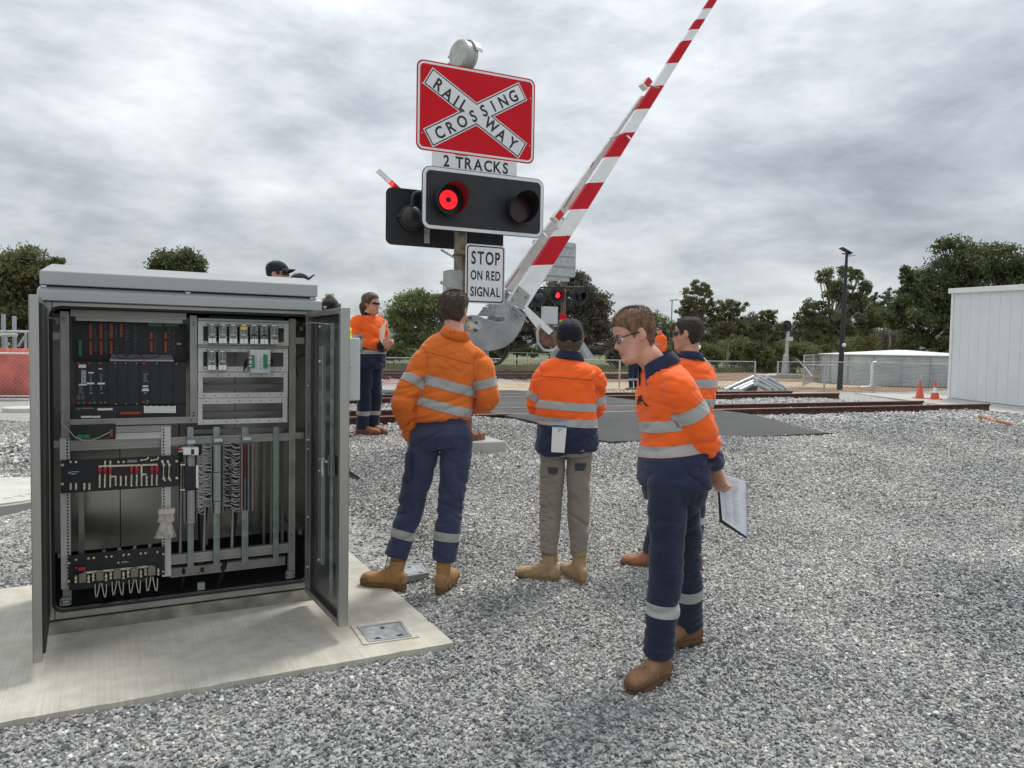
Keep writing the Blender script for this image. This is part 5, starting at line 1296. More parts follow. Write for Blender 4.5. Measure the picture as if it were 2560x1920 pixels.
for i, (u, v, kind) in enumerate(((1346, 744, 'back'), (1393, 738, 'lit'), (1450, 741, 'dark'), (1417, 754, 'back2'))):
    b_ = -.18 if kind != 'back2' else .25
    a, z = f_on(u, v, b_); mb = MB(); mb.cyl(FN.pt(a, b_, z), FN.pt(a, b_ + .012, z), .245, 30)
    tg = mb.build('target_disc', M['blackp'], far, smooth=True)
    if kind in ('back', 'back2'):
        mb = MB(); mb.ball(FN.pt(a, b_ - .02, z), .14, .11, .14, n=18, m=10); mb.tube([FN.pt(a, b_ - .05, z + .12), FN.pt(a, b_ - .06, z + .24)], .03, 8); mb.build('lamp_back', bpy.data.materials['matt black casting'], tg, smooth=True)
    else: lamp_unit(tg, FN, a, z, b_ - .004, .105, True if kind == 'lit' else None, hood=.22)
a0, z1b = f_on(1354, 766, -.1); a1, z0b = f_on(1389, 811, -.1); MB().fb(FN, a0, a1, -.22, -.08, z0b, z1b).build('control_box', M['lightgrey'], far, bevel=.006)
mb = MB(); mb.fb(FN, a0 - .04, a1 + .25, -.24, .1, z0b - .06, z0b - .015); mb.build('box_shelf', M['rackm'], far)
a0, z1b = f_on(1398, 785, -.2); a1, z0b = f_on(1416, 800, -.2); rs = MB().fb(FN, a0, a1, -.23, -.222, z0b, z1b).build('warning_plate', M['redsign'], far)
MB().fb(FN, a0, a1, -.23, -.222, z0b - .07, z0b - .003).build('warning_plate', M['yellow'], far)
fg = thing('boom_gate', FN.pt(-.4, 0, fzb), 'far boom gate raised to the upper left, its white tip beside the lamp board', 'boom gate')
def seg_on(fr, pts, b): return [fr.pt(*(lambda q: (q[0], b, q[1]))(fr.on(u, v, b))) for u, v in pts]
fb_, ft_ = (1378, 832), (945, 425)
NSg = 14
boomf = MB().fb(FN, -.3, -.2, -.3, -.2, 1.6, 1.7).build('boom_arm', M['whitep'], fg)
for i in range(NSg):
    t0_, t1_ = i / NSg, (i + 1) / NSg
    w0, w1 = lerp(7.5, 5.8, t0_), lerp(7.5, 5.8, t1_)
    u0, v0 = lerp(fb_[0], ft_[0], t0_), lerp(fb_[1], ft_[1], t0_); u1, v1 = lerp(fb_[0], ft_[0], t1_), lerp(fb_[1], ft_[1], t1_)
    q = seg_on(FN, [(u0 - w0 * .7, v0 + w0 * .7), (u0 + w0 * .7, v0 - w0 * .7), (u1 + w1 * .7, v1 - w1 * .7), (u1 - w1 * .7, v1 + w1 * .7)], -.4)
    MB().prism(q, FN.n * .05).build('stripe_section', M['whitep'] if (NSg - 1 - i) % 2 == 0 or i < 3 else M['redp'], boomf)
q = seg_on(FN, [(979, 461)], -.46)[0]; MB().ball(q, .05, n=12, m=8).build('boom_lamp', bpy.data.materials['lit red led'] , boomf, smooth=True)
q = seg_on(FN, [(1316, 786), (1324, 780), (1350, 812), (1342, 820)], -.5); MB().prism(q, FN.n * .04).build('boom_strut', M['whitep'], fg)
for poly, m_, nm in (([(1345, 822), (1382, 812), (1400, 850), (1385, 868), (1358, 858)], 'rustmech', 'mechanism_case'), ([(1370, 838), (1380, 826), (1402, 862), (1392, 870)], 'rustmech2', 'mechanism_arm'), ([(1448, 862), (1460, 856), (1487, 895), (1470, 897)], 'galv', 'counterweight_arm'), ([(1360, 815), (1372, 812), (1396, 846), (1386, 852)], 'galv_dull', 'mechanism_strut')):
    m__ = mat('rusty brown mechanism', (.15, .075, .045), .7, var=.4, vs=12) if m_ == 'rustmech' else mat('orange brown strip', (.33, .15, .07), .7, var=.2, vs=10) if m_ == 'rustmech2' else M[m_]
    MB().prism(seg_on(FN, poly, -.35), FN.n * .3).build(nm, m__, fg)
mb = MB(); mb.tube(seg_on(FN, [(1350, 812), (1343, 830), (1345, 858), (1360, 876), (1382, 878), (1398, 862)], -.5), .035, 8); mb.build('conduit_loop', M['wire'], fg, smooth=True)
mb = MB(); mb.tube([FN.pt(.05, 0, fzb), FN.pt(.05, 0, fzb + .4)], .3, 10); mb.build('footing', M['conc'], fg)
mb = MB(); 
p = f_on(1403, 840, .1); mb.fb(FN, p[0] - .25, p[0] + .35, -.1, .3, fzb + .4, p[1]); mb.build('pedestal', M['galv_dull'], fg, bevel=.03)
# ================================================================== fences
def chain_wire(mb, p, q, h, step=0.14, r=.0035):
    d = q - p; L = d.length; d.normalize(); n = int(L / step)
    for i in range(-int(h / step), n + 1):
        for sg in (1, -1):
            x0 = i * step if sg > 0 else i * step + h; x1 = x0 + sg * h; z0_, z1_ = 0.0, h
            if x0 < 0: z0_ = -x0 if sg > 0 else 0; 
            xa, za, xb, zb_ = x0, 0.0, x1, h
            if min(xa, xb) < 0 or max(xa, xb) > L:
                pts = []
                for t_ in (0, 1):
                    pass
                tt0, tt1 = 0.0, 1.0
                dx = xb - xa
                for lim, sgn in ((0, 1), (L, -1)):
                    if (xa - lim) * sgn < 0: tt0 = max(tt0, (lim - xa) / dx)
                    if (xb - lim) * sgn < 0: tt1 = min(tt1, (lim - xa) / dx)
                if tt0 >= tt1: continue
                xa, xb, za, zb_ = xa + dx * tt0, xa + dx * tt1, h * tt0, h * tt1
            a = p + d * xa + Vector((0, 0, za)); b = p + d * xb + Vector((0, 0, zb_)); s_ = Vector((-d.y, d.x, 0)) * r; w = d * r
            mb.add([a - w, a + w, b + w, b - w], [(0, 1, 2, 3)]); mb.add([a + s_, a - s_, b - s_, b + s_], [(0, 1, 2, 3)])
fwire = mat('fence wire', (0.30, 0.31, 0.31), .5, .5)
fpost = mat('galvanised fence post', (0.46, 0.48, 0.48), .5, .45, var=.15, vs=5)
def fence(label, posts, r=.035, wire=True, top=True, step=.14, rr=.006):
    root = thing('chain_link_fence', posts[0][0], label, 'fence')
    for b_, h in posts: MB().tube([b_ - Vector((0, 0, .2)), b_ + Vector((0, 0, h))], r, 8).build('fence_post', fpost, root, smooth=True)
    wm = MB(); tm = MB()
    for (p, h), (q, h2) in zip(posts, posts[1:]):
        if wire: chain_wire(wm, p + Vector((0, 0, .03)), q + Vector((0, 0, .03)), min(h, h2) - .05, step, rr)
        tm.tube([p + Vector((0, 0, h - .02)), q + Vector((0, 0, h2 - .02))], .012 if not top else .02, 6)
    if wire:
        o = wm.build('wire_mesh', fwire, root)
    tm.build('top_rail', fpost, root)
    return root
def fp(u, vt, vb, z0): b_ = G(u, vb, z0); k = ray(u, vt); t_ = b_.y / k.y; return (b_, (O0 + k * t_).z - z0)
fence('low chain link fence just beyond the tracks, left of the pipe stack', [fp(u, 892 + (u - 900) * .011, 962 + (u - 900) * .012, .0) for u in (700, 860, 1040, 1200, 1351, 1548, 1720, 1886)])
fence('chain link fence section right of the pipe stack, in front of the water tank', [fp(1943, 903, 975, 0), fp(2060, 904, 977, 0), fp(2184, 905, 981, 0), fp(2302, 908, 985, 0), fp(2372, 909, 990, 0)])
gt = thing('fence_gate', G(1915, 975), 'narrow gap frame between two fence posts beside the galvanised pipes', 'gate')
a, _ = fp(1888, 903, 975, 0); b_, _ = fp(1941, 903, 975, 0)
mb = MB(); zz_ = P(1915, 939, a.y).z; mb.tube([Vector((a.x, a.y, zz_)), Vector((b_.x, b_.y, zz_))], .035, 8); mb.tube([Vector((a.x, a.y, .1)), Vector((b_.x, b_.y, .1))], .02, 6); mb.build('gate_rail', fpost, gt, smooth=True)
fence('distant chain link boundary fence in front of the trees', [fp(u, 868 + (u - 900) * .033, 918 + (u - 900) * .0112, -.3) for u in (780, 870, 960, 1040, 1120, 1180, 1249, 1318, 1392, 1465, 1534, 1620, 1704, 1770, 1836, 1913, 1990)], r=.05, step=.3, rr=.009)
mb = MB(); r0 = thing('fence_brace', G(1790, 926, -.3), 'pale diagonal braces of the distant boundary fence', 'fence brace')
for (u0, v0, u1, v1) in ((1760, 895, 1791, 926), (1970, 917, 1992, 897), (1992, 897, 2031, 941)):
    p = P(u0, v0, 60); q = P(u1, v1, 58); MB().tube([p, q], .035, 6).build('brace', fpost, r0, smooth=True)
fence('taller wire fence running away beside the water tank', [fp(2008, 887, 965, 0), fp(2032, 886, 956, 0), fp(2055, 887, 950, 0), fp(2077, 890, 946, 0), fp(2090, 890, 943, 0)], step=.3, rr=.005)
tr_ = thing('fence_rail', G(2008, 965), 'galvanised rails and stay of the tall fence by the black light pole', 'fence brace')
MB().tube([P(2008, 912, 37), P(2131, 914, 33.5)], .03, 8).build('rail', fpost, tr_, smooth=True); MB().tube([P(2008, 912, 37), P(2030, 941, 35.5)], .03, 8).build('stay', fpost, tr_, smooth=True)

# ================================================================== poles
def base_top(u, vb, z0, vt, ut=None):
    b_ = G(u, vb, z0); k = ray(ut or u, vt); t_ = b_.y / k.y; return b_, O0 + k * t_
b_, t_ = base_top(2099, 974, 0.0, 632, 2118)
lp_ = thing('light_pole', b_, 'tall black light pole with a small solar panel on top', 'light pole')
tp_ = Vector((b_.x + .1, b_.y, t_.z))
MB().tube([b_, b_.lerp(tp_, .35), tp_], [.12, .10, .055], 12).build('pole', mat('black powder coat', (.012, .013, .018), .4), lp_, smooth=True)
mb = MB(); c = tp_ + Vector((-.03, 0, .08)); d = Vector((.62, 0, -.34)).normalized()
mb.bar(c - d * .27, c + d * .24, .4, .03, up=Vector((.34, 0, .62))); mb.bar(tp_ + Vector((-.2, 0, -.04)), tp_ + Vector((.15, -.0, -.06)), .1, .04); mb.build('solar_panel', M['blackp'], lp_)
MB().bar(tp_ + Vector((.05, 0, -.14)), tp_ + Vector((.36, 0, -.10)), .14, .05).build('lamp_head', M['silver'], lp_)
q = P(2110, 863, b_.y - .12); MB().ball(q, .085, n=12, m=8).build('sensor', M['whitep'], lp_, smooth=True)
b_, t_ = base_top(1674, 915, -.1, 752, 1682)
l2 = thing('light_pole', b_, 'slim grey street light behind the man in black cap sleeves, left of the tall eucalyptus', 'light pole'); l2['label'] = 'slim pale grey street light standing left of the airy eucalyptus tree'
MB().tube([b_, Vector((b_.x + .1, b_.y, t_.z))], [.14, .07], 10).build('pole', fpost, l2, smooth=True)
MB().bar(Vector((b_.x - .15, b_.y, t_.z + .05)), Vector((b_.x + .85, b_.y, t_.z + .12)), .3, .12).build('lamp_head', M['silver'], l2)
# railway signal on a concrete base
b_, t_ = base_top(1962, 946, -.05, 828)
rs_ = thing('railway_signal', b_, 'railway signal with a rounded black head on a pale post beyond the fence', 'railway signal')
MB().tube([b_, Vector((b_.x + .03, b_.y, b_.z + 1.5)), Vector((b_.x + .06, b_.y, b_.z + 1.52)), Vector((b_.x + .12, b_.y, t_.z))], [.26, .17, .12, .10], 10).build('post', fpost, rs_, smooth=True)
MB().box(b_.x - .9, b_.x + .9, b_.y - .6, b_.y + .6, b_.z - .1, b_.z + .28).build('footing', M['conc'], rs_, bevel=.05)
hd = MB(); c = P(1967, 816, b_.y); pts = rrect(c.x - .28, c.x + .28, c.z - .36, c.z + .38, .26, 6); hd.prism([Vector((a_, c.y - .05, z_)) for a_, z_ in pts], Vector((0, .04, 0))); hd.cyl(Vector((c.x, c.y, c.z)), Vector((c.x, c.y - .3, c.z - .02)), .13, 12); hd.build('signal_head', M['blackp'], rs_)
MB().box(b_.x - .02, b_.x + .32, b_.y - .3, b_.y - .1, P(1962, 852, b_.y).z, P(1962, 842, b_.y).z).build('signal_box', M['lightgrey'], rs_)
# white dish shape behind the man in sunglasses
b_ = P(1745, 868, 34); wd = thing('white_lamp', G(1741, 975, 0), 'small white round lamp on a thin post behind the man with sunglasses', 'lamp')
MB().ball(b_, .14, .12, .11, n=14, m=8).build('lamp_shade', M['whitep'], wd, smooth=True); MB().tube([G(1741, 975, 0), Vector((b_.x - .05, b_.y + .1, b_.z))], .025, 6).build('post', fpost, wd)

# ================================================================== water tank
tb = G(2250, 967, 0); TR = 4.0; TC = Vector((20.75, tb.y + TR * .97, 0))
tank = thing('water_tank', TC, 'low round corrugated steel water tank with a white roof beside the shed', 'water tank')
def zat(u, v, d): return P(u, v, d).z
TZ = P(2250, 889, tb.y).z
mb = MB(); N_ = 96; nz = 46; vs = []; fs = []
for j in range(nz + 1):
    z = TZ * j / nz; r_ = TR + (.018 if j % 2 else -.018)
    for k in range(N_): vs.append(TC + Vector((r_ * math.cos(2 * math.pi * k / N_), r_ * math.sin(2 * math.pi * k / N_), z)))
for j in range(nz):
    for k in range(N_): fs.append((j * N_ + k, j * N_ + (k + 1) % N_, (j + 1) * N_ + (k + 1) % N_, (j + 1) * N_ + k))
mb.add(vs, fs); mb.build('corrugated_wall', mat('corrugated zinc', (.56, .59, .60), .55, .25, var=.1, vs=2), tank)
mb = MB(); mb.cyl(TC + Vector((0, 0, TZ)), TC + Vector((0, 0, TZ + .04)), TR + .12, 72); mb.cyl(TC + Vector((0, 0, TZ + .04)), TC + Vector((0, 0, TZ + .30)), TR + .10, 72, .3); mb.build('tank_roof', M['whitep'], tank, smooth=True)
for k in range(0, 96, 5):
    a = 2 * math.pi * k / 96
    if math.sin(a) < .3:
        p = TC + Vector((math.cos(a), math.sin(a), 0)) * (TR + .03); MB().tube([p, p + Vector((0, 0, TZ))], .03, 6).build('stiffener', fpost, tank)
pv = thing('white_pipe', G(2185, 968, 0), 'white plastic downpipe bent at both ends in front of the water tank', 'pipe')
dd = tb.y - 1.2
MB().tube([P(2150, 970, dd), P(2172, 969, dd), P(2178, 965, dd), P(2180, 960, dd), P(2181, 912, dd), P(2183, 908, dd), P(2190, 907, dd)], .085, 12).build('pipe', M['whitep'], pv, smooth=True)

# ================================================================== shed
s0 = G(2372, 998, 0); s1 = G(2560, 1020, 0)
zt0 = P(2379, 733, s0.y).z; zt1 = P(2560, 724, s1.y).z
syaw = math.atan2(s1.y - s0.y, s1.x - s0.x)
SH = Frame(s0.x, s0.y, syaw)
shed = thing('shed', SH.pt(3, 2, 0), 'white clad shed at the right edge with vertical panel joints and a plain fascia', 'shed')
clad = mat('white cladding', (.66, .69, .72), .5, var=.025, vs=2)
Ls = 9.0; step_ = (s1 - s0).length / 7.55; slope = (zt1 - zt0) / (s1 - s0).length
n_ = int(Ls / step_)
for i in range(n_):
    a0, a1 = i * step_ + .006 + (.09 if i == 0 else 0), (i + 1) * step_ - .006; z0_, z1_ = zt0 + slope * a0, zt0 + slope * a1
    MB().hexa([SH.pt(a0, 0, .05), SH.pt(a1, 0, .05), SH.pt(a1, .04, .05), SH.pt(a0, .04, .05), SH.pt(a0, 0, z0_), SH.pt(a1, 0, z1_), SH.pt(a1, .04, z1_), SH.pt(a0, .04, z0_)]).build('wall_panel', clad, shed)
MB().hexa([SH.pt(.0, .041, .05), SH.pt(Ls, .041, .05), SH.pt(Ls, 6, .05), SH.pt(0, 6, .05), SH.pt(0, .041, zt0), SH.pt(Ls, .041, zt0 + slope * Ls), SH.pt(Ls, 6, zt0 + slope * Ls), SH.pt(0, 6, zt0)]).build('wall', mat('panel shadow grey', (.25, .26, .27), .7), shed)
MB().hexa([SH.pt(-.04, -.04, .05), SH.pt(.085, -.04, .05), SH.pt(.085, .1, .05), SH.pt(-.04, .1, .05), SH.pt(-.04, -.04, zt0), SH.pt(.085, -.04, zt0), SH.pt(.085, .1, zt0), SH.pt(-.04, .1, zt0)]).build('corner_trim', M['whitep'], shed)
MB().hexa([SH.pt(-.15, -.1, zt0 + .002), SH.pt(Ls, -.1, zt0 + slope * Ls), SH.pt(Ls, 6.1, zt0 + slope * Ls), SH.pt(-.15, 6.1, zt0 + .002), SH.pt(-.15, -.1, zt0 + .17), SH.pt(Ls, -.1, zt0 + .17 + slope * Ls), SH.pt(Ls, 6.1, zt0 + .17 + slope * Ls), SH.pt(-.15, 6.1, zt0 + .17)]).build('fascia', M['whitep'], shed, bevel=.01)
mb = MB(); mb.fb(SH, -2.6, Ls, -2.2, 6.5, -.15, .035); struct(mb.build('concrete_apron', M['conc']))

# ================================================================== cones
def cone(b_, h, label, striped):
    root = thing('traffic_cone', b_, label, 'traffic cone', 'traffic cones beside the shed'); r = h * .22
    orange = mat('cone orange', (.62, .10, .05), .5, var=.08, vs=5) if 'cone orange' not in bpy.data.materials else bpy.data.materials['cone orange']
    MB().box(b_.x - h * .28, b_.x + h * .28, b_.y - h * .28, b_.y + h * .28, b_.z, b_.z + h * .05).build('cone_base', orange, root, bevel=.01)
    lv = [(0.05, r), (.35, r * .70), (.62, r * .42), (1, r * .12)]
    for i in range(3):
        m_ = M['whitep'] if (striped and i == 1) else orange
        MB().tube([b_ + Vector((0, 0, h * lv[i][0])), b_ + Vector((0, 0, h * lv[i + 1][0]))], [lv[i][1], lv[i + 1][1]], 16).build('cone_body' if not (striped and i == 1) else 'reflective_collar', m_, root, smooth=True)
def cs(u, v): p = G(u, v, .035); return p
c_ = cs(2299, 996); hcone = P(2299, 950, c_.y).z - .035
cone(c_, hcone, 'plain orange traffic cone, leftmost of the cones by the shed', False)
cone(cs(2337, 998), hcone, 'orange traffic cone with a faded white collar, second from the left', True)
cone(cs(2365, 995) + Vector((.05, .8, 0)), hcone * .6, 'small orange cone tucked against the corner of the shed', False)

# ================================================================== pipes, hose, odds
pp = thing('pipe_stack', G(1890, 975, 0), 'heap of crossed galvanised steel pipes lying behind the tracks', 'pipes')
def c6(x, y): return 1640 + x / 4.096, 780 + y / 4.096
d0 = 29.0
for i, (x0, y0, x1, y1, dz) in enumerate(((700, 802, 1000, 665, 0), (720, 812, 1010, 680, .4), (790, 802, 1000, 712, -.3), (850, 806, 990, 740, -.6), (1130, 668, 1345, 800, .3), (1050, 668, 1290, 802, 0), (1040, 690, 1230, 806, -.3), (1020, 730, 1160, 800, -.7), (1090, 720, 1200, 790, -.2), (1000, 690, 1130, 700, .2))):
    p = P(*c6(x0, y0), d0 + dz); q = P(*c6(x1, y1), d0 + dz + .5); p.z = max(p.z, .07); MB().tube([p, q], .085, 12).build('steel_pipe', M['galv'], pp, smooth=True)
cn_ = MB(); cn_.ball(P(*c6(950, 770), d0 + .3), .35, .3, .3, n=10, m=6); o = cn_.build('soil_heap', mat('dry grass soil', (.16, .12, .07), .9, var=.4, vs=10), None); tag(o, 'small heap of dry soil under the crossed pipes', 'soil', kind='stuff')
h0 = [(2430, 1037), (2455, 1041), (2490, 1052), (2528, 1061)]
hs = thing('orange_pipe', G(2480, 1048, .3), 'thin orange conduit lying across the ballast near the shed', 'pipe'); pts = []
for u, v in h0:
    g = G(u, v, .3); 
    for _ in range(4): g = G(u, v, tz(g.x, g.y) + .10)
    pts.append(g)
MB().tube(pts, .018, 8).build('pipe', mat('orange conduit', (.55, .16, .07), .5), hs, smooth=True)
yb = G(1795, 975, 0); ybm = thing('yellow_bollard', yb, 'short yellow marker post beside the crossed pipes', 'marker post'); MB().cyl(yb, P(1795, 965, yb.y), .09, 10).build('post', M['yellow'], ybm)

# ================================================================== left edge: round concrete lids, red barrier, steel frame
ec = Vector((-4.9, 6.95, 0)); er = .83; ez = .125
lid = thing('concrete_lid', ec, 'large round concrete pit lid cast with the word electrical, at the left edge', 'pit lid')
lidm = mat('pale cast concrete', (.50, .49, .44), .85, var=.08, vs=4, bump=.15, bs=60)
MB().cyl(ec + Vector((0, 0, -.2)), ec + Vector((0, 0, ez - .012)), er + .02, 64).build('collar', mat('grey cast concrete', (.36, .36, .34), .85, var=.1, vs=5, bump=.2, bs=70), lid, smooth=True)
MB().cyl(ec + Vector((0, 0, ez - .011)), ec + Vector((0, 0, ez)), er - .05, 64).build('lid_plate', lidm, lid, smooth=True)
mb = MB(); word = 'ELECTRICAL'; sunk = mat('cast letter grey', (.33, .32, .29), .9)
for i, ch in enumerate(word):
    an = math.radians(-64 + i * 11.5); rr = er * .70; vs, fs, w = glyph(ch); mid = (w[0] + w[1]) / 2; sz = .115
    out = []
    rad = Vector((math.cos(an), math.sin(an), 0)); tan = Vector((-math.sin(an), math.cos(an), 0))
    for v in vs:
        x = (v.x - mid) * sz; y = (v.y - .35) * sz; out.append(ec + rad * (rr - y) + tan * (x) + Vector((0, 0, ez + .0008 + v.z * .1)))
    mb.add(out, fs)
mb.build('lettering', sunk, lid)
mb = MB()
for an in (-50, 60, 180): c_ = ec + Vector((math.cos(math.radians(an)), math.sin(math.radians(an)), 0)) * er * .86; mb.cyl(c_ + Vector((0, 0, ez - .002)), c_ + Vector((0, 0, ez + .002)), .035, 14)
mb.build('lifting_hole', M['dark'], lid)
c_ = G(64, 1018, .10); l2_ = thing('concrete_lid', c_, 'small white concrete lid further back near the red barrier', 'pit lid')
MB().cyl(c_ - Vector((0, 0, .3)), c_ + Vector((0, 0, .0)), .42, 32).build('lid_plate', lidm, l2_, smooth=True)
rp0 = G(-160, 995, .03); rp1 = G(118, 996, .03)
rf = thing('red_barrier', rp0.lerp(rp1, .5), 'red mesh screened barrier panel with a white tube frame at the left edge', 'barrier')
dr_ = (rp1 - rp0).normalized(); nz_ = Vector((-dr_.y, dr_.x, 0)); zt_ = P(40, 871, (rp0.y + rp1.y) / 2).z
screen = mat('red shade cloth', (.60, .15, .12), .8, var=.25, vs=2.5, bump=.3, bs=8)
mb = MB(); NN = 40; vs = []
for i in range(NN + 1):
    for j in range(5):
        p = rp0.lerp(rp1, i / NN); z = lerp(.03, zt_, j / 4); off = .03 * noise.noise(Vector((i * .7, j * 1.3, 2))); vs.append(Vector((p.x, p.y, z)) + nz_ * off)
mb.add(vs, [(i * 5 + j, i * 5 + 5 + j, i * 5 + 6 + j, i * 5 + 1 + j) for i in range(NN) for j in range(4)]); o = mb.build('screen_cloth', screen, rf, smooth=True); sm_ = o.modifiers.new('solid', 'SOLIDIFY'); sm_.thickness = .01
def up_(p, z): return Vector((p.x, p.y, z)) - nz_ * .06
MB().tube([up_(rp0, zt_ - .13), up_(rp1, zt_ - .13)], .025, 8).build('frame_rail', M['whitep'], rf, smooth=True)
MB().tube([up_(rp0, .09), up_(rp1, .09)], .025, 8).build('frame_rail', M['whitep'], rf, smooth=True)
d_ = G(40, 988, .09).y
MB().tube([up_(q, q.z) for q in (P(30, 989, d_), P(47, 987, d_), P(55, 978, d_), P(62, 955, d_), P(78, 915, d_))], .022, 8).build('frame_bend', M['whitep'], rf, smooth=True)
mb = MB(); chain_wire(mb, up_(rp0, .05) - nz_ * .05, up_(rp1, .05) - nz_ * .05, zt_ - .1, .12, .0035); mb.build('wire_mesh', mat('pale wire', (.5, .42, .38), .6), rf)
sf = thing('steel_frame', G(20, 940, 0), 'galvanised steel frame and mesh panels standing behind the red barrier', 'steel frame')
dd = 26.0
for u, vt, w in ((6, 785, .09), (33, 790, .09)):
    p = P(u, vt, dd); MB().box(p.x - w / 2, p.x + w / 2, dd, dd + .1, 0, p.z).build('post', mat('blue grey steel', (.30, .34, .38), .5, .3) if 'blue grey steel' not in bpy.data.materials else bpy.data.materials['blue grey steel'], sf)
for v, m_, w in ((828, fpost, .05), (836, mat('cream beam', (.62, .58, .46), .6), .07)):
    MB().tube([P(-60, v, dd - .3), P(78 if v < 830 else 42, v + 1, dd - .3)], w, 6).build('beam', m_, sf)
for (u0, v0, u1, v1) in ((64, 830, 64, 872), (74, 830, 74, 872), (45, 866, 62, 842), (16, 838, 16, 872)):
    MB().tube([P(u0, v0, dd - .4), P(u1, v1, dd - .4)], .04, 6).build('strut', fpost, sf)
mb = MB(); chain_wire(mb, P(-60, 871, dd - .5), P(76, 871, dd - .5), .5, .16, .006); mb.build('wire_mesh', fwire, sf)

# ================================================================== trees
def leafmat(name, c0, c1, c2_):
    m = bpy.data.materials.new(name); m.use_nodes = True; t = m.node_tree; b = t.nodes['Principled BSDF']; b.inputs['Roughness'].default_value = .65; b.inputs['Specular IOR Level'].default_value = .25
    co = t.nodes.new('ShaderNodeTexCoord'); n_ = t.nodes.new('ShaderNodeTexNoise'); t.links.new(co.outputs['Object'], n_.inputs['Vector']); n_.inputs['Scale'].default_value = 1.1; n_.inputs['Detail'].default_value = 7; n_.inputs['Roughness'].default_value = .75
    r = t.nodes.new('ShaderNodeValToRGB'); t.links.new(n_.outputs[0], r.inputs[0]); e = r.color_ramp.elements; e[0].position = .34; e[0].color = tuple(c0) + (1,); e[1].position = .66; e[1].color = tuple(c2_) + (1,); q = e.new(.5); q.color = tuple(c1) + (1,)
    t.links.new(r.outputs[0], b.inputs['Base Color'])
    tl = t.nodes.new('ShaderNodeBsdfTranslucent'); t.links.new(r.outputs[0], tl.inputs[0]); mx = t.nodes.new('ShaderNodeMixShader'); mx.inputs[0].default_value = .42; out = t.nodes['Material Output']; t.links.new(b.outputs[0], mx.inputs[1]); t.links.new(tl.outputs[0], mx.inputs[2]); t.links.new(mx.outputs[0], out.inputs[0]); return m
LM = {'olive': leafmat('olive leaves', (0.070, 0.084, 0.038), (0.147, 0.166, 0.077), (0.269, 0.282, 0.134)), 'dark': leafmat('dark leaves', (0.051, 0.067, 0.031), (0.105, 0.125, 0.055), (0.198, 0.220, 0.100)),
      'light': leafmat('light olive leaves', (0.109, 0.138, 0.056), (0.192, 0.228, 0.096), (0.307, 0.333, 0.154)), 'grey': leafmat('grey brown leaves', (0.067, 0.067, 0.049), (0.125, 0.120, 0.090), (0.211, 0.198, 0.154)),
      'bush': leafmat('bush leaves', (0.090, 0.102, 0.044), (0.166, 0.182, 0.077), (0.282, 0.275, 0.128))}
bark = mat('pale bark', (.22, .19, .155), .9, var=.3, vs=3, bump=.3, bs=12); barkd = mat('dark bark', (.07, .055, .04), .9, var=.3, vs=4)
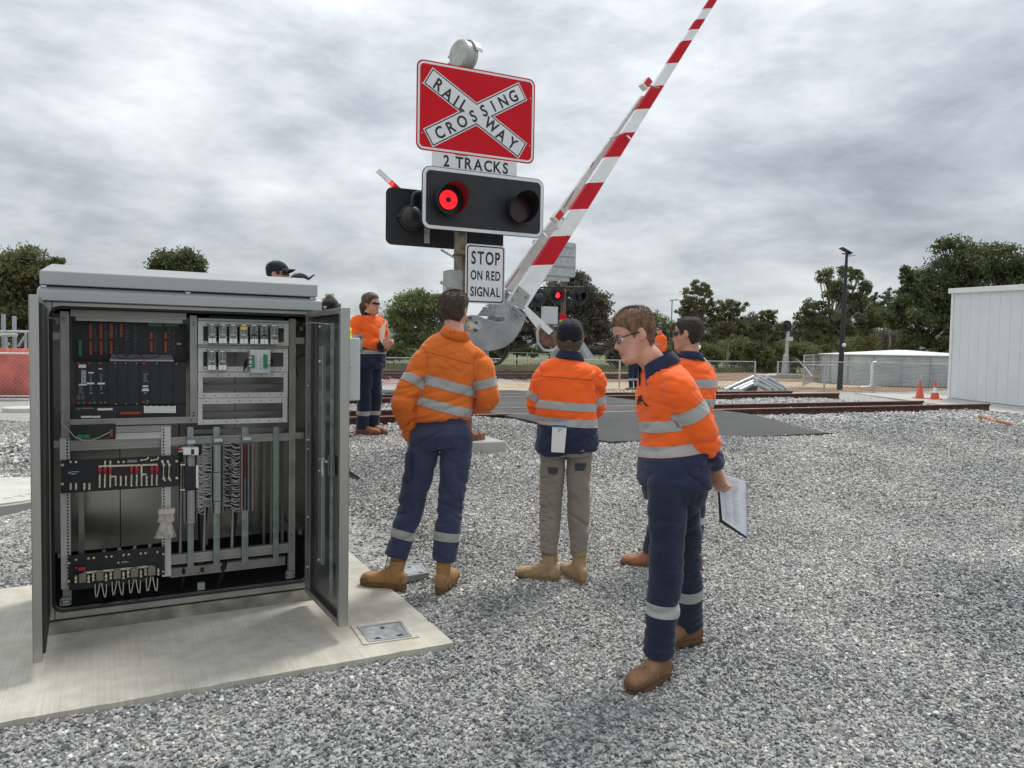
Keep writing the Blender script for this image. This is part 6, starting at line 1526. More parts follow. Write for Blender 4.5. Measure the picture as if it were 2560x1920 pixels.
def tree(d, trunk, blobs, n, leaf, kind, label, name='tree', cat='tree', bk=None, tr=.2, depth=.8, z0=-.35, limbs=True, sparse=1.0, clump=None):
    rs = np.random.default_rng(abs(hash((d, n, kind, blobs[0][0]))) % 2 ** 31) if False else np.random.default_rng(int(d * 100 + n + blobs[0][0] * 7) % 100000)
    tp = [P(u, v, d) for u, v in trunk]; base = Vector((tp[0].x, tp[0].y, z0)); root = thing(name, base, label, cat)
    tb_ = MB(); tp2 = [base] + tp[1:] if len(tp) > 1 else [base, base + Vector((0, 0, 1))]
    tb_.tube(tp2, [tr * (1 - .75 * i / len(tp2)) for i in range(len(tp2))], 8)
    cs_ = []
    for (u, v, ru, rv) in blobs:
        c = P(u, v, d); s_ = d / FPX; cs_.append((np.array(c), ru * s_, rv * s_))
    ar = np.array([a_ * b_ for _, a_, b_ in cs_]); ar = ar / ar.sum(); pts = []; radial = []
    for (c, rx, rz), fr_ in zip(cs_, ar):
        nc = max(6, int(clump or (26 + 120 * fr_))); ry = rx * depth
        dirs = rs.normal(size=(nc, 3)); dirs /= np.linalg.norm(dirs, axis=1)[:, None]; rad = rs.uniform(.25, 1, nc) ** .5 * rs.uniform(.8, 1.08, nc)
        cc = c + dirs * rad[:, None] * np.array([rx, ry, rz]) * .88
        m_ = int(n * 1.7 * fr_); k = rs.integers(0, nc, m_); cr2 = rs.uniform(.22, .50, nc) * min(rx, rz) * (1.2 if sparse >= 1 else .9)
        off = rs.normal(size=(m_, 3)); off /= np.linalg.norm(off, axis=1)[:, None]; off *= (rs.random(m_) ** .6)[:, None]
        pts.append(cc[k] + off * cr2[k][:, None] * np.array([1.15, 1.15, .75]))
        if limbs:
            fork = tp2[-1] if len(tp2) < 3 else tp2[-1].lerp(tp2[-2], .4)
            for q in cc[rs.choice(nc, min(nc, 9), replace=False)]:
                q = Vector(q); mid = fork.lerp(q, .5) + Vector((rs.normal() * .15, rs.normal() * .15, -.12 * (q - fork).length)); tb_.tube([fork, mid, q], [tr * .32, tr * .17, .02], 5)
    p = np.concatenate(pts); m_ = len(p)
    a = rs.normal(size=(m_, 3)); a /= np.linalg.norm(a, axis=1)[:, None]; a[:, 2] -= .25; b = np.cross(a, rs.normal(size=(m_, 3))); b /= np.linalg.norm(b, axis=1)[:, None]
    L = leaf * .74 * rs.uniform(.6, 1.5, m_)[:, None]; a = a * L; b = b * L * .42
    V = np.stack([p - a, p + b * .9, p + a, p - b], 1).reshape(-1, 3); F = np.arange(m_ * 4).reshape(-1, 4)
    me_ = bpy.data.meshes.new('crown'); me_.vertices.add(len(V)); me_.vertices.foreach_set('co', V.ravel().astype(np.float32)); me_.loops.add(m_ * 4); me_.loops.foreach_set('vertex_index', F.ravel().astype(np.int32)); me_.polygons.add(m_); me_.polygons.foreach_set('loop_start', np.arange(0, m_ * 4, 4, dtype=np.int32)); me_.update(calc_edges=True); me_.materials.append(LM[kind])
    o = bpy.data.objects.new('crown', me_); COL.objects.link(o); attach(o, root)
    tb_.build('trunk', bk or barkd, root, smooth=True)
    return root
tree(42, [(60, 930), (60, 800), (60, 720)], [(20, 700, 90, 85), (75, 668, 72, 56), (120, 690, 48, 50), (10, 800, 110, 70), (90, 790, 80, 60), (-60, 720, 100, 110), (40, 870, 130, 40), (142, 656, 22, 18)], 26000, .15, 'olive', 'large dense olive tree at the far left behind the red barrier')
tree(46, [(438, 930), (438, 760), (438, 700)], [(440, 660, 62, 48), (400, 672, 40, 30), (485, 668, 36, 30), (440, 720, 90, 60), (440, 800, 60, 60)], 11000, .14, 'dark', 'rounded dark tree whose top shows above the cabinet roof')
tree(70, [(826, 880), (826, 800), (824, 760)], [(822, 752, 18, 22), (832, 775, 18, 20), (815, 790, 25, 22)], 1600, .12, 'light', 'small airy tree between the cabinet and the woman', bk=bark, tr=.1, sparse=.5)
tree(62, [(868, 900), (868, 860)], [(868, 845, 24, 18), (840, 860, 30, 18), (955, 870, 40, 22), (905, 872, 40, 18)], 3600, .13, 'bush', 'low green bush growing behind the woman', 'bush', 'bush', limbs=False, tr=.06)
tree(52, [(1040, 925), (1048, 860), (1055, 800)], [(1035, 770, 62, 46), (1000, 800, 42, 44), (1085, 765, 52, 40), (1125, 780, 36, 40), (1010, 850, 46, 26), (1090, 835, 60, 36), (1040, 740, 34, 22)], 15000, .12, 'light', 'pale green spreading tree left of the signal post', bk=bark, tr=.14)
tree(46, [(1400, 935), (1400, 850), (1400, 790)], [(1420, 735, 72, 56), (1360, 770, 62, 56), (1480, 770, 52, 54), (1320, 800, 52, 46), (1400, 830, 120, 48), (1500, 820, 38, 40), (1265, 850, 62, 34), (1440, 700, 36, 26), (1560, 855, 30, 30)], 26000, .125, 'grey', 'broad dark grey green tree behind the far crossing signal')
tree(58, [(1720, 915), (1730, 830), (1738, 780)], [(1745, 722, 38, 24), (1720, 752, 26, 26), (1768, 752, 24, 30), (1738, 770, 46, 24), (1708, 780, 22, 18), (1760, 800, 44, 26), (1715, 815, 40, 26), (1790, 782, 26, 16)], 8600, .11, 'olive', 'tall airy eucalyptus right of the slim street light', bk=bark, tr=.14, sparse=.6, clump=22)
tree(60, [(1815, 915), (1822, 850), (1826, 800)], [(1812, 762, 30, 20), (1845, 768, 26, 20), (1830, 790, 40, 18), (1795, 790, 20, 16), (1835, 820, 46, 26), (1800, 830, 36, 22)], 6800, .11, 'olive', 'open crowned eucalyptus, shorter, next to the tallest airy one', bk=bark, tr=.12, sparse=.6, clump=20)
tree(62, [(1912, 915), (1915, 860), (1918, 820)], [(1920, 790, 26, 22), (1905, 815, 34, 20), (1935, 822, 26, 24), (1880, 820, 26, 14), (1915, 845, 50, 24)], 5600, .12, 'olive', 'small eucalyptus left of the railway signal head', bk=bark, tr=.1, sparse=.7, clump=18)
tree(50, [(2105, 905), (2078, 850), (2085, 780)], [(2062, 690, 26, 24), (2108, 680, 24, 20), (2140, 690, 24, 20), (2095, 730, 48, 34), (2035, 770, 42, 28), (2130, 760, 46, 40), (2010, 800, 32, 24), (2060, 800, 60, 30), (2160, 720, 22, 26), (2120, 815, 70, 34), (2050, 840, 60, 26), (2180, 800, 36, 40)], 17000, .11, 'olive', 'tall ragged eucalyptus behind the black light pole', bk=bark, tr=.16, sparse=.7)
tree(64, [(2225, 905), (2225, 800), (2230, 760)], [(2200, 748, 30, 20), (2235, 735, 30, 20), (2262, 750, 26, 22), (2215, 775, 44, 20), (2180, 780, 30, 22)], 3600, .12, 'grey', 'thin greyish tree between the ragged eucalyptus and the dark one', bk=bark, tr=.12, sparse=.5, clump=20)
tree(48, [(2420, 930), (2420, 800), (2420, 720)], [(2400, 650, 80, 62), (2480, 655, 80, 60), (2550, 690, 60, 70), (2330, 720, 72, 60), (2265, 700, 20, 42), (2300, 690, 40, 34), (2400, 760, 120, 70), (2270, 790, 80, 60), (2520, 780, 100, 80), (2380, 840, 170, 50), (2640, 720, 90, 100), (2360, 610, 30, 18), (2290, 860, 70, 34)], 42000, .135, 'dark', 'huge dark dense tree towering behind the white shed', tr=.4)
# under-storey shrubs in front of the wood, each its own bush
ru = random.Random(4)
BU = [(1640, 46, 30, 'bush', 62, 'sprawling roadside bush under the street light'), (1700, 58, 38, 'olive', 64, 'olive scrub bush below the tall airy eucalyptus'), (1772, 52, 34, 'bush', 62, 'pale green bush behind the man with sunglasses'), (1836, 58, 44, 'olive', 66, 'tall olive scrub between two eucalypts'), (1895, 46, 36, 'bush', 61, 'yellowish green shrub left of the signal post foot'), (1948, 46, 40, 'olive', 67, 'dark scrub directly behind the railway signal'), (2000, 48, 36, 'bush', 61, 'yellowish shrub right of the railway signal'), (2062, 56, 42, 'olive', 63, 'olive scrub left of the black light pole'), (2150, 62, 54, 'bush', 64, 'broad green bush right of the black light pole'), (2226, 60, 56, 'grey', 66, 'grey brown bush above the water tank roof'), (1590, 44, 28, 'olive', 60, 'low olive bush behind the leaning man'),
      (1215, 52, 26, 'dark', 58, 'low dark scrub behind the boom gate arm casting'), (1150, 46, 26, 'bush', 57, 'low green bush beneath the pale spreading tree'), (905, 46, 22, 'dark', 59, 'low dark hedge bush behind the woman'), (985, 50, 22, 'olive', 57, 'olive bush between the woman and the orange shirted man'), (790, 50, 24, 'olive', 60, 'olive bush hidden mostly by the open cabinet door'), (1545, 36, 24, 'grey', 58, 'small grey bush right of the broad dark tree')]
for u, ru_, rv_, kd, dd_, lab in BU:
    vb = 908 + (u - 1280) * .0165 - (4 if u < 1500 else 0)
    tree(dd_, [(u, vb + 8), (u, vb - 10)], [(u, vb - rv_ * .9, ru_, rv_), (u + ru.uniform(-24, 24), vb - rv_ * .5, ru_ * 1.1, rv_ * .6), (u + ru.uniform(-30, 30), vb - rv_ * 1.3, ru_ * .6, rv_ * .5)], 3600, .13, kd, lab, 'bush', 'bush', limbs=False, tr=.05)
far_l = ['far gum tree at the left end of the wood', 'far gum tree behind the slim street light', 'far gum tree behind the tallest airy eucalyptus', 'far gum tree above the pipe stack', 'far gum tree left of the round signal head', 'far gum tree right of the round signal head', 'far gum tree behind the ragged eucalyptus', 'far gum tree just left of the black light pole', 'far gum tree beyond the tank roof', 'far gum tree beside the huge dark tree']
for k_, lab in enumerate(far_l):
    u = 1570 + k_ * 74; v = 828 - 14 * math.sin(k_ * 2.1)
    tree(84, [(u, 915), (u, 860)], [(u, v, 46, 30), (u + 22, v + 26, 52, 38), (u - 20, v + 32, 50, 38), (u + ru.uniform(-20, 20), v - 20, 24, 18)], 5200, .15, 'olive' if k_ % 2 else 'grey', lab, 'gum_tree', 'tree', tr=.16)
hl = ['behind the cabinet door', 'left of the woman', 'beside the woman', 'between woman and orange shirted man', 'left of the signal mast', 'under the boom gate casting', 'left of the far signal', 'right of the far signal', 'above the capped man', 'left of the leaning man']
for k_, lab in enumerate(hl):
    u = 800 + k_ * 82; tree(88, [(u, 905), (u, 880)], [(u, 873, 50, 15), (u + 30, 880, 46, 14), (u + ru.uniform(-25, 25), 862, 22, 12)], 2600, .17, ('dark', 'olive', 'grey')[k_ % 3], 'distant low hedge tree ' + lab, 'hedge_tree', 'tree', limbs=False, tr=.1)
# long grass beyond the fences as one mass
g = []; rs = np.random.default_rng(3)
N_ = 42000; tt = rs.uniform(-40, 46, N_); ss_ = 47 + rs.random(N_) ** 1.3 * 22
X_ = SITE.e.x * tt + SITE.n.x * ss_; Y_ = SITE.e.y * tt + SITE.n.y * ss_
k = (np.abs(X_) < .74 * Y_) & (Y_ > 30); X_, Y_ = X_[k], Y_[k]; Z_ = terr(X_, Y_); m_ = len(X_)
h_ = rs.uniform(.12, .42, m_) * (1 + .9 * np.sin(X_ * .35) * np.cos(Y_ * .3)).clip(.35, 2); w_ = rs.uniform(.03, .09, m_); lx = rs.normal(0, .12, m_)
V = np.stack([np.stack([X_ - w_, Y_, Z_ - .03], 1), np.stack([X_ + w_, Y_, Z_ - .03], 1), np.stack([X_ + lx, Y_ + rs.normal(0, .05, m_), Z_ + h_], 1)], 1).reshape(-1, 3)
me_ = bpy.data.meshes.new('long_grass'); me_.from_pydata(V.tolist(), [], np.arange(m_ * 3).reshape(-1, 3).tolist()); me_.materials.append(leafmat('dry grass', (.10, .105, .045), (.18, .17, .08), (.28, .25, .14)))
o = bpy.data.objects.new('long_grass', me_); COL.objects.link(o); tag(o, 'long green and straw coloured grass growing beyond the fences', 'grass', kind='stuff')
# ================================================================== people
TMPC = COL
def arrays(me_):
    V = np.empty(len(me_.vertices) * 3, np.float32); me_.vertices.foreach_get('co', V); V = V.reshape(-1, 3).astype(float)
    me_.calc_loop_triangles(); T = np.empty(len(me_.loop_triangles) * 3, np.int32); me_.loop_triangles.foreach_get('vertices', T)
    N = np.empty(len(me_.vertices) * 3, np.float32); me_.vertices.foreach_get('normal', N)
    return V, T.reshape(-1, 3), N.reshape(-1, 3).astype(float)
def remesh(mb, voxel, smooth=4, fac=.5):
    me_ = bpy.data.meshes.new('tmp'); me_.from_pydata(mb.v, [], mb.f); ob_ = bpy.data.objects.new('tmp', me_); COL.objects.link(ob_)
    m = ob_.modifiers.new('r', 'REMESH'); m.mode = 'VOXEL'; m.voxel_size = voxel
    if smooth:
        s = ob_.modifiers.new('s', 'SMOOTH'); s.factor = fac; s.iterations = smooth
    dg = bpy.context.evaluated_depsgraph_get(); ev = ob_.evaluated_get(dg); me2 = ev.to_mesh(); out = arrays(me2); ev.to_mesh_clear()
    bpy.data.objects.remove(ob_); bpy.data.meshes.remove(me_); return out
def ell(mb, secs, n=22, pw=2.0):
    vs = []
    for c, sd_, fd, rx, ry in secs:
        for k in range(n):
            a = 2 * math.pi * k / n; ca_, sa_ = math.cos(a), math.sin(a)
            if pw != 2.0: ca_ = math.copysign(abs(ca_) ** (2 / pw), ca_); sa_ = math.copysign(abs(sa_) ** (2 / pw), sa_)
            vs.append(c + sd_ * (rx * ca_) + fd * (ry * sa_))
    m = len(secs)
    mb.add(vs, [(i * n + k, i * n + (k + 1) % n, (i + 1) * n + (k + 1) % n, (i + 1) * n + k) for i in range(m - 1) for k in range(n)] + [tuple(range(n - 1, -1, -1)), tuple(range((m - 1) * n, m * n))])
def limb(mb, pts, rs, n=16, sub=5, te=.55):
    pts = [Vector(p) for p in pts]; P_, R_ = [], []
    for i in range(len(pts) - 1):
        p0 = pts[max(i - 1, 0)]; p1 = pts[i]; p2 = pts[i + 1]; p3 = pts[min(i + 2, len(pts) - 1)]
        for k in range(sub):
            t_ = k / sub; P_.append(0.5 * ((2 * p1) + (p2 - p0) * t_ + (2 * p0 - 5 * p1 + 4 * p2 - p3) * t_ * t_ + (3 * p1 - p0 - 3 * p2 + p3) * t_ ** 3)); R_.append(rs[i] + (rs[i + 1] - rs[i]) * (t_ * t_ * (3 - 2 * t_)))
    P_.append(pts[-1]); R_.append(rs[-1])
    d0 = (P_[0] - P_[1]).normalized(); d1 = (P_[-1] - P_[-2]).normalized()
    P_ = [P_[0] + d0 * R_[0] * .6] + P_ + [P_[-1] + d1 * R_[-1] * (.6 if te < .9 else .1)]; R_ = [R_[0] * .55] + R_ + [R_[-1] * te]
    mb.tube(P_, R_, n)
def fbm(p, k=1.0, o=2):
    return noise.fractal(Vector(p) * k, 0.9, 2.1, o, noise_basis='PERLIN_ORIGINAL')
def folds(V, N, amp, k, sl=.45, seed=0.0, mask=None, wid=.10):
    """long thin creases running two ways across the cloth, in patches"""
    D = np.empty(len(V)); nz_ = noise.noise
    for i in range(len(V)):
        x, y, z = V[i]; l = x + .55 * y
        w = nz_(Vector((x * 4 + seed, y * 4, z * 4))) * .5
        a1, c1 = l + sl * z, z - sl * l; a2, c2 = l - sl * z, z + sl * l
        v1 = nz_(Vector((a1 * k * .24 + seed, c1 * k + w, y * k * .25))); v2 = nz_(Vector((a2 * k * .24 + seed + 7, c2 * k - w, y * k * .25 + 4)))
        m1 = nz_(Vector((x * 3.1 + seed, y * 3.1, z * 3.1 + 2))) * 2.6 + .45; m2 = nz_(Vector((x * 3.1 + seed, y * 3.1 + 8, z * 3.1 + 9))) * 2.6 + .45
        D[i] = .35 - math.exp(-(v1 / wid) ** 2) * min(1, max(0, m1)) - .9 * math.exp(-(v2 / wid) ** 2) * min(1, max(0, m2)) + .35 * nz_(Vector((x * 9, y * 9, z * 9 + seed)))
    if mask is not None: D = D * mask
    return V + N * (D * amp)[:, None]
def vnormals(V, T):
    fn = np.cross(V[T[:, 1]] - V[T[:, 0]], V[T[:, 2]] - V[T[:, 0]]); N = np.zeros_like(V)
    for k in range(3): np.add.at(N, T[:, k], fn)
    return N / np.maximum(np.linalg.norm(N, axis=1), 1e-9)[:, None]
def split(V, T, f):
    """cut triangles along f = 0; returns V, T, side per triangle (+1/-1) and a function to carry attributes"""
    s = f[T] > 0; c = s.sum(1); keep = (c == 0) | (c == 3)
    newT = [tuple(t_) for t_ in T[keep]]; side = [1 if x == 3 else -1 for x in c[keep]]
    ev = {}; extra = []
    def mid(a, b):
        key = (a, b) if a < b else (b, a)
        if key not in ev:
            t_ = f[key[0]] / (f[key[0]] - f[key[1]]); ev[key] = len(V) + len(extra); extra.append((key[0], key[1], t_))
        return ev[key]
    for t_, ss in zip(T[~keep], s[~keep]):
        k = int(np.argmax(ss)) if ss.sum() == 1 else int(np.argmin(ss)); a, b, c_ = int(t_[k]), int(t_[(k + 1) % 3]), int(t_[(k + 2) % 3]); sg = 1 if ss[k] else -1
        ab, ac = mid(a, b), mid(a, c_)
        newT.append((a, ab, ac)); side.append(sg); newT.append((ab, b, c_)); side.append(-sg); newT.append((ab, c_, ac)); side.append(-sg)
    ex = np.array([(e_[0], e_[1]) for e_ in extra], int).reshape(-1, 2); et = np.array([e_[2] for e_ in extra])
    def carry(A): return np.concatenate([A, A[ex[:, 0]] * (1 - et)[(...,) + (None,) * (A.ndim - 1)] + A[ex[:, 1]] * et[(...,) + (None,) * (A.ndim - 1)]]) if len(extra) else A
    return carry(V), np.array(newT, int), np.array(side), carry
def cut_region(V, T, N, fields):
    """part of the surface where every field is > 0"""
    A = [np.asarray(f, float) for f in fields]
    for i in range(len(A)):
        V, T, side, carry = split(V, T, A[i]); N = carry(N); A = [carry(x) for x in A]; T = T[side > 0]
    return V, T, N
def mk(name, V, T, m, parent, smooth=True, label=None):
    used = np.unique(T); mp_ = -np.ones(len(V), int); mp_[used] = np.arange(len(used))
    me_ = bpy.data.meshes.new(name); me_.from_pydata(V[used].tolist(), [], mp_[T].tolist()); me_.materials.append(m)
    me_.polygons.foreach_set('use_smooth', [smooth] * len(T)); o = bpy.data.objects.new(name, me_); COL.objects.link(o)
    if parent: attach(o, parent)
    if label: o['label'] = label
    return o
def cloth(name, col, rough=.85, var=.06, bump=.25, bs=420, emit=None, es=0, sheen=.15, fine=True):
    m = mat(name, col, rough, var=var, vs=7, bump=0, sheen=sheen, spec=.25)
    t = m.node_tree; b = t.nodes['Principled BSDF']
    co = t.nodes.new('ShaderNodeTexCoord'); n1_ = t.nodes.new('ShaderNodeTexNoise'); n1_.noise_type = 'RIDGED_MULTIFRACTAL'; n1_.inputs['Scale'].default_value = 7.5; n1_.inputs['Detail'].default_value = 3.5; n1_.inputs['Roughness'].default_value = .62; n1_.inputs['Distortion'].default_value = .7
    mpp = t.nodes.new('ShaderNodeMapping'); mpp.inputs['Scale'].default_value = (1, 1, 1.5); mpp.inputs['Rotation'].default_value = (.3, .5, .2); t.links.new(co.outputs['Object'], mpp.inputs[0]); t.links.new(mpp.outputs[0], n1_.inputs['Vector'])
    bp = t.nodes.new('ShaderNodeBump'); bp.inputs['Strength'].default_value = bump; bp.invert = True; bp.inputs['Distance'].default_value = .016; t.links.new(n1_.outputs[0], bp.inputs['Height']); t.links.new(bp.outputs[0], b.inputs['Normal'])
    if emit: pass
    return m
C = {'orange_old': cloth('faded orange drill', (.66, .150, .022), var=.07, bump=.5), 'orange': cloth('fluorescent orange', (.88, .125, .016), var=.05, bump=.45), 'navy': cloth('navy drill', (.020, .027, .060), var=.18, bump=.35),
     'navy_blue': cloth('washed navy drill', (.040, .048, .098), var=.14, bump=.4), 'khaki': cloth('khaki canvas', (.235, .205, .165), var=.1, bump=.35), 'tape': cloth('silver reflective tape', (.35, .35, .335), rough=.5, var=.05, bump=.12),
     'black': cloth('black cap cloth', (.010, .011, .016), var=.2, bump=.1), 'navycap': cloth('dark navy cap cloth', (.012, .016, .030), var=.15, bump=.1), 'charcoal': cloth('charcoal patch', (.055, .055, .06), bump=.2), 'hivisyellow': cloth('yellow hi-vis', (.72, .78, .05)),
     'seam': cloth('orange seam shadow thread', (.34, .06, .012)), 'navy_dk': cloth('navy pocket drill', (.028, .034, .072), bump=.4), 'darknavy': cloth('dark navy trousers', (.014, .020, .042), var=.2, bump=.35)}
SK = {'fair': mat('fair skin', (.56, .29, .205), .5, var=.14, vs=16, sss=.06, bump=.2, bs=160), 'tan': mat('tanned skin', (.46, .25, .17), .5, var=.12, vs=16, sss=.12, bump=.08, bs=220)}
HR = {'brown': mat('brown hair', (.060, .036, .022), .55, var=.45, vs=60, stretch=(1, 1, .3), bump=.6, bs=260), 'dark': mat('dark cropped hair', (.022, .015, .012), .6, var=.4, vs=60, bump=.6, bs=300), 'ginger': mat('gingery short hair', (.16, .085, .042), .55, var=.4, vs=50, stretch=(1, 1, .35), bump=.6, bs=260),
      'blond': mat('dark blond hair', (.16, .115, .07), .55, var=.35, vs=50, bump=.5, bs=200), 'auburn': mat('auburn brown hair', (.085, .042, .025), .5, var=.45, vs=50, stretch=(1, 1, .25), bump=.6, bs=200)}
LEATH = {'tan': mat('tan nubuck', (.35, .185, .070), .75, var=.18, vs=12, bump=.3, bs=120), 'wheat': mat('wheat nubuck', (.36, .245, .125), .75, var=.15, vs=12, bump=.3, bs=120), 'brown': mat('brown work leather', (.20, .105, .048), .7, var=.3, vs=16, bump=.4, bs=100), 'rustb': mat('reddish brown leather', (.28, .115, .055), .7, var=.2, vs=12, bump=.3, bs=90)}
SOLE = {'tan': mat('tan rubber sole', (.155, .078, .030), .7, var=.1, vs=20), 'wheat': mat('gum sole', (.20, .135, .07), .7), 'brown': mat('brown sole', (.12, .06, .028), .7), 'rustb': mat('red brown sole', (.16, .07, .04), .7)}
GLS = mat('glossy black frame', (.01, .01, .012), .15); LENS = mat('dark lens', (.008, .008, .01), .05)

HEADT = [(-.130, .052, .004, .018), (-.118, .076, -.008, .032), (-.100, .086, -.034, .046), (-.080, .087, -.055, .055), (-.062, .087, -.066, .061), (-.042, .086, -.075, .066), (-.020, .083, -.086, .070), (0.0, .080, -.096, .0735), (.020, .087, -.101, .076), (.045, .087, -.103, .0775), (.068, .079, -.100, .075), (.088, .063, -.089, .066), (.103, .042, -.070, .050), (.112, .018, -.044, .030), (.115, -.004, -.020, .010)]
def head_shell(off=0.0, feat=True, n=48, sub=3):
    rows = []
    T_ = np.array(HEADT)
    zs = []
    for i in range(len(T_) - 1):
        for k in range(sub): zs.append(T_[i, 0] + (T_[i + 1, 0] - T_[i, 0]) * k / sub)
    zs.append(T_[-1, 0])
    for z in zs:
        yf, yb, hw = (np.interp(z, T_[:, 0], T_[:, j]) for j in (1, 2, 3)); yc = (yf * .35 + yb * .65) if z > -.1 else (yf + yb) / 2
        for k in range(n):
            a = 2 * math.pi * k / n; sx_, cy_ = math.sin(a), math.cos(a); pw = 2.25
            r_ = (abs(sx_) ** pw + abs(cy_) ** pw) ** (-1 / pw); x = hw * sx_ * r_; y = yc + ((yf - yc) if cy_ > 0 else (yc - yb)) * cy_ * r_
            if feat and cy_ > 0:
                g = lambda cx, cz, wx, wz: math.exp(-((abs(x) - cx) / wx) ** 2 - ((z - cz) / wz) ** 2)
                nz_ = max(0, min(1, (.012 - z) / .048)) if z > -.038 else max(0, 1 - (-.038 - z) / .010)
                y += .030 * nz_ * math.exp(-(x / (.009 + .006 * nz_)) ** 2) + .006 * g(.012, -.040, .007, .007)
                y += -.009 * g(.031, -.002, .016, .011) + .005 * g(.028, .020, .02, .007) + .006 * g(0, -.060, .018, .0045) + .006 * g(0, -.073, .016, .005) - .004 * g(0, -.0665, .022, .0022) - .004 * g(0, -.084, .02, .006) + .009 * g(0, -.105, .02, .014)
                x += math.copysign(.004, x) * g(.055, -.025, .02, .02)
            rows.append([x, y, z])
    V = np.array(rows); m = len(zs)
    if off:
        c = np.array([0, -.01, -.0]); d = V - c; L = np.linalg.norm(d, axis=1); V = c + d * (1 + off / L)[:, None]
    F = [(i * n + k, i * n + (k + 1) % n, (i + 1) * n + (k + 1) % n, (i + 1) * n + k) for i in range(m - 1) for k in range(n)] + [tuple(range(n - 1, -1, -1)), tuple(range((m - 1) * n, m * n))]
    return V, F
def basis(fwd, up=Vector((0, 0, 1))):
    f_ = Vector(fwd).normalized(); r_ = f_.cross(Vector(up)).normalized(); u_ = r_.cross(f_).normalized(); return r_, f_, u_
class Head:
    def __init__(s, c, fwd, up=(0, 0, 1), sc=1.0): s.c = Vector(c); s.r, s.f, s.u = basis(fwd, Vector(up)); s.sc = sc
    def w(s, p): return s.c + (s.r * p[0] + s.f * p[1] + s.u * p[2]) * s.sc
    def wa(s, V): M_ = np.array([s.r, s.f, s.u]) * s.sc; return V @ M_ + np.array(s.c)
HAIRL = [(-.12, -.108), (-.085, -.104), (-.055, -.080), (-.030, -.018), (-.012, .012), (.006, .016), (.022, -.010), (.030, .004), (.040, .036), (.060, .052), (.078, .066), (.10, .074)]
def hair_short(hd, parent, m, th=.009, fuzz=.010, nf=4200, line=HAIRL, rnd=1, topx=1.0, quiff=0.0, capped=False):
    V, F = head_shell(0.002, True, 64, 4); T = []
    for f in F[:-2]: T += [(f[0], f[1], f[2]), (f[0], f[2], f[3])]
    n = 64; top = F[-1]; T += [(top[0], top[i], top[i + 1]) for i in range(1, n - 1)]
    T = np.array(T); L = np.array(line); h = V[:, 2] - np.interp(V[:, 1], L[:, 0], L[:, 1]); V, T, side, carry = split(V, T, h); h = carry(h); T = T[side > 0]
    if capped: V, T, side, carry = split(V, T, .036 + V[:, 1] * .28 - V[:, 2]); h = carry(h); T = T[side > 0]
    c = np.array([0, -.01, 0]); d = V - c; d /= np.linalg.norm(d, axis=1)[:, None]; t_ = np.clip(h / .05, 0, 1)
    nz_ = np.array([fbm(p * 38, 1, 2) for p in V]); thk = (.0015 + th * t_ * (1 + (topx - 1) * np.clip((V[:, 2] - .03) / .06, 0, 1)) + .003 * nz_ * t_)
    V = V + d * thk[:, None]; V[:, 2] += quiff * np.clip((V[:, 1] - .02) / .06, 0, 1) * np.clip((V[:, 2] - .05) / .04, 0, 1)
    W = hd.wa(V); o = mk('hair', W, T, m, parent)
    rs = np.random.default_rng(rnd); tri = T[rs.integers(0, len(T), nf)]; b = rs.dirichlet((1, 1, 1), nf); p = (W[tri] * b[..., None]).sum(1); nn = (p - np.array(hd.w((0, -.01, 0)))); nn /= np.linalg.norm(nn, axis=1)[:, None]
    dn = np.array(-hd.u) * .8 + np.array(hd.f) * .25; zt = ((p - np.array(hd.c)) @ np.array(hd.u))[:, None] / .1
    di = nn + dn * np.clip(1.0 - zt * 1.2, -.1, 1.4) + rs.normal(0, .28, (nf, 3)); di /= np.linalg.norm(di, axis=1)[:, None]; sdv = np.cross(di, nn); sdv /= np.maximum(np.linalg.norm(sdv, axis=1), 1e-6)[:, None]
    ln = fuzz * rs.uniform(.5, 1.2, nf)[:, None]; w = .0011
    VV = np.stack([p - sdv * w - nn * .002, p + sdv * w - nn * .002, p + di * ln], 1).reshape(-1, 3)
    s_ = mk('hair_strands', VV, np.arange(nf * 3).reshape(-1, 3), m, o, smooth=False); s_['kind'] = 'stuff'; return o
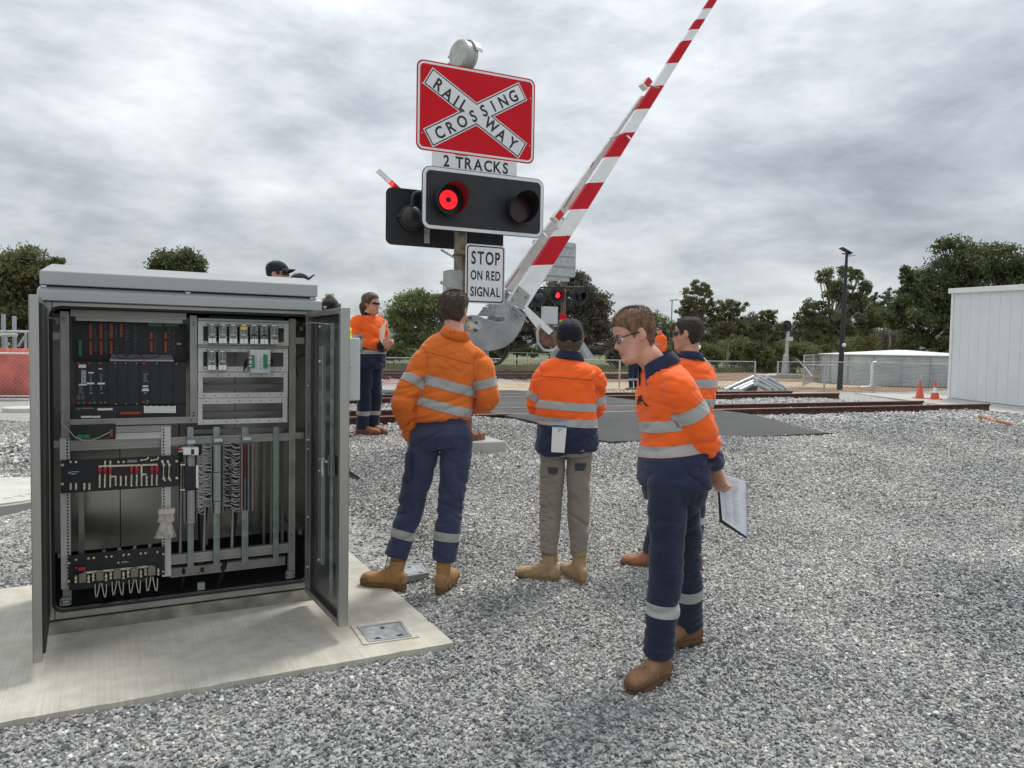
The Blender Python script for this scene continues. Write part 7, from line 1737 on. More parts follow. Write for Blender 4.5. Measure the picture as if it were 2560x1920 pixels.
def cap(hd, parent, m, brim_up=0.0, back=True, label=None):
    V, F = head_shell(0.010, False, 48, 3); T = []
    for f in F[:-2]: T += [(f[0], f[1], f[2]), (f[0], f[2], f[3])]
    top = F[-1]; T += [(top[0], top[i], top[i + 1]) for i in range(1, 47)]
    T = np.array(T); line = .030 + (V[:, 1]) * .28; h = V[:, 2] - line
    if back: ax_ = np.abs(V[:, 0]); h = np.where(V[:, 1] < -.03, h - .020 * np.clip(1 - (ax_ / .035) ** 2, 0, 1) * 1.0, h)
    V, T, side, carry = split(V, T, h); T = T[side > 0]; V = V.copy(); V[:, 2] += .006 * np.clip(V[:, 2] / .1, 0, 1)
    o = mk('cap', hd.wa(V), T, m, parent, label=label); sm_ = o.modifiers.new('t', 'SOLIDIFY'); sm_.thickness = .003; sm_.offset = 1
    mb = MB(); ns, nr = 17, 6; vs = []
    for j in range(nr):
        f_ = j / (nr - 1)
        for i in range(ns):
            a = math.radians(-62 + 124 * i / (ns - 1)); x = .079 * math.sin(a) * (1 - .05 * f_); y0 = -.01 + .100 * math.cos(a); y = y0 + f_ * .072 * (math.cos(a) ** .55)
            z = .030 + y0 * .28 + f_ * (-.010 + brim_up) - 1.9 * x * x * f_ - .9 * x * x
            vs.append(hd.w((x, y, z)))
    mb.add(vs, [(j * ns + i, j * ns + i + 1, (j + 1) * ns + i + 1, (j + 1) * ns + i) for j in range(nr - 1) for i in range(ns - 1)]); b = mb.build('brim', m, o, smooth=True); s_ = b.modifiers.new('t', 'SOLIDIFY'); s_.thickness = .004
    mb = MB(); mb.ball(hd.w((0, -.012, .131)), .007 * hd.sc, n=10, m=6); mb.build('cap_button', m, o, smooth=True)
    mb = MB()
    for a in range(6):
        an = math.radians(30 + a * 60); pts = []
        for k in range(7):
            z = .045 + k * .0135; T_ = np.array(HEADT); yf, yb, hw = (np.interp(min(z, .114), T_[:, 0], T_[:, j]) for j in (1, 2, 3)); yc = yf * .35 + yb * .65
            sx_, cy_ = math.sin(an), math.cos(an); r_ = (abs(sx_) ** 2.25 + abs(cy_) ** 2.25) ** (-1 / 2.25)
            p = Vector((hw * sx_ * r_, yc + ((yf - yc) if cy_ > 0 else (yc - yb)) * cy_ * r_, z)); c_ = Vector((0, -.01, 0)); d_ = p - c_; p = c_ + d_ * (1 + .0135 / d_.length); p.z += .006 * min(1, p.z / .1); pts.append(hd.w(p))
        mb.tube(pts, .0012, 5)
    mb.build('cap_seam', m, o, smooth=True); return o
def glasses(hd, parent, sun=True, name='sunglasses'):
    mb = MB()
    if sun:
        vs = []
        for i in range(15):
            a = math.radians(-66 + 132 * i / 14); x = .070 * math.sin(a); y = .022 + .076 * math.cos(a)
            hh = .018 * (1 - .25 * abs(math.sin(a))) * (.72 if abs(i - 7) < 1 else 1)
            vs += [hd.w((x, y, .006 + hh * .8)), hd.w((x, y + .001, .006 - hh))]
        mb.add(vs, [(2 * i, 2 * i + 1, 2 * i + 3, 2 * i + 2) for i in range(14)]); o = mb.build(name, LENS, parent, smooth=True); s_ = o.modifiers.new('t', 'SOLIDIFY'); s_.thickness = .003
    else:
        for sx_ in (-1, 1):
            pts = [hd.w((sx_ * (.033 + .024 * math.cos(t_)), .098 - .01 * abs(math.cos(t_)), .000 + .016 * math.sin(t_))) for t_ in [k * math.pi / 8 for k in range(17)]]
            mb.tube(pts, .0022, 6)
        mb.tube([hd.w((-.009, .102, .004)), hd.w((.009, .102, .004))], .002, 6); o = mb.build(name, GLS, parent, smooth=True)
    t2 = MB()
    for sx_ in (-1, 1): t2.tube([hd.w((sx_ * (.064 if sun else .057), .055 if sun else .086, .010)), hd.w((sx_ * .079, .02, .010)), hd.w((sx_ * .080, -.018, .006)), hd.w((sx_ * .078, -.032, -.012))], .0028, 6)
    t2.build('temple_arm', GLS, o, smooth=True); return o
def add_head(mb, hd, nb, neck_r=.056):
    V, F = head_shell(0, True, 40, 2); mb.add([tuple(x) for x in hd.wa(V)], F)
    for sx_ in (-1, 1):
        R = Matrix((hd.r, hd.f, hd.u)).transposed() @ Matrix.Rotation(sx_ * .35, 3, 'Z') @ Matrix.Rotation(-.2, 3, 'X')
        mb.ball(hd.w((sx_ * .079, -.014, .002)), .008 * hd.sc, .019 * hd.sc, .030 * hd.sc, n=12, m=10, R=R); mb.ball(hd.w((sx_ * .077, -.006, -.022)), .006 * hd.sc, .010 * hd.sc, .012 * hd.sc, n=8, m=6, R=R)
        mb.ball(hd.w((sx_ * .030, .072, -.001)), .013 * hd.sc, n=10, m=8)
    skull = hd.w((0, -.036, -.045)); jaw = hd.w((0, -.02, -.085))
    limb(mb, [nb - hd.u * .04, nb.lerp(jaw, .5), jaw, skull], [neck_r * 1.2, neck_r * 1.1, neck_r * 1.06, neck_r * .95], 18)
def add_hand(mb, w, d, palm_n, side, curl=.6, sc=1.0, spread=.06):
    """wrist, direction of the hand, palm normal, side = +1 when the thumb lies towards d x palm_n"""
    d = Vector(d).normalized(); pn = Vector(palm_n); pn = (pn - d * pn.dot(d)).normalized(); tv = d.cross(pn).normalized() * side
    secs = [(w + d * (x * sc), tv, pn, rx * sc, ry * sc) for x, rx, ry in ((-.02, .026, .020), (.0, .027, .019), (.03, .036, .017), (.065, .041, .015), (.088, .040, .013), (.096, .034, .010))]
    ell(mb, secs, 16)
    for i, (off, ln, r_) in enumerate(((.031, .076, .0088), (.0105, .084, .0092), (-.0105, .078, .0088), (-.030, .062, .0078))):
        b = w + d * (.084 * sc) + tv * (off * sc); a = curl * (.85 + .12 * i); p = [b - d * .02 * sc]; dd_ = (d + tv * (spread * (1.5 - i))).normalized(); p.append(b); cum = 0; q = b
        for k, f_ in enumerate((.44, .32, .26)):
            cum += a * (.7, 1.0, .8)[k]; v = dd_ * math.cos(cum) + pn * math.sin(cum); q = q + v * (ln * f_ * sc); p.append(q)
        limb(mb, p, [r_ * sc * 1.1, r_ * sc * 1.08, r_ * sc, r_ * sc * .93, r_ * sc * .78], 8, 2)
    tb_ = w + d * (.022 * sc) + tv * (.022 * sc); v1 = (d * .62 + tv * .72 + pn * .35).normalized(); v2 = (d * .85 + tv * .25 + pn * .5).normalized()
    limb(mb, [tb_, tb_ + v1 * .035 * sc, tb_ + v1 * .035 * sc + v2 * .034 * sc, tb_ + v1 * .035 * sc + v2 * .060 * sc], [.015 * sc, .0125 * sc, .0108 * sc, .008 * sc], 9, 2)
def boot(parent, ank, toe, gz_, kind, sc=1.0, vox=.006, shaft=.155, pitch=0.0, knee=None):
    d = Vector((toe[0], toe[1], 0)).normalized(); s_ = Vector((0, 0, 1)).cross(d) * -1; g = Vector((ank.x, ank.y, gz_)); U = Vector((0, 0, 1))
    if pitch: d2 = d * math.cos(pitch) - U * math.sin(pitch); U = s_.cross(d2) if s_.cross(d2).z > 0 else d2.cross(s_); 
    dd_ = d if not pitch else d2
    g.z -= .006
    def w(x, y, z): return g + s_ * (x * sc) + dd_ * (y * sc) + U * (z * sc)
    secs = [(-.080, .020, .030, .062), (-.070, .031, .042, .066), (-.045, .037, .055, .072), (-.01, .039, .062, .078), (.03, .040, .060, .076), (.07, .044, .050, .066), (.11, .049, .041, .058), (.15, .051, .038, .056), (.18, .047, .036, .054), (.203, .036, .030, .050), (.214, .018, .018, .046)]
    mb = MB(); ell(mb, [(w(0.004 * (y > .1), y, z), s_, U, rx * sc, rz * sc) for y, rx, rz, z in secs], 20, 2.4)
    ld = (knee - w(0, -.012, .09)).normalized() if knee is not None else U; b9 = w(0, -.012, .09)
    def sw(x, y, h): return b9 + s_ * (x * sc) + dd_ * (y * sc) + ld * (h * sc)
    ell(mb, [(w(0, -.006, .05), s_, dd_, .040 * sc, .055 * sc), (sw(0, .004, .01), s_, dd_, .043 * sc, .052 * sc), (sw(0, 0, .01 + shaft * .35), s_, dd_, .045 * sc, .051 * sc), (sw(0, 0, .01 + shaft * .56), s_, dd_, .046 * sc, .051 * sc), (sw(0, 0, .01 + shaft * .62), s_, dd_, .048 * sc, .053 * sc), (sw(0, 0, .01 + shaft * .72), s_, dd_, .048 * sc, .053 * sc), (sw(0, 0, .01 + shaft * .77), s_, dd_, .045 * sc, .049 * sc)], 20)
    V, T, N = remesh(mb, vox, 2); V = folds(V, N, .0016, 42, .45, gz_ + ank.x); o = mk('boot', V, T, LEATH[kind], parent)
    sm = MB(); out = []
    for i in range(28):
        a = 2 * math.pi * i / 28; y = .066 + .150 * math.cos(a); hw = .043 + .010 * (math.cos(a) > 0) * math.sin(max(0, math.cos(a)) * math.pi * .9); out.append((hw * math.sin(a) * (1 if abs(math.cos(a)) < .9 else .95), y))
    for z0_, z1_, k in ((.012, .038, 1.0), (-.004, .013, .95)):
        if k == 1.0: sm.prism([w(x, y, z0_) for x, y in out], U * ((z1_ - z0_) * sc))
        else:
            hl_ = [(x * k, y) for x, y in out]
            sm.prism([w(x, min(y, .0), z0_) for x, y in hl_], U * ((z1_ - z0_) * sc)); sm.prism([w(x, max(y, .05), z0_) for x, y in hl_], U * ((z1_ - z0_) * sc))
    for i in range(16):
        a = 2 * math.pi * i / 16; x = .0515 * math.sin(a); y = .066 + .152 * math.cos(a); c_ = w(x * .97, y * .995, .018); sm.cyl(w(x * .9, .066 + .144 * math.cos(a), .006), w(x * 1.0, .066 + .153 * math.cos(a), .022), .006 * sc, 5)
    sm.build('sole', SOLE[kind], o)
    tc_ = MB(); ell(tc_, [(w(0.004, y, z), s_, U, rx * sc, rz * sc) for y, rx, rz, z in ((.148, .0525, .034, .050), (.17, .0525, .033, .048), (.195, .045, .028, .045), (.212, .030, .020, .042), (.219, .014, .012, .040))], 18, 2.4); tc_.build('toe_cap', SOLE[kind], o, smooth=True, ang=60)
    st2 = MB()
    for y, z, rr_ in ((.085, .075, .050), (.05, .085, .049), (-.052, .085, .046)): st2.tube([w(rr_ * math.cos(t_) * .99, y - .012 * math.sin(t_), .030 + (z - .005) * math.sin(t_) * .92) for t_ in [math.pi * k / 10 for k in range(1, 10)]], .0018 * sc, 5)
    st2.tube([sw(.049 * math.cos(t_), .054 * math.sin(t_), .01 + shaft * .54) for t_ in [2 * math.pi * k / 16 for k in range(17)]], .0022 * sc, 5)
    st2.build('seam', SOLE[kind], o, smooth=True)
    lc = MB()
    for k in range(6):
        y = .105 - .020 * k; z = .098 + .0045 * k if k < 3 else .108 + (k - 2) * .030; y = y if k < 3 else .050 - (k - 3) * .006
        lc.tube([w(-.026, y - .008, z - .010), w(0, y + .003, z + .004), w(.026, y - .008, z - .010)], .0026 * sc, 6)
    lc.build('laces', mat('dark laces', (.05, .035, .02), .8) if 'dark laces' not in bpy.data.materials else bpy.data.materials['dark laces'], o, smooth=True)
    return o
def spine(J, t_):
    a, b, c = J['pel'], J['mid'], J['neck']; return a * ((1 - t_) * (1 - 2 * t_)) + b * (4 * t_ * (1 - t_)) + c * (t_ * (2 * t_ - 1))
def person(label, J, S):
    """J: world joints; S: style"""
    vox = S.get('vox', .009); near = vox < .012
    root = thing('person', Vector(((J['anL'].x + J['anR'].x) / 2, (J['anL'].y + J['anR'].y) / 2, S['gz'])), label, 'person', S.get('group'))
    fwd = J['fwd'].normalized(); rgt = fwd.cross(Vector((0, 0, 1))).normalized(); hfwd = J.get('hipfwd', J['fwd']).normalized(); hr = hfwd.cross(Vector((0, 0, 1))).normalized()
    b_ = S.get('build', 1.0)
    def frame_at(t_):
        up = (spine(J, min(1, t_ + .05)) - spine(J, max(-.2, t_ - .05))).normalized(); r_ = hr.lerp(rgt, max(0, min(1, t_))).normalized(); r_ = (r_ - up * r_.dot(up)).normalized(); f_ = up.cross(r_); return r_, f_, up
    # ---- body (one continuous skin surface)
    mb = MB(); hd = Head(J['head'], J['hfwd'], J.get('hup', (0, 0, 1)), S.get('hs', 1.0)); nb = J['neck']
    add_head(mb, hd, nb, .054 * b_ ** .5)
    ell(mb, [(spine(J, t_),) + frame_at(t_)[:2] + (rx * .82 * b_, ry * .82 * b_) for t_, rx, ry in ((0.0, .14, .10), (.4, .13, .095), (.75, .155, .10), (.95, .12, .07), (1.02, .06, .055))], 18)
    for s_ in 'LR':
        limb(mb, [J['sh' + s_], J['el' + s_], J['wr' + s_]], [.045, .036, .026], 12); limb(mb, [J['hip' + s_], J['kn' + s_], J['an' + s_]], [.075, .045, .026], 12); limb(mb, [spine(J, .9), J['sh' + s_]], [.05, .05], 10)
    for s_, key in (('L', 'handL'), ('R', 'handR')):
        if key in J: d_, pn, sd_, cu = J[key]; add_hand(mb, J['wr' + s_], d_, pn, sd_, cu, S.get('handsc', 1.0))
    V, T, N = remesh(mb, S.get('bvox', max(.0065, vox * .8)), 2 if near else 1, .4); body = mk('body', V, T, SK[S.get('skin', 'fair')], root)
    # ---- trousers
    mb = MB(); hipc = (J['hipL'] + J['hipR']) / 2; top = spine(J, .16) if not S.get('waist') else spine(J, S['waist'])
    r0, f0, u0_ = frame_at(.0)
    lw = S.get('leg', 1.0)
    ell(mb, [(top + u0_ * .01, r0, f0, .146 * b_, .104 * b_), (top.lerp(hipc, .35), r0, f0, .158 * b_, .116 * b_), (top.lerp(hipc, .6), r0, f0, .168 * b_, .126 * b_), (hipc + Vector((0, 0, .00)), r0, f0, .178 * b_, .138 * b_), (hipc - Vector((0, 0, .07)), r0, f0, .160 * b_, .122 * b_)], 24, 2.3)
    for s_ in 'LR':
        h_, k_, a_ = J['hip' + s_], J['kn' + s_], J['an' + s_]
        limb(mb, [h_ + Vector((0, 0, .03)), h_.lerp(k_, .35), k_, k_.lerp(a_, .45), a_.lerp(k_, .12 + S.get('cuffdrop', -.06)), a_.lerp(k_, S.get('cuffdrop', -.06))], [.098 * b_ * lw, .094 * b_ * lw, .078 * lw, .076 * lw, S.get('cuff', .072) * lw, S.get('cuff', .072) * lw * .98], 20, te=.97)
    V, T, N = remesh(mb, vox, 5); kz = np.clip(1 - np.abs(V[:, 2] - (J['knL'].z)) / .28, 0, 1); az = np.clip(1 - (V[:, 2] - J['anL'].z) / .20, 0, 1)
    ez = np.clip((V[:, 2] - J['anL'].z - .06) / .08, .12, 1); V = folds(V, N, .0130, 7.5, .5, 1.7 + J['pel'].x, (.5 + .6 * kz + .55 * az) * ez, .14); N = vnormals(V, T); V = folds(V, N, .0075, 15, .3, 4.1, (.40 + .7 * kz + .7 * az) * ez, .14); N = vnormals(V, T)
    if near:
        amp_ = np.clip(1 - (V[:, 2] - J['anL'].z) / .17, 0, 1); V = V + N * (np.sin(V[:, 2] * 150 + 3 * np.sin(V[:, 0] * 30)) * .0022 * amp_)[:, None]; N = vnormals(V, T)
    tr_ = mk('trousers', V, T, C[S['trousers']], root)
    def axis_t(V_, a, b): a = np.array(a); d_ = np.array(b) - a; L_ = np.linalg.norm(d_); d_ /= L_; return (V_ - a) @ d_, np.linalg.norm(V_ - a - np.outer((V_ - a) @ d_, d_), axis=1)
    for s_, o_ in (('L', 'R'), ('R', 'L')):
        for (f_, wdt) in S.get('legbands', []):
            t_, dist = axis_t(V, J['kn' + s_], J['an' + s_]); L_ = (J['an' + s_] - J['kn' + s_]).length; _, d2_ = axis_t(V, J['kn' + o_], J['an' + o_])
            c_ = f_ * L_; VV, TT, NN = cut_region(V, T, N, [t_ - c_, c_ + wdt - t_, d2_ - dist, .16 - dist])
            if len(TT): mk('reflective_band', VV + NN * .0025, TT, C['tape'], tr_)
    for pt in S.get('patches', []):                # cut from the trousers surface around a point
        c_, rx, rz, mname, th = pt[:5]; dd_ = V - np.array(c_); lat = dd_ @ np.array(S['view_r']); near_ = dd_ @ np.array(S['view_f'])
        VV, TT, NN = cut_region(V, T, N, [rx - np.abs(lat), rz - np.abs(dd_[:, 2] + lat * pt[5] if len(pt) > 5 else dd_[:, 2]), .02 - near_ if True else near_])
        if len(TT): mk('pocket', VV + NN * th, TT, C[mname], tr_)
    if near and S.get('belt', True) and not S.get('untucked'):
        lb = MB()
        for x in (-.09, -.035, .035, .09):
            p = top + r0 * x * b_ - f0 * .112 * b_ * math.sqrt(max(0, 1 - (x / .158) ** 2)) * .93; lb.bar(p - f0 * .008 + u0_ * .012, p - f0 * .010 - u0_ * .045, .012, .006, up=f0)
        lb.build('belt_loop', C[S['trousers']], tr_)
    # ---- shirt or jacket
    mb = MB(); hem = S.get('hem', .12); fl_ = S.get('flare', 0.0); be = S.get('belly', 0.0)
    prof = [(hem, .172 + fl_, .128 + fl_ + be * .6), (hem + .05, .182 + fl_ * .9, .138 + fl_ + be), (.40, .182 + fl_ * .4, .136 + be * .8), (.58, .190, .134 + be * .3), (.74, .192, .128), (.84, .184, .116), (.90, .168, .104), (.955, .130, .088), (1.0, .088, .074), (1.04, .066, .064)]
    ell(mb, [(spine(J, t_),) + frame_at(t_)[:2] + (rx * b_, ry * b_) for t_, rx, ry in prof], 28, 2.25)
    aw = S.get('arm', 1.0)
    for s_ in 'LR':
        sh, el, wr = J['sh' + s_], J['el' + s_], J['wr' + s_]
        limb(mb, [spine(J, .93).lerp(sh, .25), sh + (el - sh).normalized() * .012, sh.lerp(el, .5), el, el.lerp(wr, .5), wr - (wr - el).normalized() * .01], [.052, .066 * aw, .069 * aw, .064 * aw, .056 * aw, .043 * aw], 20)
    V, T, N = remesh(mb, vox, 5)
    lo = spine(J, hem); up_ = (spine(J, 1.0) - spine(J, 0)).normalized(); hh = (V - np.array(lo)) @ np.array(up_)
    blz = np.clip(1 - hh / .22, 0, 1); V0 = V.copy()
    darm = np.minimum(*[np.minimum(segd(V, J['sh' + s_], J['el' + s_]) / .078, segd(V, J['el' + s_], J['wr' + s_]) / .062) for s_ in 'LR'])
    armk = 1.0 * (darm < 1.2); V = folds(V, N, .0130, 6.5, .45, 2.3 + J['pel'].y, .55 + .75 * blz + .35 * armk, .13); N = vnormals(V, T); V = folds(V, N, .0085, 13, .35, 7.7, .45 + .9 * blz + .55 * armk, .12); N = vnormals(V, T); V = folds(V, N, .0028, 30, .6, 1.1, .6 + .7 * blz, .16); N = vnormals(V, T)
    tdist = np.full(len(V), 9.0)
    for t_ in np.linspace(hem, .95, 12):
        q = spine(J, t_); r_, f_, u_ = frame_at(t_); dl = V - np.array(q); e_ = np.sqrt(((dl @ np.array(r_)) / (.185 * b_)) ** 2 + ((dl @ np.array(f_)) / (.13 * b_)) ** 2 + ((dl @ np.array(u_)) / .09) ** 2 * .25); tdist = np.minimum(tdist, e_)
    isarm = darm - tdist                              # < 0 on the sleeves
    shirtm = C[S['shirt']]; lowm = S.get('lower')     # (height above hem where the navy part ends, material)
    base_parts = []
    if lowm:
        VV, TT, NN = cut_region(V, T, N, [hh - lowm[0]]); sh_o = mk('shirt', VV, TT, shirtm, root)
        VV, TT, NN = cut_region(V, T, N, [lowm[0] - hh, isarm + .12]); mk('shirt_lower', VV, TT, C[lowm[1]], sh_o)
        VV, TT, NN = cut_region(V, T, N, [lowm[0] - hh, -isarm - .12])
        if len(TT): mk('lower_sleeve', VV, TT, shirtm, sh_o)
    else: sh_o = mk('shirt', V, T, shirtm, root)
    tilt = S.get('tilt', Vector()); hb_ = hh + (V - np.array(lo)) @ np.array(tilt)
    for (c_, wdt) in S.get('bands', []):
        VV, TT, NN = cut_region(V, T, N, [hb_ - c_, c_ + wdt - hb_, isarm + .05])
        if len(TT): mk('reflective_band', VV + NN * .0028, TT, C['tape'], sh_o)
    for s_ in 'LR':
        for (f_, wdt) in S.get('armbands', []):
            a_, e_ = (J['sh' + s_], J['el' + s_]) if f_ < 1 else (J['el' + s_], J['wr' + s_]); ff = f_ if f_ < 1 else f_ - 1
            t_, dist = axis_t(V, a_, e_); L_ = (e_ - a_).length; VV, TT, NN = cut_region(V, T, N, [t_ - ff * L_, ff * L_ + wdt - t_, .115 * aw - dist, -isarm + .10 if f_ < 1 else -isarm + .3])
            if len(TT): mk('reflective_band', VV + NN * .0028, TT, C['tape'], sh_o)
        if S.get('cuffm') and S.get('cufflen'):
            t_, dist = axis_t(V, J['el' + s_], J['wr' + s_]); L_ = (J['wr' + s_] - J['el' + s_]).length
            VV, TT, NN = cut_region(V, T, N, [t_ - (L_ - S['cufflen']), .10 - dist, -isarm + .1])
            if len(TT): mk('cuff', VV + NN * .0012, TT, C[S['cuffm']], sh_o)
    if S.get('yoke'):                                 # raised seam lines of the yoke and armholes
        for w_ in S['yoke']:
            VV, TT, NN = cut_region(V, T, N, [hb_ - w_, w_ + .004 - hb_, isarm - .02]); 
            if len(TT): mk('yoke_seam', VV + NN * .0012, TT, C['seam'], sh_o)
        VV, TT, NN = cut_region(V, T, N, [isarm + .034, -isarm + -.012, hh - .16])
        if len(TT): mk('armhole_seam', VV + NN * .0012, TT, C['seam'], sh_o)
    # ---- collar
    r1, f1, u1 = frame_at(.99); cu = MB(); vs = []; n = 30; cr_0 = S.get('collar', .074); cb = nb + u1 * .0
    for i in range(n + 1):
        a = math.radians(18 + 324 * i / n); x, y = math.sin(a), math.cos(a)       # open at the front (y = +1)
        for k, (rr, hz_) in enumerate(((cr_0 * 1.02, -.016), (cr_0 * .98, .034), (cr_0 * 1.04, .041), (cr_0 * 1.30, -.012 - .022 * max(0, y)))):
            fr_dn = -.022 * max(0, y) ** 1.5 if k != 3 else -.040 * max(0, y) ** 1.5
            vs.append(cb + r1 * (x * rr) + f1 * (y * rr * .96) + u1 * (hz_ + fr_dn))
    cu.add(vs, [(i * 4 + k, i * 4 + k + 1, (i + 1) * 4 + k + 1, (i + 1) * 4 + k) for i in range(n) for k in range(3)])
    co_ = cu.build('collar', C[S.get('collarm', S['shirt'])], sh_o, smooth=True, ang=60); s_ = co_.modifiers.new('t', 'SOLIDIFY'); s_.thickness = .003
    # ---- boots
    for s_ in 'LR': boot(root, J['an' + s_], J['toe' + s_], J['gz' + s_], S['boots'], S.get('bs', 1.0), S.get('bootvox', max(.0055, vox * .8)), pitch=J.get('pitch' + s_, 0), knee=J['kn' + s_])
    # ---- hair, cap, glasses
    if S.get('hair'): hair_short(hd, body, HR[S['hair']], S.get('hth', .009), S.get('fuzz', .010), 4500 if near else 900, line=S.get('line', HAIRL), topx=S.get('topx', 1.0), quiff=S.get('quiff', 0.0), capped=bool(S.get('cap')))
    if S.get('cap'): cap(hd, root, C[S['cap']], S.get('brim', .0))
    if S.get('glasses'): glasses(hd, root, S['glasses'] == 'sun', 'sunglasses' if S['glasses'] == 'sun' else 'spectacles')
    return root, hd, sh_o, tr_, body
def segd(V, a, b):
    a = np.array(a); b = np.array(b); d = b - a; t_ = np.clip(((V - a) @ d) / (d @ d), 0, 1); return np.linalg.norm(V - a - t_[:, None] * d, axis=1)
def standing(x, y, gz_, H, yaw, arms='down', lookyaw=None, stance=.10, pitch=0.0):
    """yaw: direction faced, radians from +x"""
    f = Vector((math.cos(yaw), math.sin(yaw), 0)); r = f.cross(Vector((0, 0, 1))); k = H / 1.75; o = Vector((x, y, gz_)); up = Vector((0, 0, 1))
    L = lambda a, b, c: o + r * (a * k) + f * (b * k) + up * (c * k)
    J = dict(pel=L(0, 0, .93), mid=L(0, .02, 1.20), neck=L(0, -.015, 1.475), fwd=f, head=L(0, .035, 1.625), hipL=L(-.09, 0, .92), hipR=L(.09, 0, .92), knL=L(-stance, .02, .50), knR=L(stance, .02, .50), anL=L(-stance, -.02, .11), anR=L(stance, -.02, .11), shL=L(-.185, -.01, 1.405), shR=L(.185, -.01, 1.405), gzL=gz_, gzR=gz_)
    ly = yaw if lookyaw is None else lookyaw; J['hfwd'] = Vector((math.cos(ly), math.sin(ly), pitch))
    J['toeL'] = f - r * .25; J['toeR'] = f + r * .25
    if arms == 'down': J['elL'] = L(-.24, -.03, 1.12); J['elR'] = L(.24, -.03, 1.12); J['wrL'] = L(-.22, .06, .88); J['wrR'] = L(.22, .06, .88); J['handL'] = (-up + f * .15, r, 1, .35); J['handR'] = (-up + f * .15, -r, -1, .35)
    else: J['elL'] = L(-.235, .0, 1.12); J['elR'] = L(.235, .0, 1.12); J['wrL'] = L(-.07, .22, 1.13); J['wrR'] = L(.05, .25, 1.10); J['handL'] = (r * .9 + f * .35 + up * .15, -f, 1, .5); J['handR'] = (-r * .8 + f * .35 + up * .3, -f, -1, .5)
    return J
VR = Vector((1, 0, 0)); VF = Vector((0, 1, 0))

# ---- man in the all orange shirt, back to the camera
D1 = 4.66
def p1(u, v, dd=0): return P(u, v, D1 + dd)
g1 = 0.035
J = dict(pel=p1(1104, 1082), mid=p1(1110, 970, .03), neck=p1(1137, 838, .0), fwd=Vector((.10, 1, 0)), hipfwd=Vector((.12, 1, 0)), head=p1(1138, 777, .035), hfwd=Vector((.42, 1, .10)), hup=Vector((.05, 0, 1)),
         hipL=p1(1066, 1096), hipR=p1(1144, 1096), knL=p1(1028, 1262, .04), knR=p1(1126, 1265, .02), anL=p1(984, 1408, .0), anR=p1(1108, 1418, -.02), shL=p1(1062, 898, -.0), shR=p1(1199, 905, .01), elL=p1(1010, 1000, -.06), elR=p1(1222, 1003, .02), wrL=p1(1022, 1092, .03), wrR=p1(1165, 1020, .24),
         toeL=Vector((-1, .18, 0)), toeR=Vector((.25, 1, 0)), gzL=SLAB_Z - .002, gzR=g1 - .005)
J['handL'] = (Vector((.15, .4, -1)), Vector((1, 0, 0)), 1, .5); J['handR'] = (Vector((-.9, .3, .1)), Vector((0, -1, 0)), 1, .5)
pr = person('man in faded all orange work shirt and navy trousers standing with his back to us below the stop sign', J, dict(gz=g1, shirt='orange_old', trousers='navy_blue', hair='brown', hth=.006, topx=2.2, fuzz=.011, boots='tan', vox=.0062, bands=[(.075, .056), (.208, .060)], armbands=[(.43, .055)], legbands=[(.42, .052)], hem=.13, tilt=Vector((.13, 0, 0)), yoke=[.40], build=1.0, bs=.98, arm=1.0, hs=.95, view_r=VR, view_f=VF, patches=[(p1(1018, 1165, -.05), .035, .085, 'navy_dk', .012, .1), (p1(1072, 1112, -.1), .045, .055, 'navy_blue', .004), (p1(1148, 1112, -.1), .045, .055, 'navy_blue', .004)], cuff=.076, cuffdrop=.13))
pr[0]['label'] = 'man in faded all orange shirt and navy trousers, back to us below the stop sign'
a, z = 0, 0
mb = MB(); c_ = J['neck'] - J['fwd'] * .085 + Vector((.0, 0, .018))
for k in (-1, 1): mb.bar(c_ + Vector((.012 * k - .006, -.002, 0)), c_ + Vector((.012 * k + .006, -.002, 0)), .012, .003)
mb.build('collar_mark', M['redfuse'], pr[2])

# ---- man in black cap and khaki trousers
D2 = 4.88
def p2(u, v, dd=0): return P(u, v, D2 + dd)
g2 = tz(p2(1400, 1450).x, D2)
J = dict(pel=p2(1416, 1100), mid=p2(1417, 990, -.01), neck=p2(1424, 897, .0), fwd=Vector((-.05, 1, 0)), head=p2(1424, 845, -.005), hfwd=Vector((.12, 1, .35)), hup=Vector((0, -.3, 1)),
         hipL=p2(1384, 1108), hipR=p2(1448, 1108), knL=p2(1376, 1275, .04), knR=p2(1446, 1275, .03), anL=p2(1370, 1398, .0), anR=p2(1447, 1398, .0), shL=p2(1362, 941, .0), shR=p2(1486, 942, .0), elL=p2(1340, 1012, .06), elR=p2(1488, 1022, .10), wrL=p2(1405, 1010, .27), wrR=p2(1440, 1005, .28),
         toeL=Vector((-1, .12, 0)), toeR=Vector((-.45, 1, 0)), gzL=g2, gzR=g2 - .005)
J['handL'] = (Vector((1, .1, .1)), Vector((0, -1, 0)), 1, .4); J['handR'] = (Vector((-1, .1, .1)), Vector((0, -1, 0)), -1, .4)
kp = [(p2(1373, 1177, -.08), .068, .022, 'charcoal', .004, .05), (p2(1456, 1168, -.08), .045, .024, 'charcoal', .004, .0), (p2(1355, 1237, -.06), .026, .024, 'charcoal', .005, -.4)]
pr = person('man in black cap, orange shirt and khaki trousers with white papers tucked at his back', J, dict(gz=g2, shirt='orange', trousers='khaki', cap='black', brim=.0, hair='blond', hth=.004, topx=.2, fuzz=.016, boots='wheat', vox=.0062, bands=[(.172, .050), (.272, .052)], armbands=[(.52, .052)], hem=-.12, flare=.020, lower=(.175, 'navy'), cuffm='navy', cufflen=.06, collarm='navy', yoke=[.47], build=1.0, bs=.98, untucked=True, hs=.98, patches=kp, view_r=VR, view_f=VF, leg=.84, cuff=.068, cuffdrop=.15, tilt=Vector((.04, 0, 0))))
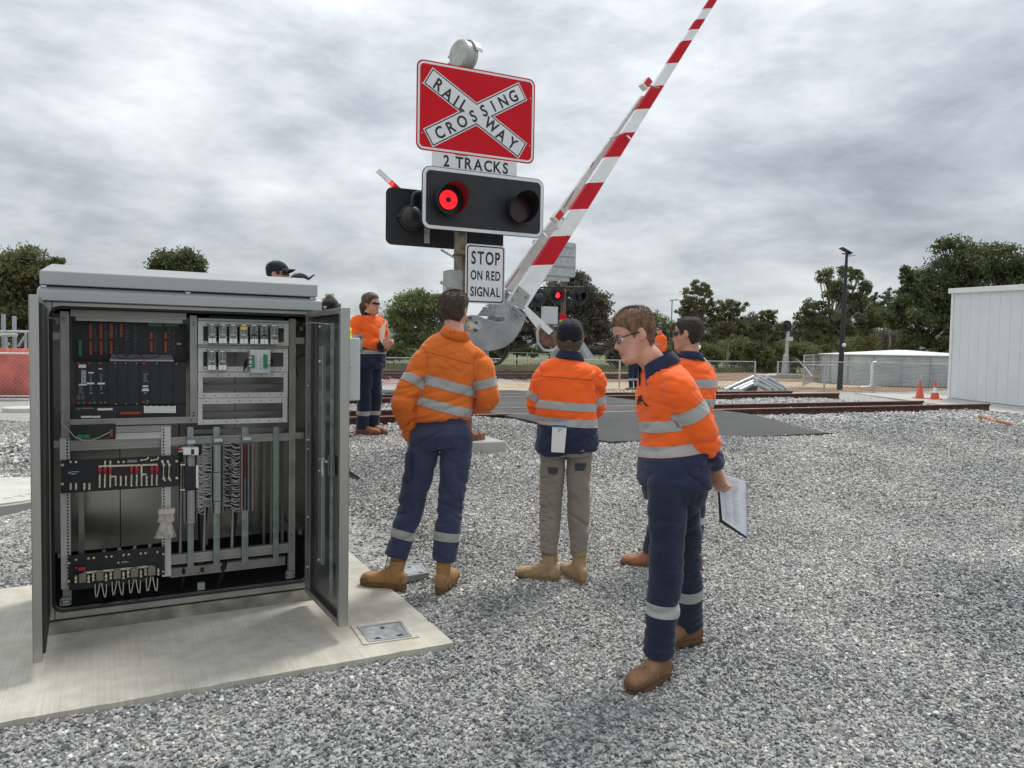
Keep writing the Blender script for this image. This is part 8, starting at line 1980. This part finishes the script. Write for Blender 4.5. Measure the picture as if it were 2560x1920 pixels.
nb_ = thing('notepad', p2(1395, 1098, -.175), 'white paper notepad tucked into the back of the capped man\'s trousers', 'notepad')
q = [p2(1378, 1130, -.165), p2(1411, 1132, -.165), p2(1417, 1066, -.185), p2(1381, 1064, -.185)]
mb = MB(); mb.prism(q, Vector((0, .006, 0))); pg = mb.build('pages', M['white'], nb_)
MB().prism([q[3] + Vector((0, -.002, -.008)), q[2] + Vector((0, -.002, -.008)), q[2] + Vector((0, -.002, .004)), q[3] + Vector((0, -.002, .004))], Vector((0, .009, 0))).build('binding', mat('blue binding', (.03, .09, .30), .5), nb_)
mb = MB()
for k in range(3): a = q[3].lerp(q[0], .12 + .045 * k) + (q[2] - q[3]) * .38 + Vector((0, -.0012, 0)); mb.bar(a, a + (q[2] - q[3]) * (.32 - .07 * k), .0025, .0006, up=Vector((0, 1, 0)))
mb.build('print', mat('pencil grey', (.25, .26, .28), .7), pg)
mb = MB(); q = [p2(1470, 1176, -.02), p2(1476, 1176, -.02)]; mb.tube([p2(1471, 1198, .0), p2(1477, 1168, .0)], .007, 8); mb.build('marker_pen', M['orangec'], pr[0], smooth=True)

# ---- leaning man with papers behind his back
D3 = 3.52
def p3(u, v, dd=0): return P(u, v, D3 + dd)
f3 = Vector((-.95, -.31, 0)).normalized()
J = dict(pel=p3(1684, 1205, .0), mid=p3(1680, 1070, .02), neck=p3(1644, 912, .02), fwd=f3, hipfwd=Vector((-.93, -.36, 0)), head=p3(1583, 838, -.02), hfwd=Vector((-.93, -.22, -.30)), hup=Vector((-.22, 0, 1)),
         hipL=p3(1668, 1218, -.09), hipR=p3(1700, 1218, .08), knL=p3(1666, 1410, -.10), knR=p3(1716, 1395, .24), anL=p3(1648, 1618, -.08), anR=p3(1722, 1548, .36), shL=p3(1696, 968, -.150), shR=p3(1640, 985, .19), elL=p3(1757, 1090, -.12), elR=p3(1650, 1110, .26), wrL=p3(1784, 1160, .0), wrR=p3(1735, 1180, .24),
         toeL=Vector((-.72, -.70, 0)), toeR=Vector((-.92, -.35, 0)), gzL=0.0, gzR=.005)
J['handL'] = (Vector((.32, .02, -1)), Vector((.75, .65, .2)), -1, .45)
pr = person('man in spectacles leaning forward in orange and navy shirt, papers held behind his back', J, dict(gz=0, shirt='orange', trousers='darknavy', hair='ginger', hth=.008, topx=1.5, fuzz=.011, glasses='clear', boots='brown', vox=.0060, bvox=.0048, bands=[(.160, .050), (.272, .050)], armbands=[(.37, .062)], legbands=[(.44, .058)], hem=-.06, flare=.006, lower=(.158, 'navy'), cuffm='navy', cufflen=.10, untucked=True, collarm='navy', yoke=[], build=.97, belly=.010, bs=1.0, arm=1.02, view_r=VR, view_f=VF, leg=.94, hs=.965, cuff=.076, cuffdrop=-.08, collar=.084, bootvox=.0048, patches=[(p3(1640, 1250, -.25), .05, .045, 'darknavy', .006, .15)]))
hd3 = pr[1]
Vb, Tb, Nb_ = arrays(pr[4].data); lc_ = (Vb - np.array(hd3.c)) @ np.array([hd3.r, hd3.f, hd3.u]).T
VV, TT, NN = cut_region(Vb, Tb, Nb_, [.024 - np.abs(lc_[:, 0]) - 30 * (lc_[:, 2] + .0665) ** 2 * 2, .0095 - np.abs(lc_[:, 2] + .0665) - lc_[:, 0] ** 2 * 8, lc_[:, 1] - .06])
if len(TT): mk('lips', VV + NN * .0006, TT, mat('lips', (.42, .16, .13), .45), pr[4])
for sx_ in (-1, 1):
    mb = MB(); mb.ball(hd3.w((sx_ * .031, .0735, -.001)), .0125, n=14, m=10); mb.ball(hd3.w((sx_ * .031, .0825, -.002)), .0050, n=10, m=6, mi=1); mb.build('eye', [mat('eye white', (.62, .58, .55), .2) if sx_ < 0 else bpy.data.materials['eye white'], M['blackp']], pr[4], smooth=True)
    mb = MB(); mb.tube([hd3.w((sx_ * x, y, z)) for x, y, z in ((.014, .089, .018), (.028, .091, .024), (.044, .083, .021))], [.0022, .003, .0014], 6); mb.build('eyebrow', HR['ginger'], pr[4], smooth=True)
mb = MB(); lg = p3(1605, 1008, -.20)                     # small dark emblem on the chest
Vs = pr[2].data.vertices; best = min(Vs, key=lambda v: (v.co.x - lg.x) ** 2 * 1 + (v.co.z - lg.z) ** 2 * 1 + (0 if v.co.y < D3 - .02 else 9)); bc_ = best.co + best.normal * .004
rr_ = best.normal.cross(Vector((0, 0, 1))).normalized(); uu_ = rr_.cross(best.normal)
for x, z, w, h in ((-.030, .0, .014, .040), (-.014, .010, .014, .030), (0, .002, .030, .008), (.022, -.010, .024, .006), (.040, -.018, .018, .008)): mb.bar(bc_ - rr_ * (x - w / 2) + uu_ * z, bc_ - rr_ * (x + w / 2) + uu_ * z, h, .0015, up=best.normal)
mb.build('chest_emblem', M['text'], pr[2])
nt_ = thing('notebook', p3(1830, 1260, -.05), 'spiral bound white papers on a dark folder held by the leaning man', 'notebook')
A4 = [p3(1795, 1180, .045), p3(1866, 1204, .03), p3(1869, 1343, .02), p3(1806, 1300, .04)]
mb = MB(); mb.prism(A4, Vector((0, .004, 0))); pg = mb.build('pages', mat('paper with faint print', (.74, .76, .84), .6, var=.06, vs=30), nt_)
mb = MB(); cv_ = [p3(1792, 1180, .053), p3(1864, 1206, .038), p3(1867, 1348, .028), p3(1800, 1306, .05)]; mb.prism(cv_, Vector((0, .010, 0))); mb.build('folder', M['blackp'], nt_)
mb = MB(); rp = random.Random(6)
for k in range(24):
    f_ = .08 + k * .036; a = A4[0].lerp(A4[3], f_); b = A4[1].lerp(A4[2], f_)
    for s0_ in (.12, .45):
        l_ = rp.uniform(.08, .30); mb.bar(a.lerp(b, s0_) + Vector((0, -.0008, 0)), a.lerp(b, s0_ + l_) + Vector((0, -.0008, 0)), .0012, .0004, up=Vector((0, 1, 0)))
mb.build('print', bpy.data.materials['pencil grey'], pg)
mb = MB()
for k in range(26):
    c_ = A4[1].lerp(A4[2], .02 + k * .038); mb.tube([c_ + Vector((.006 * math.cos(t_), .006 * math.sin(t_), 0)) for t_ in [j * math.pi / 4 for j in range(9)]], .0009, 4)
mb.build('spiral', M['black'], nt_)

# ---- man with sunglasses behind the leaning man
D4 = 5.25
def p4(u, v, dd=0): return P(u, v, D4 + dd)
g4 = tz(p4(1690, 1400).x, D4)
J = dict(pel=p4(1722, 1085), mid=p4(1722, 990), neck=p4(1726, 897, .02), fwd=Vector((-.35, 1, 0)), head=p4(1719, 836, .03), hfwd=Vector((-.90, .55, .02)), hipL=p4(1694, 1095), hipR=p4(1752, 1095), knL=p4(1665, 1245), knR=p4(1735, 1245), anL=p4(1632, 1372), anR=p4(1728, 1372), shL=p4(1672, 918), shR=p4(1756, 926, .04), elL=p4(1655, 1010, -.02), elR=p4(1760, 1015, .07), wrL=p4(1690, 1010, .22), wrR=p4(1725, 1010, .25), toeL=Vector((-1, .1, 0)), toeR=Vector((-.8, .5, 0)), gzL=g4, gzR=g4)
J['handL'] = (Vector((1, .1, .1)), Vector((0, -1, 0)), 1, .4); J['handR'] = (Vector((-1, .1, .1)), Vector((0, -1, 0)), -1, .4)
person('man in dark sunglasses and orange shirt with navy collar, half hidden behind the leaning man', J, dict(gz=g4, shirt='orange', trousers='navy', hair='dark', hth=.006, topx=1.3, fuzz=.006, glasses='sun', skin='tan', boots='rustb', vox=.0095, bands=[(.135, .056), (.265, .056)], armbands=[(.45, .055)], legbands=[(.35, .05)], hem=.10, collarm='navy', yoke=[.45], build=1.0, view_r=VR, view_f=VF))

# ---- woman with notebook by the tracks
xw, yw = P(922, 1000, 8.95).x, 8.95; gw = tz(xw, yw)
J = standing(xw, yw, gw, 1.64, math.radians(-38), 'front', lookyaw=math.radians(-22), stance=.085)
J['wrL'] = P(952, 866, 8.72); J['wrR'] = P(958, 860, 8.85)
J['toeL'] = Vector((.9, -.5, 0)); J['toeR'] = Vector((1, -.1, 0)); J['handL'] = (Vector((1, 0, .4)), Vector((0, .8, .3)), -1, .5); J['handR'] = (Vector((1, -.2, .5)), Vector((-.2, -1, 0)), 1, .5)
jk = person('woman in orange and black jacket with sunglasses, holding a notebook beside the tracks', J, dict(gz=gw, shirt='orange', trousers='darknavy', hair='auburn', hth=.012, topx=1.1, fuzz=.012, glasses='sun', boots='rustb', vox=.012, bvox=.008, bands=[(.13, .05)], armbands=[(.62, .05), (1.15, .04)], legbands=[(.50, .05)], hem=-.12, flare=.02, belly=.02, lower=(.26, 'navy'), collarm='black', cuffm='black', cufflen=.05, build=.98, untucked=True, arm=1.15, collar=.072, line=[(-.12, -.10), (-.05, -.075), (-.02, -.045), (.0, -.02), (.02, .0), (.04, .036), (.06, .052), (.078, .064), (.1, .07)]))
hw = jk[1]; mb = MB(); limb(mb, [hw.w((0, -.095, .02)), hw.w((0, -.13, -.02)), hw.w((0, -.12, -.09)), hw.w((0, -.10, -.14))], [.030, .032, .028, .012], 12); mb.build('ponytail', HR['auburn'], jk[4], smooth=True)
wn = thing('notebook', P(956, 825, 8.8), 'open notebook with white pages held up by the woman', 'notebook')
mb = MB(); mb.prism([P(951, 858, 8.80), P(957, 856, 8.66), P(966, 802, 8.62), P(951, 822, 8.80)], Vector((-.012, .01, 0))); mb.build('pages', M['white'], wn)
mb = MB(); mb.prism([P(948, 858, 8.82), P(951, 858, 8.80), P(951, 821, 8.80), P(948, 822, 8.82)], Vector((.0, .02, 0))); mb.build('cover', M['lightgrey'], wn)

# ---- three workers behind the cabinet
def behind(label, u, vtop, d, yaw, H, look, S, brim=.0, pitch=0.0):
    top = P(u, vtop, d); gz_ = top.z - H; J = standing(top.x, top.y, gz_, H - .025, yaw, 'front', lookyaw=look, pitch=pitch)
    J['gzL'] = J['gzR'] = gz_
    base = dict(gz=gz_, vox=.016, bvox=.011, boots='brown', trousers='navy', shirt='orange', hair='dark', hth=.004, topx=.2, brim=brim, bands=[(.13, .056), (.26, .056)], collarm='navy'); base.update(S); return person(label, J, base)
gA = P(694, 645, 7.2).z
behind('tall man in navy cap and sunglasses whose head shows above the cabinet roof', 686, 645, 7.2, math.radians(10), gA - tz(P(690, 645, 7.2).x, 7.2), math.radians(-2), dict(cap='navycap', glasses='sun'), pitch=.06)
behind('man in black cap just showing above the cabinet roof, right of the taller man', 745, 677, 7.7, math.radians(20), P(745, 677, 7.7).z - tz(P(745, 677, 7.7).x, 7.7), math.radians(8), dict(cap='black'), brim=.03, pitch=.35)
cc = behind('man in black cap and yellow hi-vis shirt bending behind the open cabinet door', 826, 744, 8.4, math.radians(80), P(826, 744, 8.4).z - tz(P(826, 744, 8.4).x, 8.4), math.radians(70), dict(cap='black', shirt='hivisyellow', collarm='hivisyellow'), pitch=.25)
hc = cc[1]; mb = MB(); mb.tube([hc.w((.085 * math.sin(a), -.012 - .098 * math.cos(a), .045 + .012 * math.cos(a * 2))) for a in [math.radians(-80 + 16 * k) for k in range(11)]], .003, 6); mb.build('white_strap', M['white'], cc[0], smooth=True)
mb = MB()
for x, z, w in ((-.018, .066, .05), (-.014, .056, .034), (-.010, .046, .022)): mb.bar(hc.w((x, -.122, z)), hc.w((x + w, -.122, z - .004)), .006, .004, up=hc.f)
mb.build('cap_emblem', mat('cream print', (.6, .57, .42), .6), cc[0])

# ---- two distant workers across the tracks
def distant(label, u, vtop, vbase, d, yaw, S):
    b = P(u, vbase, d); H = P(u, vtop, d).z - b.z; J = standing(b.x, d, b.z, H, yaw, 'down'); base = dict(gz=b.z, vox=.03, bvox=.018, bootvox=.02, boots='wheat', trousers='darknavy', shirt='orange', hair='dark', hth=.006, fuzz=.01, bands=[(.15, .06)], legbands=[(.35, .07)], collarm='orange'); base.update(S); person(label, J, base)
distant('distant worker in orange shirt and sunglasses across the tracks, between two men', 1648, 815, 957, 22.5, math.radians(200), dict(glasses='sun'))
distant('distant worker across the tracks whose dark trousers show behind the leaning man', 1583, 832, 976, 23.0, math.radians(120), dict(trousers='darknavy', cap='black'))
